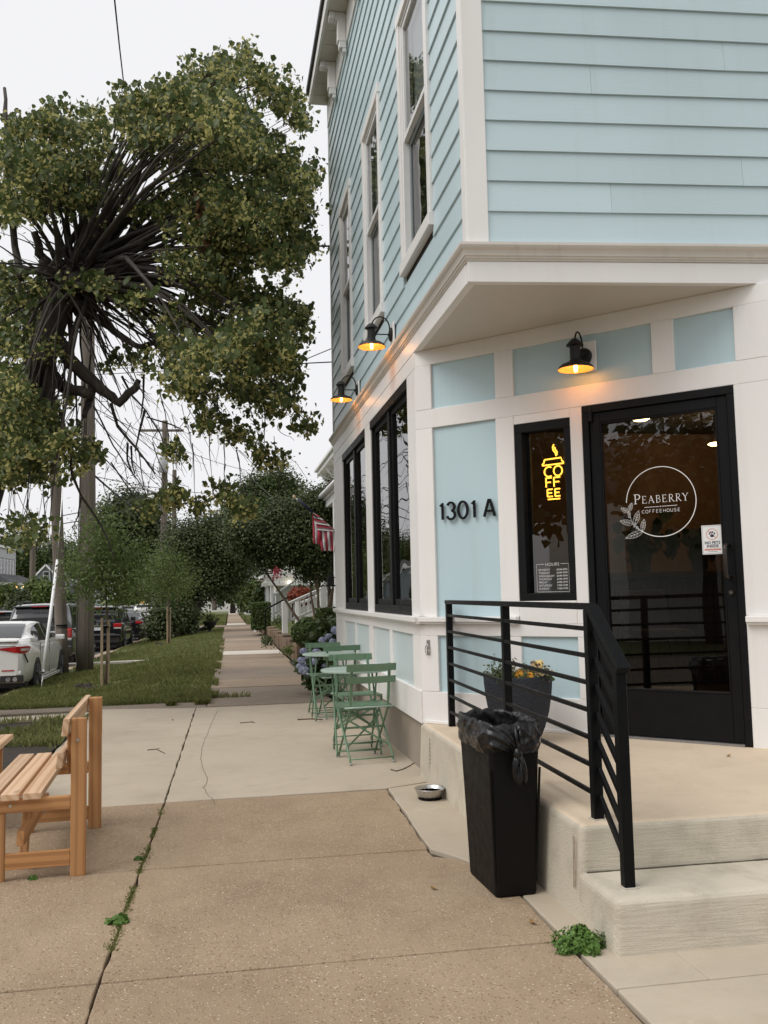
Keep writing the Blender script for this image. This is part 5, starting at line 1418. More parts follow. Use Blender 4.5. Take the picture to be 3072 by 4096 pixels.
leaf_cloud('foliage', np.concatenate(Ps), np.concatenate(Ns), np.concatenate(Ss), m_linden, lin, shape='hang', rngs=5, aspect=1.12, fold=.5)
Fp = np.concatenate(Fp)
leaf_cloud('blossom', Fp, np.concatenate(Fn), rg.uniform(.028, .080, len(Fp)), m_blos, lin, shape='quad', rngs=6, aspect=.75)
# brown dead spray
p = [np.array(ony(*z8(900+rg.normal()*22, 860+rg.normal()*55), 11.0+rg.normal()*.06)) for k in range(230)]
leaf_cloud('dead_spray', np.array(p), rg.normal(size=(230, 3)), rg.uniform(.06, .11, 230), m_brownleaf, lin, dict(kind='stuff'), shape='hang', rngs=7, aspect=.7)
# bare shoots fanning out of the knot, thickest below and to the right
for k in range(110):
    an = rg.uniform(-75, 35) if k < 70 else rg.uniform(35, 200)
    ln = rg.uniform(240, 640) if k < 70 else rg.uniform(180, 480)
    ex, ey = 325+ln*math.cos(R(an)), 1140-ln*math.sin(R(an))*(1.05 if an < 0 else .9)
    e = ony(*z8(ex, ey), 12+rg.normal()*.9); st_ = KN+Vector(rg.normal(size=3)*(.16, .14, .12))
    r0 = rg.uniform(.009, .026)
    BRN.tube(limb_path(st_, e, .06, .06, 8, 500+k), [r0*(1-.8*i/8) for i in range(9)], 5)
def z9(x, y): return (.4522*x, 900+.4522*y)
for path, r0, r1 in (([(-60, 2150), (60, 1850), (190, 1500), (330, 1250), (400, 1050), (470, 820), (560, 600)], .20, .17),
                     ([(0, 1380), (150, 1330), (300, 1260), (420, 1150)], .09, .13), ([(500, 1020), (640, 1220), (800, 1370), (960, 1500), (1050, 1580), (1190, 1440), (1230, 1370)], .10, .035),
                     ([(450, 1330), (560, 1420), (700, 1480), (800, 1500)], .085, .06), ([(420, 1150), (440, 1400), (420, 1600)], .12, .06), ([(820, 1420), (790, 1560), (745, 1690)], .06, .035),
                     ([(700, 680), (900, 860), (1080, 980), (1240, 1080), (1420, 1030)], .065, .028), ([(620, 560), (690, 420), (760, 230), (870, 60)], .07, .035), ([(560, 560), (440, 420), (360, 250), (300, 60)], .08, .04), ([(700, 560), (860, 380), (1010, 310), (1180, 260)], .06, .03),
                     ([(190, 480), (130, 200), (70, -500), (60, -900), (40, -1210)], .05, .022), ([(980, 1580), (1040, 1780), (1190, 1960), (1290, 2080), (1370, 2200)], .022, .010), ([(1130, 1930), (1125, 2080), (1180, 2212)], .016, .010), ([(1160, 1960), (1165, 2100), (1190, 2200)], .014, .008),
                     ([(490, 1520), (560, 1750), (620, 2000), (640, 2212), (720, 2400), (860, 2600), (960, 2800), (1020, 2980)], .024, .008), ([(1280, 1640), (1230, 1840), (1195, 2000)], .018, .008), ([(1270, 1330), (1270, 1520), (1245, 1700)], .016, .008),
                     ([(1080, 1340), (1160, 1500), (1290, 1640), (1420, 1850), (1480, 2050)], .016, .006), ([(830, 1600), (900, 1740), (1000, 1950), (1100, 2100), (1250, 2300), (1330, 2450)], .012, .005), ([(720, 2400), (690, 2580), (640, 2680)], .012, .004), ([(980, 2100), (1200, 2420), (1400, 2700)], .010, .004), ([(1300, 1700), (1500, 1760), (1600, 1800)], .012, .006)):
    pts_ = [ony(*z9(*p), 12.0+(.25*math.sin(i*1.7) if r0 < .1 else 0)) for i, p in enumerate(path)]
    n = len(pts_)
    # smooth the path
    sm = []
    for i in range(n-1):
        for t in (0, .33, .66):
            sm.append(pts_[i].lerp(pts_[i+1], t)+Vector(rg.normal(size=3))*r0*.12)
    sm.append(pts_[-1]); m = len(sm)
    BRN.tube(sm, [(r0+(r1-r0)*i/(m-1))*rg.uniform(.88, 1.15) for i in range(m)], 8)
    if r0 < .03:
        for k in range(5):
            s0 = sm[int(rg.integers(2, m))]; TW.tube(limb_path(s0, s0+Vector((rg.normal()*.18+.12, rg.normal()*.1, -rg.uniform(.1, .4))), 0, .15, 4, k), [.004, .0035, .003, .0025, .002], 4)
for k in range(26):                                   # knuckles of the pollard head
    c = KN+Vector(rg.normal(size=3)*(.24, .16, .16)); s_ = rg.uniform(.05, .10)
    BRN.lathe([(.02, -s_), (s_*.7, -s_*.6), (s_, 0), (s_*.75, s_*.6), (.02, s_)], 9, tuple(c), 1, 1)
tr0 = ony(*z9(-60, 2150), 12.0)
BRN.tube(limb_path((-3.55, 11.9, -.1), tr0, 0, .03, 8, 3), [.33, .28, .25, .24, .23, .22, .21, .20, .20], 12)
for k in range(110):                                  # fine hanging twigs
    x, y = rg.uniform(350, 1250), rg.uniform(1300, 2100)
    a = ony(*z8(x, y), 11.6+rg.normal()*.5); b = ony(*z8(x+rg.normal()*60+50, y+rg.uniform(60, 260)), 11.5+rg.normal()*.5)
    TW.tube(limb_path(a, b, 0, .12, 5, k), [.006, .005, .004, .0035, .003, .002], 4)
BRN.build('branches', m_bark, lin, smooth=True); TW.build('twigs', m_bark, lin, smooth=True)

# ---- staked saplings
m_stake = plain('pale_pine_stake', (.42,.31,.20), .75, var=.2, scale=12)
def sapling(b, blobs, label, sc=1.0, stake_h=1.25, leaf=.10, n=90, seed=1, dx=.055, mt=None):
    o = tree('sapling', tuple(b), blobs, mt or m_spleaf, label, 'tree', leaf, n, 10, .20*sc, .024*sc, blobs[0][0], 'staked saplings on the verge', seed, m_bark2, aspect=.50, shell=.05)
    for s_, hh in ((-1, 1.0), (1, .97)):
        MB().box2(b.x+s_*dx-.022, b.x+s_*dx+.022, b.y-.02+s_*.03, b.y+.02+s_*.03, b.z-.1, b.z+stake_h*hh).build('stake', m_stake, o, bevel=.003)
    MB().box2(b.x-dx, b.x+dx, b.y-.026, b.y-.0205, b.z+stake_h*.84, b.z+stake_h*.88).build('tie', m_rail, o)
    return o
def at(px, py, y): return ony(px, py, y)
def blob(px, py, y, rx_, rz_, sh=1.0, ry_=None):
    """crown lobe centred on a picture point at distance y; radii in picture pixels"""
    k = y/FOC; return (tuple(at(px, py, y)), (rx_*k, (ry_ or (rx_+rz_)/2)*k, rz_*k), sh)
s1 = sap1
sapling(s1, [blob(420, 2290, s1.y, 90, 110, 1.1), blob(350, 2330, s1.y, 90, 80, .8), blob(500, 2330, s1.y+.2, 80, 75, .8), blob(455, 2190, s1.y, 100, 80, .9), blob(400, 2110, s1.y-.1, 70, 90, .6), blob(540, 2230, s1.y, 45, 45, .3), blob(310, 2260, s1.y, 50, 40, .3)], 'nearest staked sapling with fine green leaves in a mulch ring', 1.0, 1.22, .075, 105, 1)
sapling(sap2, [blob(670, 2300, sap2.y, 70, 75, 1), blob(620, 2330, sap2.y, 50, 50, .6), blob(725, 2320, sap2.y, 50, 55, .6), blob(665, 2230, sap2.y, 45, 45, .5)], 'second staked sapling with a light green crown before the dark trees', 1.4, 1.35, .09, 150, 2, mt=m_ltleaf)
sapling(sap3, [blob(712, 2360, sap3.y, 40, 45, 1), blob(735, 2330, sap3.y, 40, 45, .6)], 'third staked sapling, thin stakes and a sparse crown', 1.3, 1.35, .10, 60, 3)
for s_, rr in ((sap1, .52), (sap2, .5)):
    mb = MB(); rg = np.random.default_rng(5)
    for k in range(26):
        a = rg.uniform(0, 6.28); r_ = rr*math.sqrt(rg.uniform(.1, 1)); h = rg.uniform(.03, .07); c = Vector((s_.x+r_*math.cos(a), s_.y+r_*math.sin(a)*.8, s_.z-.02)); w_ = rg.uniform(.03, .10)
        mb.lathe([(w_, 0), (w_*.7, h*.6), (.005, h)], 6, tuple(c))
    mb.build('mulch_ring', m_mulch, label='ring of dark mulch round the foot of the %s sapling' % ('nearest' if s_ is sap1 else 'second'), cat='mulch', kind='stuff')

# ---- trees and hedges up the street
def gtree(name, base_px, by_, blobs, mt, label, **kw):
    b = at(*base_px, by_); return tree(name, (b.x, b.y, gz(b.x, b.y) if b.x < 1.5 else base(b.y)+.3), blobs, mt, label, kw.pop('cat', 'tree'), **kw)
gtree('street_tree', (742, 2500), 44, [blob(780, 2190, 44, 120, 110, 1.5), blob(880, 2180, 44, 120, 110, 1.4), blob(945, 2235, 44, 75, 75, .9), blob(830, 2290, 44, 120, 70, 1.2), blob(730, 2290, 44, 70, 80, .8), blob(720, 2400, 45, 70, 60, .6), blob(885, 2318, 44, 65, 34, .45)], m_dkleaf, 'broad dark street tree leaning over the sidewalk on the left', leaf=.105, ncl=170, nper=58, cl=.30, trunk_r=.22, trunk_top=tuple(at(815, 2340, 44)), seed=21)
gtree('verge_shrub', (690, 2520), 41, [blob(660, 2480, 41, 45, 60, .5), blob(720, 2480, 42, 50, 60, .6), blob(640, 2530, 41, 40, 25, .3)], m_dkleaf, 'dark shrub mass round the foot of the leaning street tree', leaf=.12, ncl=150, nper=34, cl=.25, seed=22, cat='shrub')
gtree('street_tree', (690, 2450), 62, [blob(690, 2400, 62, 70, 90, 1.0), blob(640, 2350, 60, 50, 60, .6), blob(745, 2420, 62, 40, 60, .5)], m_dkleaf, 'dark tree standing behind the second sapling', leaf=.15, ncl=130, nper=36, cl=.4, trunk_r=.2, trunk_top=tuple(at(690, 2380, 62)), seed=23)
gtree('crape_myrtle', (1282, 2492), 21.9, [blob(1210, 2165, 22, 105, 85, 1.2), blob(1120, 2165, 22, 100, 75, 1.0), blob(1290, 2200, 21.9, 75, 110, .9), blob(1170, 2090, 22.3, 120, 70, 1.0), blob(1290, 2060, 22, 65, 80, .7), blob(1065, 2212, 22, 55, 40, .4), blob(1265, 2265, 21.9, 55, 30, .35), blob(1000, 2150, 22, 70, 60, .5)], m_dkleaf, 'dark multi-stemmed crape myrtle behind the block wall', leaf=.062, ncl=230, nper=50, cl=.17, trunk_r=.032, trunk_top=tuple(at(1262, 2270, 22)), seed=24, stems=7, bark=m_bark2, shell=.3)
P = [at(1105+rg.normal()*9, 2290+rg.normal()*12, 20.2) for k in range(60)]
leaf_cloud('crape_blossom', P, np.random.default_rng(3).normal(size=(60, 3)), np.full(60, .045), plain('crimson_blossom', (.55,.05,.10), .7), None, dict(label='crimson blossom spray at the tip of the crape myrtle', cat='blossom'))
gtree('tall_tree', (1090, 2430), 58, [blob(1100, 1960, 58, 75, 70, 1), blob(1030, 1990, 58, 80, 60, 1), blob(1150, 2010, 58, 60, 70, .8), blob(980, 2060, 58, 70, 60, .8), blob(1060, 2080, 57, 110, 60, 1.1), blob(1180, 2080, 57, 60, 60, .6), blob(940, 2110, 58, 40, 40, .4)], m_mdleaf, 'tall mid-green tree rising over the crape myrtle', leaf=.15, ncl=150, nper=50, cl=.45, trunk_r=.3, trunk_top=tuple(at(1080, 2150, 58)), seed=25)
gtree('young_tree', (1310, 2450), 24, [blob(1330, 1990, 24, 30, 60, .6), blob(1300, 2010, 24, 40, 50, .6), blob(1250, 2010, 24, 40, 35, .4)], m_dkleaf, 'dark spiky tree top beside the neighbouring porch roof', leaf=.07, ncl=90, nper=28, cl=.16, trunk_r=.05, trunk_top=tuple(at(1315, 2050, 24)), seed=26)
gtree('round_tree', (505, 2420), 95, [blob(520, 2060, 95, 90, 80, 1.3), blob(450, 2120, 95, 80, 80, 1), blob(590, 2120, 95, 70, 90, 1), blob(510, 2190, 95, 130, 70, 1.3), blob(410, 2230, 95, 60, 60, .5), blob(600, 2220, 95, 60, 70, .6)], m_dkleaf, 'large round dark tree behind the nearest sapling', leaf=.27, ncl=120, nper=45, cl=.8, trunk_r=.4, trunk_top=tuple(at(510, 2250, 95)), seed=27)
for i, (px, py, y, r_, mt, lab) in enumerate(((30, 2190, 150, 80, m_mdleaf, 'tree line behind the grey rowhouse at the far left edge'), (150, 2215, 155, 80, m_dkleaf, 'dark tree behind the far left utility pole'), (250, 2215, 150, 70, m_mdleaf, 'mid-green tree behind the grey gabled house'), (330, 2270, 140, 60, m_mdleaf, 'green tree between the two near wooden poles'), (560, 2370, 88, 60, m_ltleaf, 'pale green bushy tree over the parked black cars'), (640, 2300, 90, 50, m_mdleaf, 'green tree behind the second sapling'))):
    gtree('background_tree', (px, 2430), y, [blob(px, py, y, r_, r_*.8, 1), blob(px+r_*.7, py+30, y, r_*.7, r_*.7, .7), blob(px-r_*.7, py+30, y, r_*.7, r_*.7, .7), blob(px, py+r_, y, r_*1.2, r_*.7, .8)], mt, lab, leaf=.30, ncl=80, nper=36, cl=.8, trunk_r=.3, trunk_top=tuple(at(px, py, y)), seed=40+i, group='background trees')
for i, (px, py, y, r_, mt, lab) in enumerate(((25, 2375, 58, 50, m_ltleaf, 'light green shrub before the white porch at the far left'), (85, 2400, 55, 45, m_dkleaf, 'dark shrub before the rowhouse porch'), (150, 2350, 56, 45, m_ltleaf, 'feathery light green bush right of the rowhouse porch'), (195, 2370, 54, 40, m_ltleaf, 'light green bush before the grey gabled house'), (250, 2400, 60, 40, m_dkleaf, 'dark hedge before the gabled house'))):
    gtree('garden_shrub', (px, 2430), y, [blob(px, py, y, r_, r_*.7, 1), blob(px+r_*.5, py+15, y, r_*.7, r_*.5, .6), blob(px-r_*.5, py+20, y, r_*.7, r_*.5, .6)], mt, lab, leaf=.14, ncl=80, nper=16, cl=.16, seed=60+i, cat='shrub', group='shrubs across the street')
gtree('far_tree', (931, 2418), 118, [blob(925, 2270, 118, 60, 60, 1), blob(955, 2320, 118, 50, 50, .8), blob(890, 2330, 118, 50, 50, .8), blob(925, 2210, 118, 35, 45, .5)], m_dkleaf, 'dark far tree at the end of the sidewalk', leaf=.5, ncl=110, nper=18, cl=.9, trunk_r=.30, trunk_top=tuple(at(929, 2320, 118)), seed=70)
for i, (px, py, y, rx_, rz_, mt, lab) in enumerate(((1010, 2370, 64, 40, 40, m_ltleaf, 'pale green shrub behind the clipped hedge'), (1050, 2395, 60, 35, 30, m_mdleaf, 'green shrub right of the clipped hedge top'), (985, 2400, 75, 28, 28, m_mdleaf, 'small far shrub left of the clipped hedge'))):
    gtree('garden_shrub', (px, 2440), y, [blob(px, py, y, rx_, rz_, 1), blob(px+rx_*.4, py+rz_*.5, y, rx_*.7, rz_*.6, .6)], mt, lab, leaf=.20, ncl=90, nper=16, cl=.28, seed=80+i, cat='shrub')
# clipped boxes
def clipped(name, c, hx, hy, hz, mt, label, n=9000, leaf=.05, seed=1, rough_=.06):
    """hedge block with leafy faces; c is the centre of its base"""
    rg = np.random.default_rng(seed); P = []; N = []
    k = n
    d = rg.uniform(-1, 1, (k, 3)); ax = rg.integers(0, 3, k); sg = np.sign(rg.normal(size=k)); d[np.arange(k), ax] = sg*rg.uniform(.82, 1.0, k)
    bump_ = np.array([mnoise.noise(Vector(q*3)) for q in d])*rough_
    P = np.array(c)+d*(1+bump_[:, None])*np.array([hx, hy, hz/2])+np.array([0, 0, hz/2])
    N = np.zeros((k, 3)); N[np.arange(k), ax] = sg; N += rg.normal(size=(k, 3))*.5
    o = thing(name, tuple(c), label, 'hedge'); leaf_cloud('foliage', P, N, rg.uniform(leaf*.7, leaf*1.4, k), mt, o, rngs=seed)
    MB().box2(c[0]-hx*.8, c[0]+hx*.8, c[1]-hy*.8, c[1]+hy*.8, c[2], c[2]+hz*.84).build('inner_mass', m_mulch, o)
    return o
hd = at(1043, 2470, 37); clipped('clipped_hedge', (hd.x, hd.y, base(37)+.25), .36, .9, 1.05, m_hedge, 'square clipped hedge above the block wall', 6000, .07, 1)
ab = at(1320, 2480, 19.5); clipped('clipped_hedge', (ab.x+.05, ab.y, base(19)+.30), .30, .6, .85, m_hedge, 'tall clipped evergreen beside the crape myrtle stems', 5000, .05, 2)
def ball(px, py, y, r_, mt, label, n=3500, leaf=.03, seed=1, name='boxwood', sq=.9):
    c = at(px, py, y); rg = np.random.default_rng(seed); d = rg.normal(size=(n, 3)); d /= np.linalg.norm(d, axis=1, keepdims=True)
    k = np.array([1+.14*mnoise.noise(Vector(q*2.5+seed)) for q in d]); P = np.array(c)+d*(k*rg.uniform(.8, 1, n))[:, None]*np.array([r_, r_, r_*sq])
    o = thing(name, (c.x, c.y, c.z-r_*sq), label, 'shrub'); leaf_cloud('foliage', P, d+rg.normal(size=(n, 3))*.45, rg.uniform(leaf*.7, leaf*1.4, n), mt, o, rngs=seed)
    return o
ball(1228, 2530, 17.5, .31, m_hedge, 'round dark boxwood ball before the white stair rail', 5000, .035, 3)
ball(1345, 2505, 17.0, .18, m_hedge, 'small boxwood ball half hidden by the cafe corner', 2500, .035, 4)
ball(1205, 2385, 27, .40, m_redleaf, 'rust-red rounded shrub above the white stair rail', 3000, .06, 5, 'red_shrub', .75)
# small bed plants along the wall
for i, (px, py, y) in enumerate(((1105, 2490, 27), (1130, 2500, 25), (1115, 2475, 30), (1060, 2560, 23), (1150, 2600, 20.2), (1075, 2570, 22))):
    gtree('bed_plant', (px, py+15), y, [(tuple(at(px, py, y)), (.13, .13, .09), 1)], (m_mdleaf, m_ltleaf, m_mdleaf)[i % 3], 'low leafy plant %s' % ('in the bed before the grey stairs', 'beside the white stair post', 'under the black handrail', 'at the foot of the block wall', 'against the near end of the block wall', 'in the joint below the block wall')[i], leaf=.045, ncl=18, nper=10, cl=.045, seed=90+i, cat='plant', group='low bed plants')
# ---- hydrangeas
hyd_c = [(1310, 2560, 13.6, 60, 45), (1370, 2560, 13.2, 45, 60), (1250, 2650, 13.4, 35, 30), (1345, 2640, 13.0, 55, 45), (1280, 2695, 12.9, 40, 26)]
hb_ = at(1310, 2680, 13.3)
hy = tree('hydrangea_bush', (hb_.x, hb_.y, .03), [blob(a, b, c, d, e, 1) for a, b, c, d, e in hyd_c], m_mdleaf, 'leafy hydrangea bush with blue blooms at the cafe corner', 'shrub', leaf=.085, ncl=46, nper=14, cl=.08, seed=101, aspect=1.25, shell=.3)
t_ = NT('blue_hydrangea'); v_ = t_.pos(); t_.col(t_.ramp(t_.noise(v_, 9, 3), [(.3, (.36,.39,.56)), (.55, (.52,.56,.70)), (.75, (.72,.73,.77))])); t_.rough(.7); m_hyd = t_.m
rg = np.random.default_rng(6); d = rg.normal(size=(230, 3)); d /= np.linalg.norm(d, axis=1, keepdims=True)
bl0 = leaf_cloud('bloom', d*(.066+.006*rg.normal(size=(230, 1)))*np.array([1, 1, .85]), d+rg.normal(size=(230, 3))*.6, np.full(230, .024), m_hyd, None, None, 'quad', .1, 6, 2.0)
bls = [(1343, 2520), (1360, 2535), (1315, 2545), (1330, 2565), (1372, 2560), (1290, 2560), (1215, 2605), (1240, 2625), (1205, 2640), (1225, 2660), (1255, 2645), (1290, 2645), (1300, 2665), (1275, 2670), (1235, 2690), (1200, 2665), (1330, 2650), (1375, 2600), (1265, 2610), (1350, 2580), (1310, 2600), (1215, 2680)]
for k, (px, py) in enumerate(bls):
    c = at(px, py, 12.75+rg.uniform(-.1, .35))
    o = bl0 if k == 0 else bl0.copy()
    if k: COL.objects.link(o)
    o.parent = hy; o.location = c-ROOT[hy.name]; o.scale = (rg.uniform(.6, .95),)*3
# ------------------------------------------------------------------ block wall, neighbours' stairs and houses
m_block = m_concrete('mossy_block_concrete', (.20,.135,.09), (.14,.10,.07), dirt=.5, stain=(.07,.065,.04), seed=11)
bwl = thing('block_wall', (1.5, 20, base(20)), 'low brown block retaining wall stepping along the sidewalk', 'wall')
rnd = random.Random(3); y = 19.75; k = 0
while y < 46:
    L_ = rnd.uniform(.75, 1.15); x = 1.47+drift(y)+rnd.uniform(-.02, .02); zb = base(y)
    h_ = .33 if k % 3 else .40
    MB().box2(x, x+.24, y, y+L_-.015, zb-.05, zb+h_+rnd.uniform(-.02, .02)).build('block', m_block, bwl, bevel=.015, seg=2); y += L_; k += 1
# return of the wall towards the house
for k in range(4):
    MB().box2(1.75+k*.8, 2.53+k*.8, 22.4, 22.62, base(22)+.1, base(22)+.42+.02*k).build('block', m_block, bwl, bevel=.015, seg=2)
m_wr = plain('white_vinyl_rail', (.78,.78,.76), .45, var=.05); m_gr = plain('grey_painted_rail', (.30,.31,.31), .55, var=.1)
def stair_rail(name, p0, p1, hgt, mt, label, nb, post=.12, bal=.035, cap_=.09, gap=.12):
    o = thing(name, tuple(p0), label, 'stair rail'); p0 = Vector(p0); p1 = Vector(p1)
    for p in (p0, p1): MB().box2(p.x-post/2, p.x+post/2, p.y-post/2, p.y+post/2, p.z-.15, p.z+hgt+.10).build('post', mt, o, bevel=.008)
    U = Vector((0, 0, 1)); d = (p1-p0); e = d.normalized()*post*.5
    MB().beam(p0+e+U*hgt, p1-e+U*hgt, cap_, .07).build('top_rail', mt, o, bevel=.005)
    MB().beam(p0+e+U*gap, p1-e+U*gap, cap_*.7, .06).build('bottom_rail', mt, o, bevel=.005)
    for k in range(1, nb):
        q = p0.lerp(p1, k/nb); MB().box2(q.x-bal/2, q.x+bal/2, q.y-bal/2, q.y+bal/2, q.z+gap+.04, q.z+hgt-.045).build('baluster', mt, o)
    return o
a = at(1140, 2510, 24); b = at(1255, 2455, 24.3)
stair_rail('stair_rail', (a.x, a.y, a.z), (a.x+1.05, a.y+.3, a.z+.42), .58, m_wr, 'white vinyl stair rail climbing from the front garden', 8, .15)
a2 = at(1200, 2512, 26); stair_rail('stair_rail', (a2.x-.05, a2.y, a.z), (a2.x+1.1, a2.y+.3, a.z+.42), .58, m_wr, 'second white vinyl stair rail just behind the first', 8, .15)
g0 = at(1096, 2470, 34); stair_rail('stair_rail', (g0.x, g0.y, g0.z), (g0.x+1.25, g0.y+.3, g0.z+.85), .80, m_gr, 'grey painted stair rail rising to the far porch', 12, .10)
h0 = at(1062, 2505, 31); hh = thing('handrail', tuple(h0), 'black metal handrail sloping up beside the far steps', 'handrail')
hp0 = at(1062, 2440, 31); hp1 = at(1170, 2380, 31.5)
MB().beam(Vector((h0.x, h0.y, h0.z)), hp0, .04, .04).build('post', m_rail, hh); MB().beam(hp0+Vector((0,0,.02)), hp1, .045, .05).build('top_rail', m_rail, hh)
MB().beam(hp1, hp1-Vector((0,0,1.0)), .04, .04).build('post', m_rail, hh)
# white fence stub further on
wf = at(1020, 2500, 41); fo = thing('picket_fence', (wf.x, wf.y, base(41)), 'short white picket fence leaning beside the sidewalk', 'fence')
for k in range(6): MB().box2(wf.x-.02, wf.x+.02, wf.y+k*.22, wf.y+k*.22+.09, base(41), base(41)+.62-.03*k).build('picket', m_wr, fo, bevel=.005)
for z in (.15, .45): MB().box2(wf.x+.0205, wf.x+.05, wf.y, wf.y+1.2, base(41)+z, base(41)+z+.07).build('rail', m_wr, fo)
MB().box2(wf.x-.05, wf.x+.05, wf.y-.16, wf.y-.06, base(41)-.05, base(41)+1.0).build('post', m_wr, fo, bevel=.008)
m_hw = m_paint('white_house_siding', (.72,.71,.68), dirt=.06); m_roofg = plain('grey_shingle', (.09,.09,.095), .9, var=.3, scale=20); m_dkglass = plain('dark_window', (.03,.035,.04), .15, var=.2, spec=.6)
# neighbouring white house with porch
nb = thing('white_house', (3.6, 19, base(19)), 'white two-storey house with a porch right behind the cafe', 'house')
zg = base(19)
MB().box2(3.55, 11, 14.2, 30.0, zg, 5.35).build('wall', m_hw, nb)
for k in range(26):
    MB().add([(3.55-.014, 14.2, zg+.6+k*.18), (3.55-.014, 30, zg+.6+k*.18), (3.545, 30, zg+.6+k*.18+.178), (3.545, 14.2, zg+.6+k*.18+.178)], [(0,1,2,3)]).build('siding_board', m_hw, nb)
MB().box2(2.34, 11, 13.6, 22.75, 3.62, 3.76).build('porch_eave', m_wr, nb, bevel=.02, seg=2)
MB().hexa([(2.28,13.55,3.761),(11,13.55,3.761),(11,22.8,3.761),(2.28,22.8,3.761),(3.4,13.7,4.25),(11,13.7,4.25),(11,22.4,4.25),(3.4,22.4,4.25)]).build('porch_roof', m_roofg, nb)
MB().tube([(2.29, 13.5, 3.72), (2.29, 22.85, 3.72)], .06, 8).build('gutter', m_wr, nb, smooth=True)
MB().box2(2.40, 3.5, 13.8, 22.6, 3.45, 3.615).build('porch_beam', m_wr, nb)
for y in (14.2, 20.0): MB().box2(2.40, 2.56, y, y+.16, .3, 3.45).build('porch_column', m_wr, nb, bevel=.01)
MB().box2(2.36, 3.5, 13.8, 22.5, zg, .62).build('porch_floor', m_gr, nb)
MB().box2(3.10, 11.2, 14.0, 30.4, 5.351, 5.50).build('cornice', m_wr, nb, bevel=.03, seg=2)
MB().box2(3.02, 11.2, 13.9, 30.5, 5.501, 5.58).build('cornice_cap', m_wr, nb)
for k in range(9):
    y = 29.6-k*1.6; MB().hexa([(3.54,y,4.85),(3.50,y,4.80),(3.50,y+.16,4.80),(3.54,y+.16,4.85),(3.54,y,5.349),(3.12,y,5.349),(3.12,y+.16,5.349),(3.54,y+.16,5.349)]).build('cornice_bracket', m_wr, nb)
for y in (16, 19, 22.4, 25.5):
    f = MB().box2(3.50, 3.538, y, y+1.0, 1.2, 2.9).build('window', m_wr, nb); MB().box2(3.485, 3.499, y+.1, y+.9, 1.3, 2.8).build('pane', m_dkglass, f)
wb = at(1337, 1950, 21); MB().box2(wb.x-.1, wb.x+.6, wb.y-.6, wb.y+.6, 4.0, wb.z+.14).build('roof_box', plain('brown_boards', (.13,.075,.05), .8, var=.3, scale=30), nb)
# birdhouse-shaped mailbox
bb = at(1323, 2340, 19.5)
bh = thing('birdhouse', (bb.x, bb.y, bb.z), 'black house-shaped feeder hanging before the white porch', 'birdhouse')
MB().prism([(-.07, -.06), (.07, -.06), (.07, .06), (-.07, .06)], 0, .15).build('box', m_lampblk, bh, local=True)
MB().add([(-.10,-.08,.151),(.10,-.08,.151),(.10,.08,.151),(-.10,.08,.151),(0,-.08,.23),(0,.08,.23)], [(0,1,4),(1,2,5,4),(2,3,5),(3,0,4,5),(3,2,1,0)]).build('roof', m_lampblk, bh, local=True)
MB().tube([(0, 0, .229), (0, 0, .62)], .006, 5).build('hanger', m_lampblk, bh, local=True)
MB().box2(-.11, .11, -.015, .015, -.03, -.0005).build('perch', m_lampblk, bh, local=True)
# far porch house, beige house, blue-grey house
def gable_house(name, c, w_, d_, h_, rh, mw, mr, label, axis='x', windows=(), porch=None, eave=.3, trim=m_wr):
    """c: middle of the wall facing the camera (-y), at ground; gable faces -y when axis == 'x'"""
    o = thing(name, tuple(c), label, 'house'); x, y, z = c
    MB().box2(x-w_/2, x+w_/2, y, y+d_, z-.5, z+h_).build('wall', mw, o)
    if axis == 'x':
        MB().add([(x-w_/2, y+.0, z+h_), (x+w_/2, y+.0, z+h_), (x, y+.0, z+h_+rh), (x-w_/2, y+.2, z+h_), (x+w_/2, y+.2, z+h_), (x, y+.2, z+h_+rh)], [(0,1,2), (5,4,3), (0,3,4,1)]).build('gable', mw, o)
        for s_ in (-1, 1):
            MB().hexa([(x+s_*(w_/2+eave), y-eave, z+h_-eave*rh/(w_/2)), (x, y-eave, z+h_+rh), (x, y+d_+eave, z+h_+rh), (x+s_*(w_/2+eave), y+d_+eave, z+h_-eave*rh/(w_/2)),
                       (x+s_*(w_/2+eave), y-eave, z+h_-eave*rh/(w_/2)+.14), (x, y-eave, z+h_+rh+.14), (x, y+d_+eave, z+h_+rh+.14), (x+s_*(w_/2+eave), y+d_+eave, z+h_-eave*rh/(w_/2)+.14)]).build('roof_slope', mr, o)
            MB().beam((x+s_*(w_/2+eave), y-eave-.02, z+h_-eave*rh/(w_/2)+.05), (x, y-eave-.02, z+h_+rh+.05), .06, .2).build('barge_board', trim, o)
    else:
        MB().box2(x-w_/2-eave, x+w_/2+eave, y-eave, y+d_+eave, z+h_, z+h_+.25).build('cornice', trim, o)
        MB().box2(x-w_/2-eave*.5, x+w_/2+eave*.5, y-eave*.5, y+d_, z+h_+.251, z+h_+.4).build('roof', mr, o)
    for wx, wz, ww, wh in windows:
        f = MB().box2(x+wx-ww/2-.09, x+wx+ww/2+.09, y-.05, y-.002, z+wz-.09, z+wz+wh+.09).build('window', trim, o)
        MB().box2(x+wx-ww/2, x+wx+ww/2, y-.065, y-.051, z+wz, z+wz+wh).build('pane', m_dkglass, f)
        MB().box2(x+wx-ww/2, x+wx+ww/2, y-.075, y-.066, z+wz+wh*.48, z+wz+wh*.53).build('meeting_rail', trim, f)
    return o
m_grs = m_paint('slate_blue_siding', (.19,.22,.25), dirt=.08); m_dgr = m_paint('charcoal_siding', (.12,.125,.135), dirt=.08); m_lgr = m_paint('light_grey_siding', (.40,.41,.41), dirt=.06); m_beige = m_paint('beige_siding', (.42,.33,.24), dirt=.06)
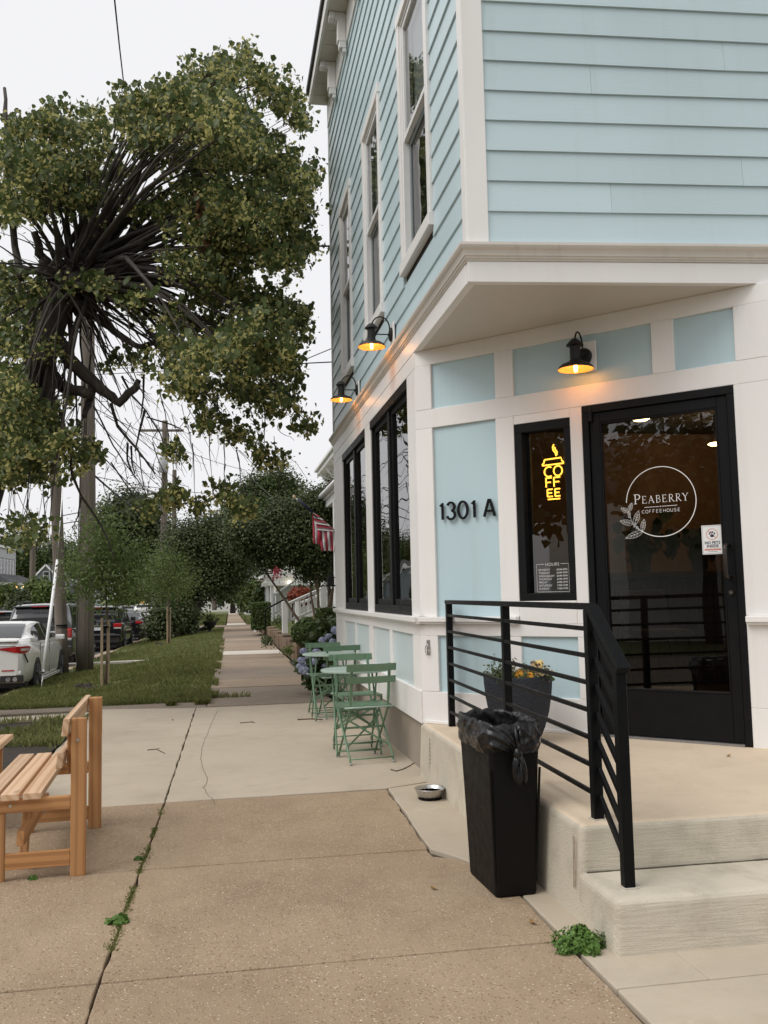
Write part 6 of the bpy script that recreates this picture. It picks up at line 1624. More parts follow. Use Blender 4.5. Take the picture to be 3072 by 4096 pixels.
p = at(1120, 2400, 46); o = thing('porch_house', (p.x, p.y, base(46)), 'white gabled porch with scalloped awning up the street', 'house')
zt = at(1120, 2330, 46).z; zp = at(1120, 2275, 46).z
xl = at(1062, 2330, 46).x; xr = xl+3.2
MB().box2(xl+.6, xr+5, 47.2, 56, base(46), zt+1.8).build('wall', m_hw, o)
MB().add([(xl-.1,45.6,zt),(xr,45.6,zt),(xl+.9,45.6,zp+.1),(xl-.1,47.2,zt),(xr,47.2,zt),(xl+.9,47.2,zp+.1)], [(0,1,2),(5,4,3),(0,2,5,3),(1,4,5,2),(0,3,4,1)]).build('porch_gable', m_wr, o)
for k in range(3): MB().box2(xl-.1+k*.01, xr, 45.58-.01*k, 45.599-.01*k, zt+.12+k*.14, zt+.22+k*.14).build('siding_board', m_hw, o)
MB().box2(xl-.15, xr, 45.55, 47.2, zt-.16, zt-.001).build('porch_beam', m_wr, o)
for k in (0, .25, 2.6): MB().box2(xl+k, xl+k+.14, 45.7, 45.84, base(46)+.4, zt-.161).build('porch_column', m_wr, o)
MB().lathe([(.01, -.1), (.08, -.07), (.10, 0), (.08, .07), (.01, .1)], 12, tuple(at(1157, 2330, 45.4))).build('porch_light', emit('porch_globe', (1, .85, .55), 3.0), o, smooth=True)
p = at(1075, 2440, 62); gable_house('beige_house', (p.x+3.0, 62, base(62)), 6.6, 9, at(1075, 2312, 62).z-base(62), .1, m_beige, m_roofg, 'beige sided house seen past the white porch', 'y', [(-2.3, 1.3, .6, 1.1)], eave=.15)
p = at(1150, 2420, 54); gable_house('slate_house', (p.x+.6, 54, base(54)+.2), 3.4, 6, at(1150, 2350, 54).z-base(54), .9, m_grs, m_roofg, 'slate blue small house tucked behind the far porch', 'x', [(-.9, .7, .5, .8)], eave=.25)
p = at(985, 2420, 150); gable_house('white_cottage', (p.x-6, 150, base(150)), 11, 8, 2.6, 1.6, m_hw, m_roofg, 'small white house closing the view at the end of the street', 'x', [(-3, .8, 1, 1.2), (2, .8, 1, 1.2)])
p = at(1000, 2320, 100); gable_house('white_cottage', (p.x+3.0, 100, base(100)), 7, 8, 4.4, 1.4, m_hw, m_roofg, 'pale house with a grey roof behind the far shrubs', 'x', [(-1.5, 2.6, .8, 1.2)])
# across the street: their fronts face the road (+x), seen along it
def row_house(name, x, ya, yb, ztop, mw, label, wins, wz0, wz1, ww, trim=m_wr, cap=.22):
    o = thing(name, (x-4, ya, base(ya)-.3), label, 'house'); z0 = base(ya)-.3
    MB().box2(x-8, x, ya, yb, z0-.4, ztop).build('wall', mw, o)
    MB().box2(x-8.2, x+cap, ya-.2, yb+.15, ztop+.001, ztop+.22).build('cornice', trim, o)
    MB().box2(x-8.1, x+cap*.6, ya-.1, yb+.1, ztop+.221, ztop+.3).build('roof', m_roofg, o)
    MB().box2(x+.001, x+.03, ya+.1, yb-.1, ztop-.9, ztop-.001).build('pale_band', m_lgr, o)
    for yy in (ya, yb-.16): MB().box2(x+.0005, x+.05, yy, yy+.16, z0, ztop-.0).build('corner_board', trim, o)
    for y in wins:
        f = MB().box2(x+.002, x+.03, y-ww/2-.09, y+ww/2+.09, wz0-.10, wz1+.10).build('window', trim, o)
        MB().box2(x+.031, x+.036, y-ww/2, y+ww/2, wz0, wz1).build('pane', m_dkglass, f); MB().box2(x+.037, x+.045, y-ww/2, y+ww/2, (wz0+wz1)/2-.04, (wz0+wz1)/2+.04).build('meeting_rail', trim, f)
    return o
row_house('grey_rowhouse', -20.5, 87.6, 95.7, 6.35, m_dgr, 'charcoal rowhouse with six narrow white-framed windows at the far left', [88.7+k*1.22 for k in range(6)], 3.75, 5.25, .62)
row_house('pale_rowhouse', -21.1, 77.0, 87.3, 6.75, m_lgr, 'pale grey rowhouse cut by the left edge of the picture', [79.5, 82.5, 85.6], 3.8, 5.6, .7)
z0 = base(82)-.3
def hip_porch(name, x0, x1, ya, yb, z, rise, mr, label, cols, lights):
    o = thing(name, (x1, ya, z0), label, 'porch')
    MB().hexa([(x0,ya,z),(x1,ya,z),(x1,yb,z),(x0,yb,z),(x0,ya+1.2,z+rise),(x0+.3,ya+1.2,z+rise),(x0+.3,yb-1.2,z+rise),(x0,yb-1.2,z+rise)]).build('roof', mr, o)
    MB().box2(x0, x1-.05, ya+.05, yb-.05, z-.22, z-.001).build('beam', m_wr, o)
    for y in cols: MB().box2(x1-.32, x1-.10, y-.11, y+.11, z0-.3, z-.221).build('column', m_wr, o)
    for y in lights: MB().lathe([(.01, -.10), (.12, 0), (.01, .10)], 8, (x1-.1, y, z-.42)).build('porch_light', m_string, o, smooth=True)
    return o
m_string = emit('string_light', (1, .45, .15), 4.0)
hip_porch('white_porch', -21.0, -18.6, 70, 80.9, 2.95, .75, m_wr, 'white porch roof with string lights before the rowhouses', (71, 74.5, 77.8, 80.6), (79.2, 79.9, 80.4))
hip_porch('dark_porch', -20.45, -18.3, 84.5, 97.5, 3.05, .85, m_roofg, 'dark hipped porch roof with lamps between the rowhouse and gabled house', (85, 88, 91, 94, 97), (86.4, 89.5))
zr = 122; gx = at(184, 2300, zr).x; gz0 = base(zr)-.3; ge = at(184, 2338, zr).z; gp = at(184, 2258, zr).z; gw = (at(262, 2300, zr).x-at(115, 2300, zr).x)*1.02
gable_house('grey_gabled_house', (gx, zr, gz0), gw, 10, ge-gz0, gp-ge-.1, m_grs, m_roofg, 'slate grey gabled house with one white-framed attic window', 'x', [(0.05, at(184, 2318, zr).z-gz0, .62, .95)], eave=.3)
x2 = at(285, 2350, 130).x; gable_house('grey_gabled_house', (x2, 130, gz0), 6.0, 8, at(285, 2365, 130).z-gz0, 1.6, m_grs, m_roofg, 'second slate grey house glimpsed between the two near poles', 'x', [(1.6, .6, .7, 1.0)], eave=.3)

# ------------------------------------------------------------------ flag on the porch
m_fr = plain('flag_red', (.42,.035,.06), .8, var=.12); m_fw = plain('flag_white', (.70,.66,.66), .8, var=.06); m_fb = plain('flag_blue', (.015,.02,.05), .8)
fl = thing('flag', (2.42, 20.0, 2.7), 'striped flag hanging from a slanted pole on the white porch column', 'flag')
pb = at(1357, 2140, 20.0); ptp = at(1177, 1988, 20.0)
MB().tube([pb, ptp], .016, 8).build('flag_pole', plain('flag_pole_white', (.5,.48,.44), .5), fl, smooth=True)
MB().lathe([(.005, -.05), (.03, -.02), (.034, 0), (.025, .03), (.005, .05)], 10, tuple(ptp)).build('finial', m_wpale[0], fl, smooth=True)
def fp(x, y, d=0): return at(1000+.2712*x, 1700+.2712*y, 20.0+d)
def strip(quads, mts, name):
    mb = MB(); 
    o = None
    for i, (q, mm) in enumerate(zip(quads, mts)):
        a, b, c, d = q; m = MB(); n = 6
        for k in range(n+1):
            t = k/n
            l_ = fp(a[0]+(d[0]-a[0])*t, a[1]+(d[1]-a[1])*t, .03*math.sin(5*t+i)); r_ = fp(b[0]+(c[0]-b[0])*t, b[1]+(c[1]-b[1])*t, .03*math.sin(5*t+i+1))
            m.v += [tuple(l_), tuple(r_), tuple(l_+Vector((0, .006, 0))), tuple(r_+Vector((0, .006, 0)))]
        for k in range(n): j = k*4; m.f += [(j, j+1, j+5, j+4), (j+2, j+6, j+7, j+3), (j, j+4, j+6, j+2), (j+1, j+3, j+7, j+5)]
        m.build(name, mm, fl, smooth=True)
xs_ = [1010, 1055, 1100, 1135, 1175, 1215, 1250, 1285]; xb_ = [1050, 1085, 1120, 1155, 1195, 1230, 1255, 1262]
strip([((xs_[i], 1545), (xs_[i+1], 1575), (xb_[i+1], 1865), (xb_[i], 1845)) for i in range(7)], [m_fr, m_fw]*4, 'stripe')
strip([((920, 1310), (940, 1330), (965, 1750), (932, 1740)), ((945, 1400), (1000, 1500), (985, 1755), (966, 1750)), ((1000, 1500), (1045, 1560), (1050, 1770), (986, 1756))], [m_fr, m_fw, m_fr], 'stripe')
dia = [((915, 1270), (1290, 1590)), ((918, 1310), (1290, 1605))]
for i in range(6):
    t0, t1 = i/6, (i+1)/6
    L0 = (915+(1000-915)*t0, 1275+(1550-1275)*t0); L1 = (915+(1000-915)*t1, 1275+(1550-1275)*t1)
    R0 = (1000+290*t0, 1325+255*t0); R1 = (1000+290*t1, 1325+255*t1)
    strip([(L0, R0, R1, L1)], [(m_fr, m_fw)[i % 2]], 'stripe')
strip([((912, 1290), (985, 1320), (1005, 1400), (940, 1340))], [m_fb], 'canton_fold')
MB().tube([fp(705, 1095, -.03), fp(800, 1180, -.03), fp(930, 1290, -.03)], [.02, .035, .03], 8).build('rolled_canton', m_fb, fl, smooth=True)
# ------------------------------------------------------------------ urn, far alley sign bits
ur = gpt(840, 2530)
uo = thing('urn_planter', tuple(ur), 'black garden urn with a trailing plant on the verge', 'urn')
MB().lathe([(.14, 0), (.16, .03), (.07, .07), (.06, .14), (.20, .24), (.27, .36), (.31, .47), (.33, .50), (.30, .505), (.26, .44), (.001, .43)], 20).build('urn_body', m_lampblk, uo, local=True, smooth=True)
ug = np.random.default_rng(9); leaf_cloud('plant', np.array(ur)+np.array([0, 0, .62])+ug.normal(size=(220, 3))*np.array([.13, .13, .14]), ug.normal(size=(220, 3)), ug.uniform(.06, .12, 220), m_mdleaf, uo, dict(kind='stuff'), rngs=9)
lg = gpt(770, 2530); mb = MB()
for k in range(7): mb.tube([lg+Vector((.15*k-.2, .1*k, .05)), lg+Vector((.15*k+.35, .1*k-.3, .1+.09*k))], .05, 7)
mb.build('log_pile', m_bark, label='dark cut branches heaped at the foot of the leaning street tree', cat='logs', smooth=True)
# ------------------------------------------------------------------ utility poles and wires
def pole(pts, r0, r1, label, group='wooden utility poles'):
    o = thing('utility_pole', tuple(pts[0]), label, 'pole', group); n = 14; P_ = []
    for k in range(n+1):
        t = k/n*(len(pts)-1); i = min(int(t), len(pts)-2); P_.append(Vector(pts[i]).lerp(Vector(pts[i+1]), t-i))
    MB().tube(P_, [r0+(r1-r0)*k/n for k in range(n+1)], 14).build('shaft', m_polew, o, smooth=True)
    return o
p1b = gpt(252, 2690); p2b = gpt(338, 2682)
p1 = pole([p1b-Vector((0,0,.2)), at(222, 1880, p1b.y), at(205, 1640, p1b.y), at(190, 1350, p1b.y)], .150, .115, 'leaning weathered wooden pole with a black band, left of the pair')
for z, h in ((1.13, .045), (1.09, .02)):
    q = p1b.lerp(at(222, 1880, p1b.y), z/(at(222, 1880, p1b.y).z-p1b.z)); MB().tube([q+Vector((0,0,.0)), q+Vector((0,0,h))], .152, 14).build('black_band', m_rail, p1)
p2 = pole([p2b-Vector((0,0,.2)), at(352, 2080, p2b.y), at(352, 1700, p2b.y), at(352, 900, p2b.y), at(352, 720, p2b.y)], .215, .140, 'thick grey wooden pole rising through the linden crown, right of the pair')
MB().tube([p2b+Vector((-.20, -.09, .3)), p2b+Vector((-.13, -.09, 5))], .016, 6).build('conduit', m_polew, p2)
p3b = gpt(650, 2480); Y3 = 52
p3 = pole([at(648, 2480, Y3), at(657, 2000, Y3), at(661, 1683, Y3)], .20, .15, 'far wooden pole with a crossarm and grey transformer')
ca, cb = at(555, 1722, Y3), at(735, 1722, Y3)
MB().beam(ca, cb, .10, .13).build('crossarm', m_polew, p3)
for px in (562, 628, 700): q = at(px, 1718, Y3); MB().lathe([(.03, 0), (.05, .05), (.03, .1), (.05, .15), (.02, .22)], 8, tuple(q+Vector((0,-.03,.065)))).build('insulator', m_gr, p3)
q = at(654, 1890, Y3-.35); MB().lathe([(.22, 0), (.26, .03), (.26, .80), (.20, .88), (.06, .9)], 14, tuple(q)).build('transformer', plain('transformer_grey', (.42,.43,.44), .5), p3, smooth=True)
sa = [at(663, 1985, Y3), at(600, 1962, Y3), at(540, 1948, Y3), at(505, 1950, Y3)]
MB().tube(sa, .05, 7).build('lamp_arm', m_steel, p3, smooth=True); MB().lathe([(.02, -.05), (.18, 0), (.02, .06)], 10, tuple(at(492, 1953, Y3)), 1.8, 1).build('street_lamp_head', m_steel, p3, smooth=True)
p4 = pole([at(692, 2480, 70), at(698, 1880, 70)], .20, .16, 'second far wooden pole right behind the crossarm pole')
p5 = pole([at(128, 2430, 62), at(133, 2060, 62)], .20, .17, 'far wooden pole before the dark trees at the left')
p6_ = pole([at(858, 2440, 75), at(854, 2360, 75)], .2, .19, 'short far brown pole beside the street tree')
m_wire = plain('black_cable', (.012,.012,.012), .6)
def wire(pts, r_, label, sag=0.0):
    P_ = [Vector(p) for p in pts]; out = []
    for a, b in zip(P_[:-1], P_[1:]):
        for k in range(8):
            t = k/8; q = a.lerp(b, t); q.z -= sag*4*t*(1-t); out.append(q)
    out.append(P_[-1]); MB().tube(out, r_, 5).build('overhead_wire', m_wire, None, smooth=True, label=label, cat='wire', group='overhead wires')
top2 = at(352, 760, p2b.y)
wire([top2, at(500, 380, 14), at(478, 190, 11.5), at(456, -20, 9.5), at(430, -300, 7.5)], .010, 'single cable dropping from the linden to the top edge of the sky')
wire([at(352, 1000, p2b.y), at(1225, 984, 13.0), (XF+.02, 12.42, at(1333, 985, 12.42).z)], .014, 'thick service cable from the linden to the upper cafe wall')
wire([at(352, 1480, p2b.y), at(1225, 1436, 13.0), (XF+.02, 12.42, at(1342, 1392, 12.42).z)], .007, 'upper of two thin cables reaching the cafe above the far lamp')
wire([at(352, 1500, p2b.y), at(1225, 1453, 13.0), (XF+.02, 12.42, at(1342, 1448, 12.42).z)], .009, 'lower of two thin cables reaching the cafe above the far lamp')
for i, (z1, z2, lab) in enumerate(((1560, 1830, 'upper power line from the near pole to the crossarm pole'), (1640, 1960, 'middle power line from the near pole to the far pole'), (1760, 2060, 'telephone cable from the near pole to the far pole'), (1880, 2110, 'lowest thick cable from the near pole to the far pole'))):
    wire([at(352, z1, p2b.y), at(657, z2, Y3)], .018 if i < 3 else .03, lab, .15)
wire([at(352, 1900, p2b.y), at(1060, 1975, 36), at(1270, 2120, 22)], .010, 'thin cable slanting down past the tall tree to the flag house', .2)
wire([at(352, 1620, p2b.y), at(980, 1880, 40), at(1240, 2080, 23)], .010, 'second thin cable slanting to the flag house', .2)
wire([at(-60, 2120, 60), at(133, 2080, 62), at(657, 1960, Y3)], .03, 'cable crossing behind the poles at the left', .2)
wire([at(-60, 2150, 60), at(133, 2110, 62), at(657, 2000, Y3)], .03, 'second cable crossing behind the poles at the left', .2)
wire([at(170, 1900, p1b.y), at(175, 2010, p1b.y-.5), at(200, 2200, p1b.y-.4), at(215, 2500, p1b.y-.2)], .012, 'loose black cable hanging down the leaning pole')
# guy wire
gy = gpt(165, 2750); gw = thing('guy_wire', tuple(gy), 'white plastic guard on a pole guy wire slanting up from the verge', 'guy wire')
def gline(px, py): # the guy leans from the anchor towards the top of the leaning pole
    t = (2750-py)/(2750-1900); return at(px, py, gy.y+(p1b.y-gy.y)*t*.6)
MB().tube([gy-Vector((0,0,.1)), gline(171, 2690)], .016, 7).build('anchor_rod', m_steel, gw, smooth=True)
MB().tube([gline(171, 2690), gline(200, 2475), gline(229, 2240)], [.034, .034, .028], 10).build('plastic_guard', plain('white_guy_guard', (.80,.80,.79), .4, var=.05), gw, smooth=True)
MB().tube([gline(229, 2240), gline(243, 2060), gline(254, 1880), gline(262, 1700)], .012, 6).build('cable', m_steel, gw, smooth=True)
MB().lathe([(.02, -.04), (.05, 0), (.02, .04)], 8, tuple(gline(172, 2686))).build('clamp', m_steel, gw)

# ------------------------------------------------------------------ parked vehicles
m_tyre = plain('tyre_rubber', (.012,.012,.012), .8); m_rim = plain('alloy_rim', (.30,.30,.31), .3, metal=.9); m_rimd = plain('dark_alloy_rim', (.06,.06,.065), .35, metal=.8)
def carpaint(name, c, rough=.16):
    t = NT(name); t.col(c); t.rough(rough); t.b.inputs['Coat Weight'].default_value = .7; t.b.inputs['Coat Roughness'].default_value = .05; return t.m
m_cw = carpaint('pearl_white_paint', (.80,.79,.76), .25); m_cb = carpaint('black_car_paint', (.010,.010,.012)); m_cg = carpaint('dark_grey_car_paint', (.030,.031,.034))
m_cs = carpaint('silver_car_paint', (.35,.36,.37), .3)
m_tint = plain('tinted_glass', (.018,.020,.022), .08, var=.1, spec=.7); m_tail = plain('red_lamp_lens', (.45,.010,.012), .15, var=.3, scale=12, spec=.6); m_clear = plain('clear_lamp_lens', (.55,.50,.48), .2, var=.2, scale=12)
m_trimb = plain('black_plastic_trim', (.018,.018,.018), .6); m_chrome = plain('chrome_strip', (.7,.7,.7), .15, metal=1.0); m_plate = plain('number_plate', (.62,.64,.66), .5)
def loft(secs, closed_top=False):
    """secs: (y, [(x,z)...]) half sections from bottom centre round to top centre; mirrored"""
    mb = MB(); n = len(secs[0][1]); full = 2*n-2
    for y, pts_ in secs:
        ring = list(pts_)+[(-x, z) for x, z in pts_[-2:0:-1]]
        mb.v += [(x, y, z) for x, z in ring]
    for i in range(len(secs)-1):
        for k in range(full): mb.f.append((i*full+k, i*full+(k+1) % full, (i+1)*full+(k+1) % full, (i+1)*full+k))
    mb.f.append(tuple(range(full))); mb.f.append(tuple((len(secs)-1)*full+k for k in range(full))[::-1])
    return mb
def interp(tab, y):
    for (a, *va), (b, *vb) in zip(tab[:-1], tab[1:]):
        if a <= y <= b:
            t = (y-a)/(b-a); return [p+(q-p)*t for p, q in zip(va, vb)]
    return list(tab[-1][1:] if y > tab[-1][0] else tab[0][1:])
def car(loc, label, paint, L, W, body, house, wheel_r, wheels_y, kind, rim=None, group='cars parked along the kerb', rz=0.0, belt=.0):
    """local frame: y = 0 at the rear bumper, +y forward. body rows (y, deck z, half width, bottom z); house rows (y, roof z, half width at roof)"""
    o = thing('parked_car', loc, label, 'car', group, rz)
    h = W/2; secs = []
    for y in [0, .04, .12, .3, .6, .9, 1.3, 1.8, 2.4, 3.0, 3.5, L-.9, L-.5, L-.2, L-.05]:
        zd, hw, zb = interp(body, y); hw *= h
        secs.append((y, [(0, zb), (hw*.90, zb), (hw*.985, zb+.10), (hw, zb+.28), (hw*1.0, zd-.28), (hw*.985, zd-.10), (hw*.93, zd-.02), (hw*.80, zd+.012), (0, zd+.03)]))
    b = loft(secs).build('body', paint, o, local=True, smooth=True)
    md = b.modifiers.new('e', 'EDGE_SPLIT'); md.split_angle = R(45)
    secs = []
    ys_ = [house[0][0]+(house[-1][0]-house[0][0])*k/16 for k in range(17)]
    for y in ys_:
        zr_, hr = interp(house, y); zd = interp(body, y)[0]; hr *= h; hb_ = h*.93
        t = max(.0, (zr_-zd)); secs.append((y, [(0, zd-.02), (hb_, zd-.02), (hb_*.985, zd+.05), (hb_+(hr-hb_)*.85, zd+t*.82), (hr*.96, zd+t*.95), (hr*.80, zd+t*.995), (0, zd+t+.012)]))
    g = loft(secs); gl = g.build('greenhouse', paint, o, local=True, smooth=True)
    e_ = gl.modifiers.new('e', 'EDGE_SPLIT'); e_.split_angle = R(38)
    def gx(y, z):
        zr_, hr = interp(house, y); zd = interp(body, y)[0]; t = max(.02, zr_-zd); u = (z-zd)/t; hb_ = h*.93; hr *= h
        return hb_+(hr-hb_)*.85*min(1, u/.82) if u < .82 else hb_+(hr-hb_)*.85+(hr*.96-(hb_+(hr-hb_)*.85))*(u-.82)/.13
    for poly in kind['side']:
        for s_ in (-1, 1):
            n = len(poly); q = MB(); cy, cz = sum(a for a, _ in poly)/n, sum(b for _, b in poly)/n
            q.add([(s_*(gx(y, z)+.020), y, z) for y, z in poly]+[(s_*(gx(cy, cz)+.026), cy, cz)]+[(s_*(gx(y, z)-.03), y, z) for y, z in poly],
                  [(i, (i+1) % n, n) for i in range(n)]+[(i, n+1+i, n+1+(i+1) % n, (i+1) % n) for i in range(n)])
            q.build('side_window', m_tint, o, local=True)
    if 'rear' in kind:
        y0, y1, k0, k1 = kind['rear']; q = MB(); n = 8
        for i in range(n+1):
            y = y0+(y1-y0)*i/n; zr_, hr = interp(house, y); kk = (k0+(k1-k0)*i/n)*h
            q.v += [(-kk, y, zr_+.012), (-kk*.5, y, zr_+.020), (0, y, zr_+.024), (kk*.5, y, zr_+.020), (kk, y, zr_+.012)]
        for i in range(n):
            for k in range(4): q.f.append((i*5+k, i*5+k+1, i*5+k+6, i*5+k+5))
        q.build('rear_window', m_tint, o, local=True, smooth=True)
    for wy in wheels_y:
        for s_ in ((1,) if kind.get('right_only', True) else (-1, 1)):
            x = s_*(h-.11)
            MB().tube([(s_*(h-.30), wy, wheel_r), (s_*(h+.004), wy, wheel_r)], wheel_r*1.13, 24).build('wheel_arch', m_trimb, o, local=True)
            w_ = MB().tube([(x-s_*.10, wy, wheel_r), (x-s_*.09, wy, wheel_r), (x+s_*.10, wy, wheel_r), (x+s_*.118, wy, wheel_r)], [wheel_r*.9, wheel_r, wheel_r, wheel_r*.93], 28).build('wheel', m_tyre, o, local=True)
            r_ = MB().tube([(x+s_*.119, wy, wheel_r), (x+s_*.124, wy, wheel_r)], [wheel_r*.70, wheel_r*.66], 24).build('rim', m_rimd, w_, local=False) if False else None
            q = MB(); q.tube([(x+s_*.1185, wy, wheel_r), (x+s_*.1235, wy, wheel_r)], [wheel_r*.72, wheel_r*.70], 24); q.v = [tuple(Vector(v)+ROOT[o.name]) for v in q.v]; q.build('rim', m_rimd, w_)
            for k in range(5):
                a = R(72*k+15); q = MB(); q.beam((x+s_*.126, wy+.03*math.cos(a), wheel_r+.03*math.sin(a)), (x+s_*.126, wy+wheel_r*.68*math.cos(a), wheel_r+wheel_r*.68*math.sin(a)), .008, .055, (1, 0, 0)); q.v = [tuple(Vector(v)+ROOT[o.name]) for v in q.v]; q.build('spoke', rim or m_rim, w_)
    MB().box2(-h*.9, h*.9, .3, L-.3, .16, interp(body, .5)[2]+.05).build('underbody', m_trimb, o, local=True)
    return o
RD = lambda y: base(y)-.445
def carx(px, y, side): return at(px, 2500, y).x
# white sedan, rear right corner towards us
yS = 19.3; right = at(150, 2700, yS+1.0).x; WS = 1.84; cx = right-WS/2
sed = car((cx, yS, RD(yS)), 'white sedan with red tail lights parked nearest at the left edge', m_cw, 4.88, WS,
    [(0, .99, .80, .36), (.06, 1.06, .90, .30), (.20, 1.09, .96, .25), (.6, 1.085, .985, .22), (1.3, 1.03, 1.0, .20), (2.4, .98, 1.0, .20), (3.4, .96, 1.0, .20), (4.0, .90, .97, .20), (4.7, .76, .90, .22), (4.88, .62, .82, .28)],
    [(.60, 1.095, .64), (.9, 1.21, .66), (1.3, 1.345, .69), (1.65, 1.42, .71), (2.1, 1.447, .72), (2.6, 1.43, .72), (3.1, 1.27, .75), (3.75, .98, .84)], .335, (1.02, 3.85),
    dict(side=[[(1.02, 1.12), (1.32, 1.255), (1.65, 1.355), (2.05, 1.395), (2.24, 1.395), (2.28, 1.02), (1.30, 1.045)], [(2.36, 1.03), (2.33, 1.385), (2.60, 1.37), (2.95, 1.25), (3.42, 1.03)]], rear=(.70, 1.52, .70, .62)), m_rim)
def P_(o, name, mt, x0, x1, y0, y1, z0, z1, bev=.01, parent=None): return MB().box2(x0, x1, y0, y1, z0, z1).build(name, mt, o, local=True, bevel=bev, seg=2)
for s_ in (-1, 1):
    hw = WS/2
    arcx = [(.36, -.014), (.70, -.014), (.78, .022), (.853, .075), (.898, .22), (.912, .34)]
    zt_ = [.955, .985, .985, .985, .985, .965]; zb_ = [.935, .86, .85, .85, .875, .945]
    q = MB(); q.add([(s_*x, y, z) for (x, y), z in zip(arcx, zt_)]+[(s_*x, y, z) for (x, y), z in zip(arcx, zb_)]+[(s_*x*.93, y+.05, z) for (x, y), z in zip(arcx, zt_)]+[(s_*x*.93, y+.05, z) for (x, y), z in zip(arcx, zb_)],
        [(i, i+1, 7+i, 6+i) for i in range(5)]+[(i, 12+i, 13+i, i+1) for i in range(5)]+[(6+i, 7+i, 19+i, 18+i) for i in range(5)])
    q.build('tail_light', m_tail, sed, local=True)
    q = MB(); q.add([(s_*(x+.004), y-.004, .945) for x, y in arcx[2:5]]+[(s_*(x+.004), y-.004, .895) for x, y in arcx[2:5]], [(0,1,4,3), (1,2,5,4)]); q.build('reverse_lamp', m_clear, sed, local=True)
    MB().beam((s_*.845, .062, .84), (s_*.895, .16, .66), .012, .03).build('bumper_vent', m_trimb, sed, local=True)
    P_(sed, 'bumper_reflector', m_tail, s_*.55-.12, s_*.55+.12, -.012, .05, .505, .53, .004)
    for k in (0, .13): MB().tube([(s_*(.56+k), -.03, .345), (s_*(.56+k), .06, .345)], .045, 14).build('exhaust_tip', m_chrome, sed, local=True)
    P_(sed, 'diffuser_insert', m_trimb, s_*.62-.22, s_*.62+.22, -.008, .05, .29, .42)
P_(sed, 'rear_spoiler', m_cw, -.72, .72, -.01, .16, 1.082, 1.108); P_(sed, 'boot_line', m_trimb, -.68, .68, -.014, .03, .998, 1.004, 0)
P_(sed, 'lower_bumper', m_cw, -.80, .80, .005, .20, .42, .50, .02)
for y0_, y1_ in ((1.45, 1.60), (2.55, 2.70)): P_(sed, 'door_handle', m_cw, WS/2-.005, WS/2+.022, y0_, y1_, .90, .93, .006)
for y in (1.28, 2.32): P_(sed, 'door_seam', m_trimb, WS/2-.01, WS/2+.0015, y, y+.008, .30, 1.0, 0)
P_(sed, 'side_sill', m_cw, WS/2-.03, WS/2+.03, 1.45, 3.5, .19, .26, .01); P_(sed, 'door_mirror', m_cw, WS/2, WS/2+.2, 3.0, 3.12, .98, 1.10, .03)
# tall dark SUV
def suv(px_right, y, label, paint, L, W, H, tail, group='cars parked along the kerb', plate=True, rails=True):
    right = at(px_right, 2600, y).x; cx = right-W/2; zb = H*.62
    s = car((cx, y, RD(y)), label, paint, L, W,
        [(0, zb-.03, .93, .40), (.04, zb, .96, .36), (.3, zb+.01, .985, .30), (1.3, zb, 1.0, .27), (3.2, zb-.02, 1.0, .27), (3.8, zb-.06, .98, .27), (L-.4, zb-.14, .93, .30), (L, zb-.3, .84, .36)],
        [(.06, zb+.30, .78), (.22, H-.06, .76), (.55, H-.01, .77), (2.2, H, .79), (2.9, H-.04, .79), (3.75, zb, .84)], .37, (.98, L-.95),
        dict(side=[[(.32, zb+.05), (.42, H-.13), (.85, H-.12), (.85, zb+.05)], [(.97, zb+.04), (.97, H-.12), (1.75, H-.11), (1.78, zb+.03)], [(1.88, zb+.03), (1.86, H-.11), (2.65, H-.12), (2.80, H-.16), (3.42, zb+.03)]]), m_rim, group)
    h = W/2
    MB().add([(-.70*h, .028, zb+.03), (.70*h, .028, zb+.03), (.66*h, .185, H-.13), (-.66*h, .185, H-.13)], [(0,1,2,3)]).build('rear_window', m_tint, s, local=True)
    P_(s, 'roof_spoiler', paint, -.74*h, .74*h, .06, .40, H-.10, H-.06, .02); P_(s, 'brake_lamp', m_tail, -.22, .22, .045, .07, H-.095, H-.068, .004)
    for s_ in (-1, 1):
        if tail == 'tall':
            P_(s, 'tail_light', m_tail, s_*h*.86-.075, s_*h*.86+.075, -.02, .16, zb-.28, zb-.02, .03); P_(s, 'reverse_lamp', m_clear, s_*h*.86-.07, s_*h*.86+.07, -.018, .12, zb-.36, zb-.285, .02)
        else:
            P_(s, 'tail_light', m_tail, s_*h*.80-.17, s_*h*.80+.15, -.02, .14, zb-.17, zb-.02, .03); P_(s, 'reverse_lamp', m_clear, s_*h*.80-.14, s_*h*.80+.13, -.018, .10, zb-.235, zb-.175, .015)
        if rails: MB().tube([(s_*h*.70, .45, H-.02), (s_*h*.70, .6, H+.045), (s_*h*.70, 2.4, H+.05), (s_*h*.70, 2.6, H-.01)], .022, 7).build('roof_rail', m_trimb, s, local=True, smooth=True)
    P_(s, 'bumper', paint, -h*.93, h*.93, -.045, .20, .46, .66, .05); P_(s, 'lower_bumper', m_trimb, -h*.88, h*.88, -.02, .20, .32, .458, .03)
    P_(s, 'chrome_strip', m_chrome, -h*.55, h*.55, -.03, .02, zb-.13, zb-.085, .006); P_(s, 'number_plate', m_plate, -.16, .16, -.022, .02, zb-.28, zb-.16, .004)
    P_(s, 'bumper_strip', m_chrome, -h*.7, h*.7, -.052, -.02, .64, .67, .004)
    P_(s, 'badge', m_chrome, -.05, .05, -.022, .02, zb-.06, zb-.02, .008)
    for y0_ in (1.62, 2.52): P_(s, 'door_handle', paint, h-.005, h+.022, y0_, y0_+.15, zb-.13, zb-.10, .006)
    P_(s, 'door_mirror', m_trimb, h, h+.2, 3.05, 3.17, zb+.0, zb+.16, .03)
    return s
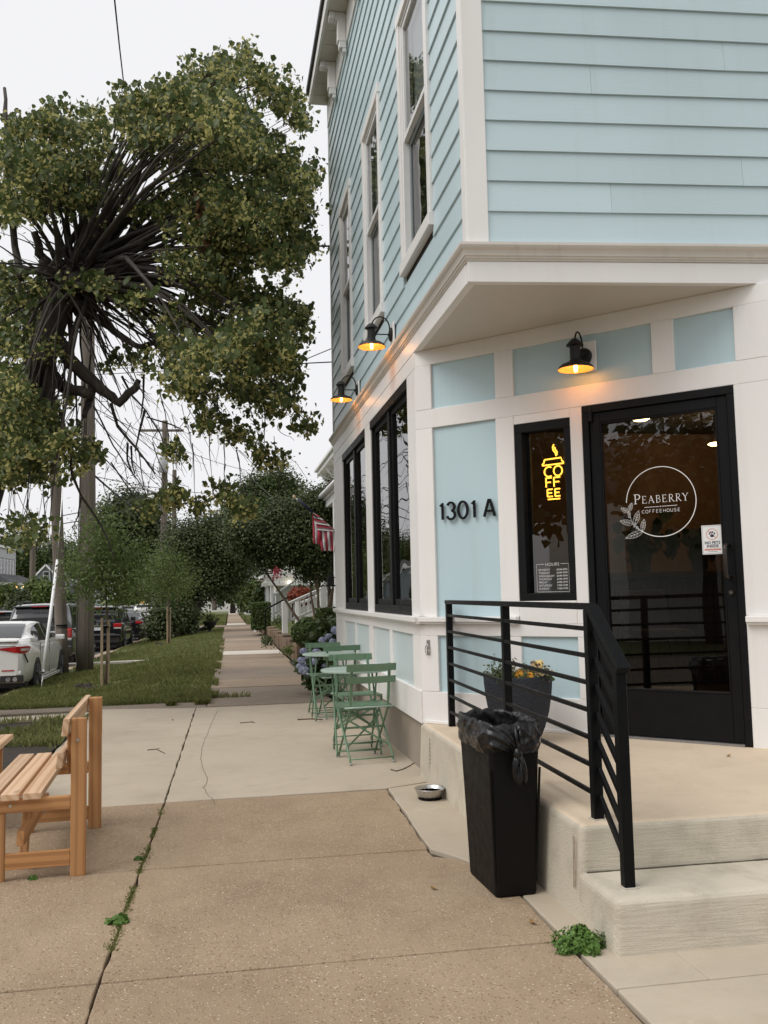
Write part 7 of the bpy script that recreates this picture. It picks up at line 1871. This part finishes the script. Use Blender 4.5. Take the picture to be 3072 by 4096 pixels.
sv = suv(296, 27.6, 'tall dark grey SUV with one red tail light between the wooden poles', m_cg, 4.85, 1.96, 1.86, 'tall')
s2 = suv(490, 37.0, 'black SUV with chrome strip seen past the nearest sapling stakes', m_cb, 4.8, 1.92, 1.76, 'wide')
text_o = at(300, 2500, 36.9)
fr_ = Frame((s2.location.x, s2.location.y-.024, s2.location.z), (1, 0, 0), (0, -1, 0))
# black sedan further on
y4 = 46.0; r4 = at(573, 2550, y4).x
bs = car((r4-.91, y4, RD(y4)), 'small black sedan in front of the black SUV', m_cb, 4.6, 1.82,
    [(0, .98, .88, .34), (.04, 1.04, .91, .30), (.12, 1.07, .94, .26), (.6, 1.07, .97, .22), (1.3, 1.02, 1.0, .20), (3.2, .96, 1.0, .20), (4.0, .86, .95, .2), (4.6, .62, .82, .28)],
    [(.55, 1.08, .66), (1.35, 1.40, .69), (2.0, 1.45, .71), (2.5, 1.43, .70), (3.5, .98, .80)], .33, (1.0, 3.6), dict(side=[[(1.05, 1.09), (1.45, 1.33), (2.1, 1.385), (2.15, 1.02), (1.3, 1.05)], [(2.24, 1.02), (2.2, 1.385), (2.5, 1.37), (3.2, 1.02)]], rear=(.62, 1.30, .70, .62)))
for s_ in (-1, 1): P_(bs, 'tail_light', m_tail, s_*.70-.16, s_*.70+.16, -.02, .15, .86, .99, .03)
P_(bs, 'door_mirror', m_trimb, .91, 1.12, 2.85, 2.97, .99, 1.13, .03); P_(bs, 'chrome_strip', m_chrome, -.45, .45, -.02, .03, .93, .955, .004)
# white pickup far up the kerb, silver SUV facing us across the road, dark car at the left
wp = suv(640, 68.0, 'white SUV with red tail light parked far up the street', m_cw, 4.9, 2.0, 1.85, 'tall', rails=False)
ow = suv(548, 74.0, 'silver SUV far along on the other side of the street', m_cs, 4.7, 1.9, 1.75, 'wide', 'cars on the far side of the street', rails=False)
ol = suv(75, 47.0, 'dark car across the street behind the grey SUV roof', m_cg, 4.7, 1.86, 1.62, 'wide', 'cars on the far side of the street', rails=False)
# yellow digger arm far up the street
dg = at(560, 2440, 82); do = thing('excavator', (dg.x, dg.y, RD(82)), 'yellow digger arm far up the street', 'digger'); m_yel = plain('digger_yellow', (.45,.27,.04), .6, var=.2)
MB().beam(at(575, 2440, 82), at(572, 2405, 82), .3, .35).build('boom', m_yel, do, bevel=.03); MB().beam(at(572, 2405, 82), at(560, 2420, 82), .25, .25).build('dipper', m_yel, do, bevel=.03)
MB().box2(dg.x, dg.x+2.6, 81.5, 83.5, RD(82)+.7, RD(82)+1.3).build('deck', m_yel, do, bevel=.05); MB().box2(dg.x, dg.x+2.8, 81.4, 83.6, RD(82), RD(82)+.69).build('tracks', m_trimb, do, bevel=.1, seg=3)

# ------------------------------------------------------------------ inside the cafe
def interior(px, py, y): return at(px, py, y)
cd_ = interior(2650, 2300, 8.6)
co = thing('counter', (cd_.x, cd_.y, .396), 'dark high counter inside behind the door glass', 'counter')
ct = interior(2650, 2287, 8.6).z
MB().box2(cd_.x-1.2, cd_.x+2.2, 8.6, 9.2, ct-.05, ct).build('counter_top', plain('counter_wood', (.05,.032,.02), .4), co, bevel=.006)
MB().box2(cd_.x-1.1, cd_.x+2.1, 8.66, 9.15, .396, ct-.051).build('counter_front', m_insidedark, co)
for k in range(22): MB().tube([(cd_.x-1.05+k*.145, 8.655, .45), (cd_.x-1.05+k*.145, 8.655, ct-.06)], .02, 6).build('flute', m_insidedark, co)
m_leafd = m_leafy('house_plant_leaf', (.012,.022,.010), (.025,.04,.015), None, .1)
for px, lab, sc_ in ((2565, 'potted leafy plant on the counter seen below the logo', 1.0), (2800, 'second potted plant on the counter behind the paper notice', .85)):
    b = interior(px, 2287, 8.75); b.z = ct
    o = thing('potted_plant', tuple(b), lab, 'plant', 'plants on the cafe counter')
    MB().lathe([(.075*sc_, 0), (.09*sc_, .02), (.115*sc_, .20*sc_), (.12*sc_, .22*sc_), (.105*sc_, .22*sc_), (.001, .20*sc_)], 18).build('pot', plain('olive_pot_'+str(px), (.05,.05,.03), .6), o, local=True, smooth=True)
    ug = np.random.default_rng(px); leaf_cloud('leaves', np.array(b)+np.array([0, 0, .34*sc_])+ug.normal(size=(70, 3))*np.array([.14, .12, .08])*sc_, ug.normal(size=(70, 3))+np.array([0, -.6, .5]), ug.uniform(.10, .20, 70)*sc_, m_leafd, o, rngs=px, shape='hang')
st = interior(2640, 2700, 7.0); sx_, sy_ = st.x, 7.0
so = thing('bar_stool', (sx_, sy_, .396), 'upholstered bar stool seen through the lower door glass', 'stool'); m_uph = plain('grey_upholstery', (.10,.09,.08), .85)
MB().box2(sx_-.22, sx_+.22, sy_-.20, sy_+.22, .98, 1.06).build('seat', m_uph, so, bevel=.03, seg=3); MB().hexa([(sx_-.22,sy_+.17,1.061),(sx_+.22,sy_+.17,1.061),(sx_+.22,sy_+.23,1.061),(sx_-.22,sy_+.23,1.061),(sx_-.20,sy_+.24,1.38),(sx_+.20,sy_+.24,1.38),(sx_+.20,sy_+.29,1.38),(sx_-.20,sy_+.29,1.38)]).build('backrest', m_uph, so, bevel=.02, seg=2)
for a in (-1, 1):
    for b in (-1, 1): MB().tube([(sx_+a*.18, sy_+b*.17, .979), (sx_+a*.21, sy_+b*.20, .397)], .016, 8).build('leg', m_rail, so)
for px, py, lab in ((2563, 1684, 'lit round ceiling lamp inside behind the top of the door glass'), (2862, 1783, 'second lit ceiling lamp inside at the right of the door glass')):
    y_ = 8.0 if px < 2700 else 9.4
    c = interior(px, py, y_); zc = min(c.z, 3.30)
    o = thing('ceiling_lamp', tuple(c), lab, 'lamp', 'ceiling lamps inside the cafe')
    MB().lathe([(.001, 0), (.06, .004), (.085, .02), (.06, .034), (.02, .038)], 18, (0, 0, 0)).build('diffuser', emit('warm_lamp_%d' % px, (1, .70, .30), 16), o, local=True, smooth=True)
    MB().tube([(0, 0, .0385), (0, 0, max(.06, 3.33-c.z))], .008, 6).build('stem', m_lampblk, o, local=True)
    Lt = bpy.data.lights.new('room_light', 'POINT'); Lt.energy = 11; Lt.color = (1, .62, .32); Lt.shadow_soft_size = .08
    lo = bpy.data.objects.new('room_light', Lt); COL.objects.link(lo); lo.parent = o; lo.location = (0, 0, -.08)

# ------------------------------------------------------------------ across the junction (seen mirrored in the door)
for i, (x, y, h, r_, lab) in enumerate(((-15, 1.5, 5.2, 2.6, 'leafy tree across the junction mirrored in the left of the door glass'), (-17, -6, 5.6, 3.0, 'leafy tree across the junction mirrored in the middle of the door glass'), (-14, -9.5, 5.6, 2.6, 'leafy tree across the junction mirrored in the right of the door glass'))):
    tree('corner_tree', (x, y, -.4), [((x, y, h), (r_, r_, r_*.75), 1), ((x+1.2, y+1.5, h-1), (r_*.7, r_*.7, r_*.5), .6), ((x-1, y-1.8, h-.8), (r_*.7, r_*.7, r_*.5), .6)], m_dkleaf, lab, 'tree', leaf=.26, ncl=110, nper=18, cl=.38, trunk_r=.22, trunk_top=(x, y, h), seed=120+i, group='trees across the junction')
pole([(-13.5, -4.5, -.5), (-13.5, -4.5, 9)], .17, .13, 'wooden pole across the junction mirrored in the door glass')
gable_house('corner_house', (-22, -12, -.4), 7, 8, 4.6, 2.2, m_hw, m_roofg, 'white house across the junction mirrored in the door glass', 'x', [(-1.5, 1.0, .8, 1.4), (1.5, 1.0, .8, 1.4)])
sheet('side_street', [-900, -60, -14, -9.2], [-60, -12, 0, 12, 13], lambda x, y: -.43, m_asphalt, kind='structure')
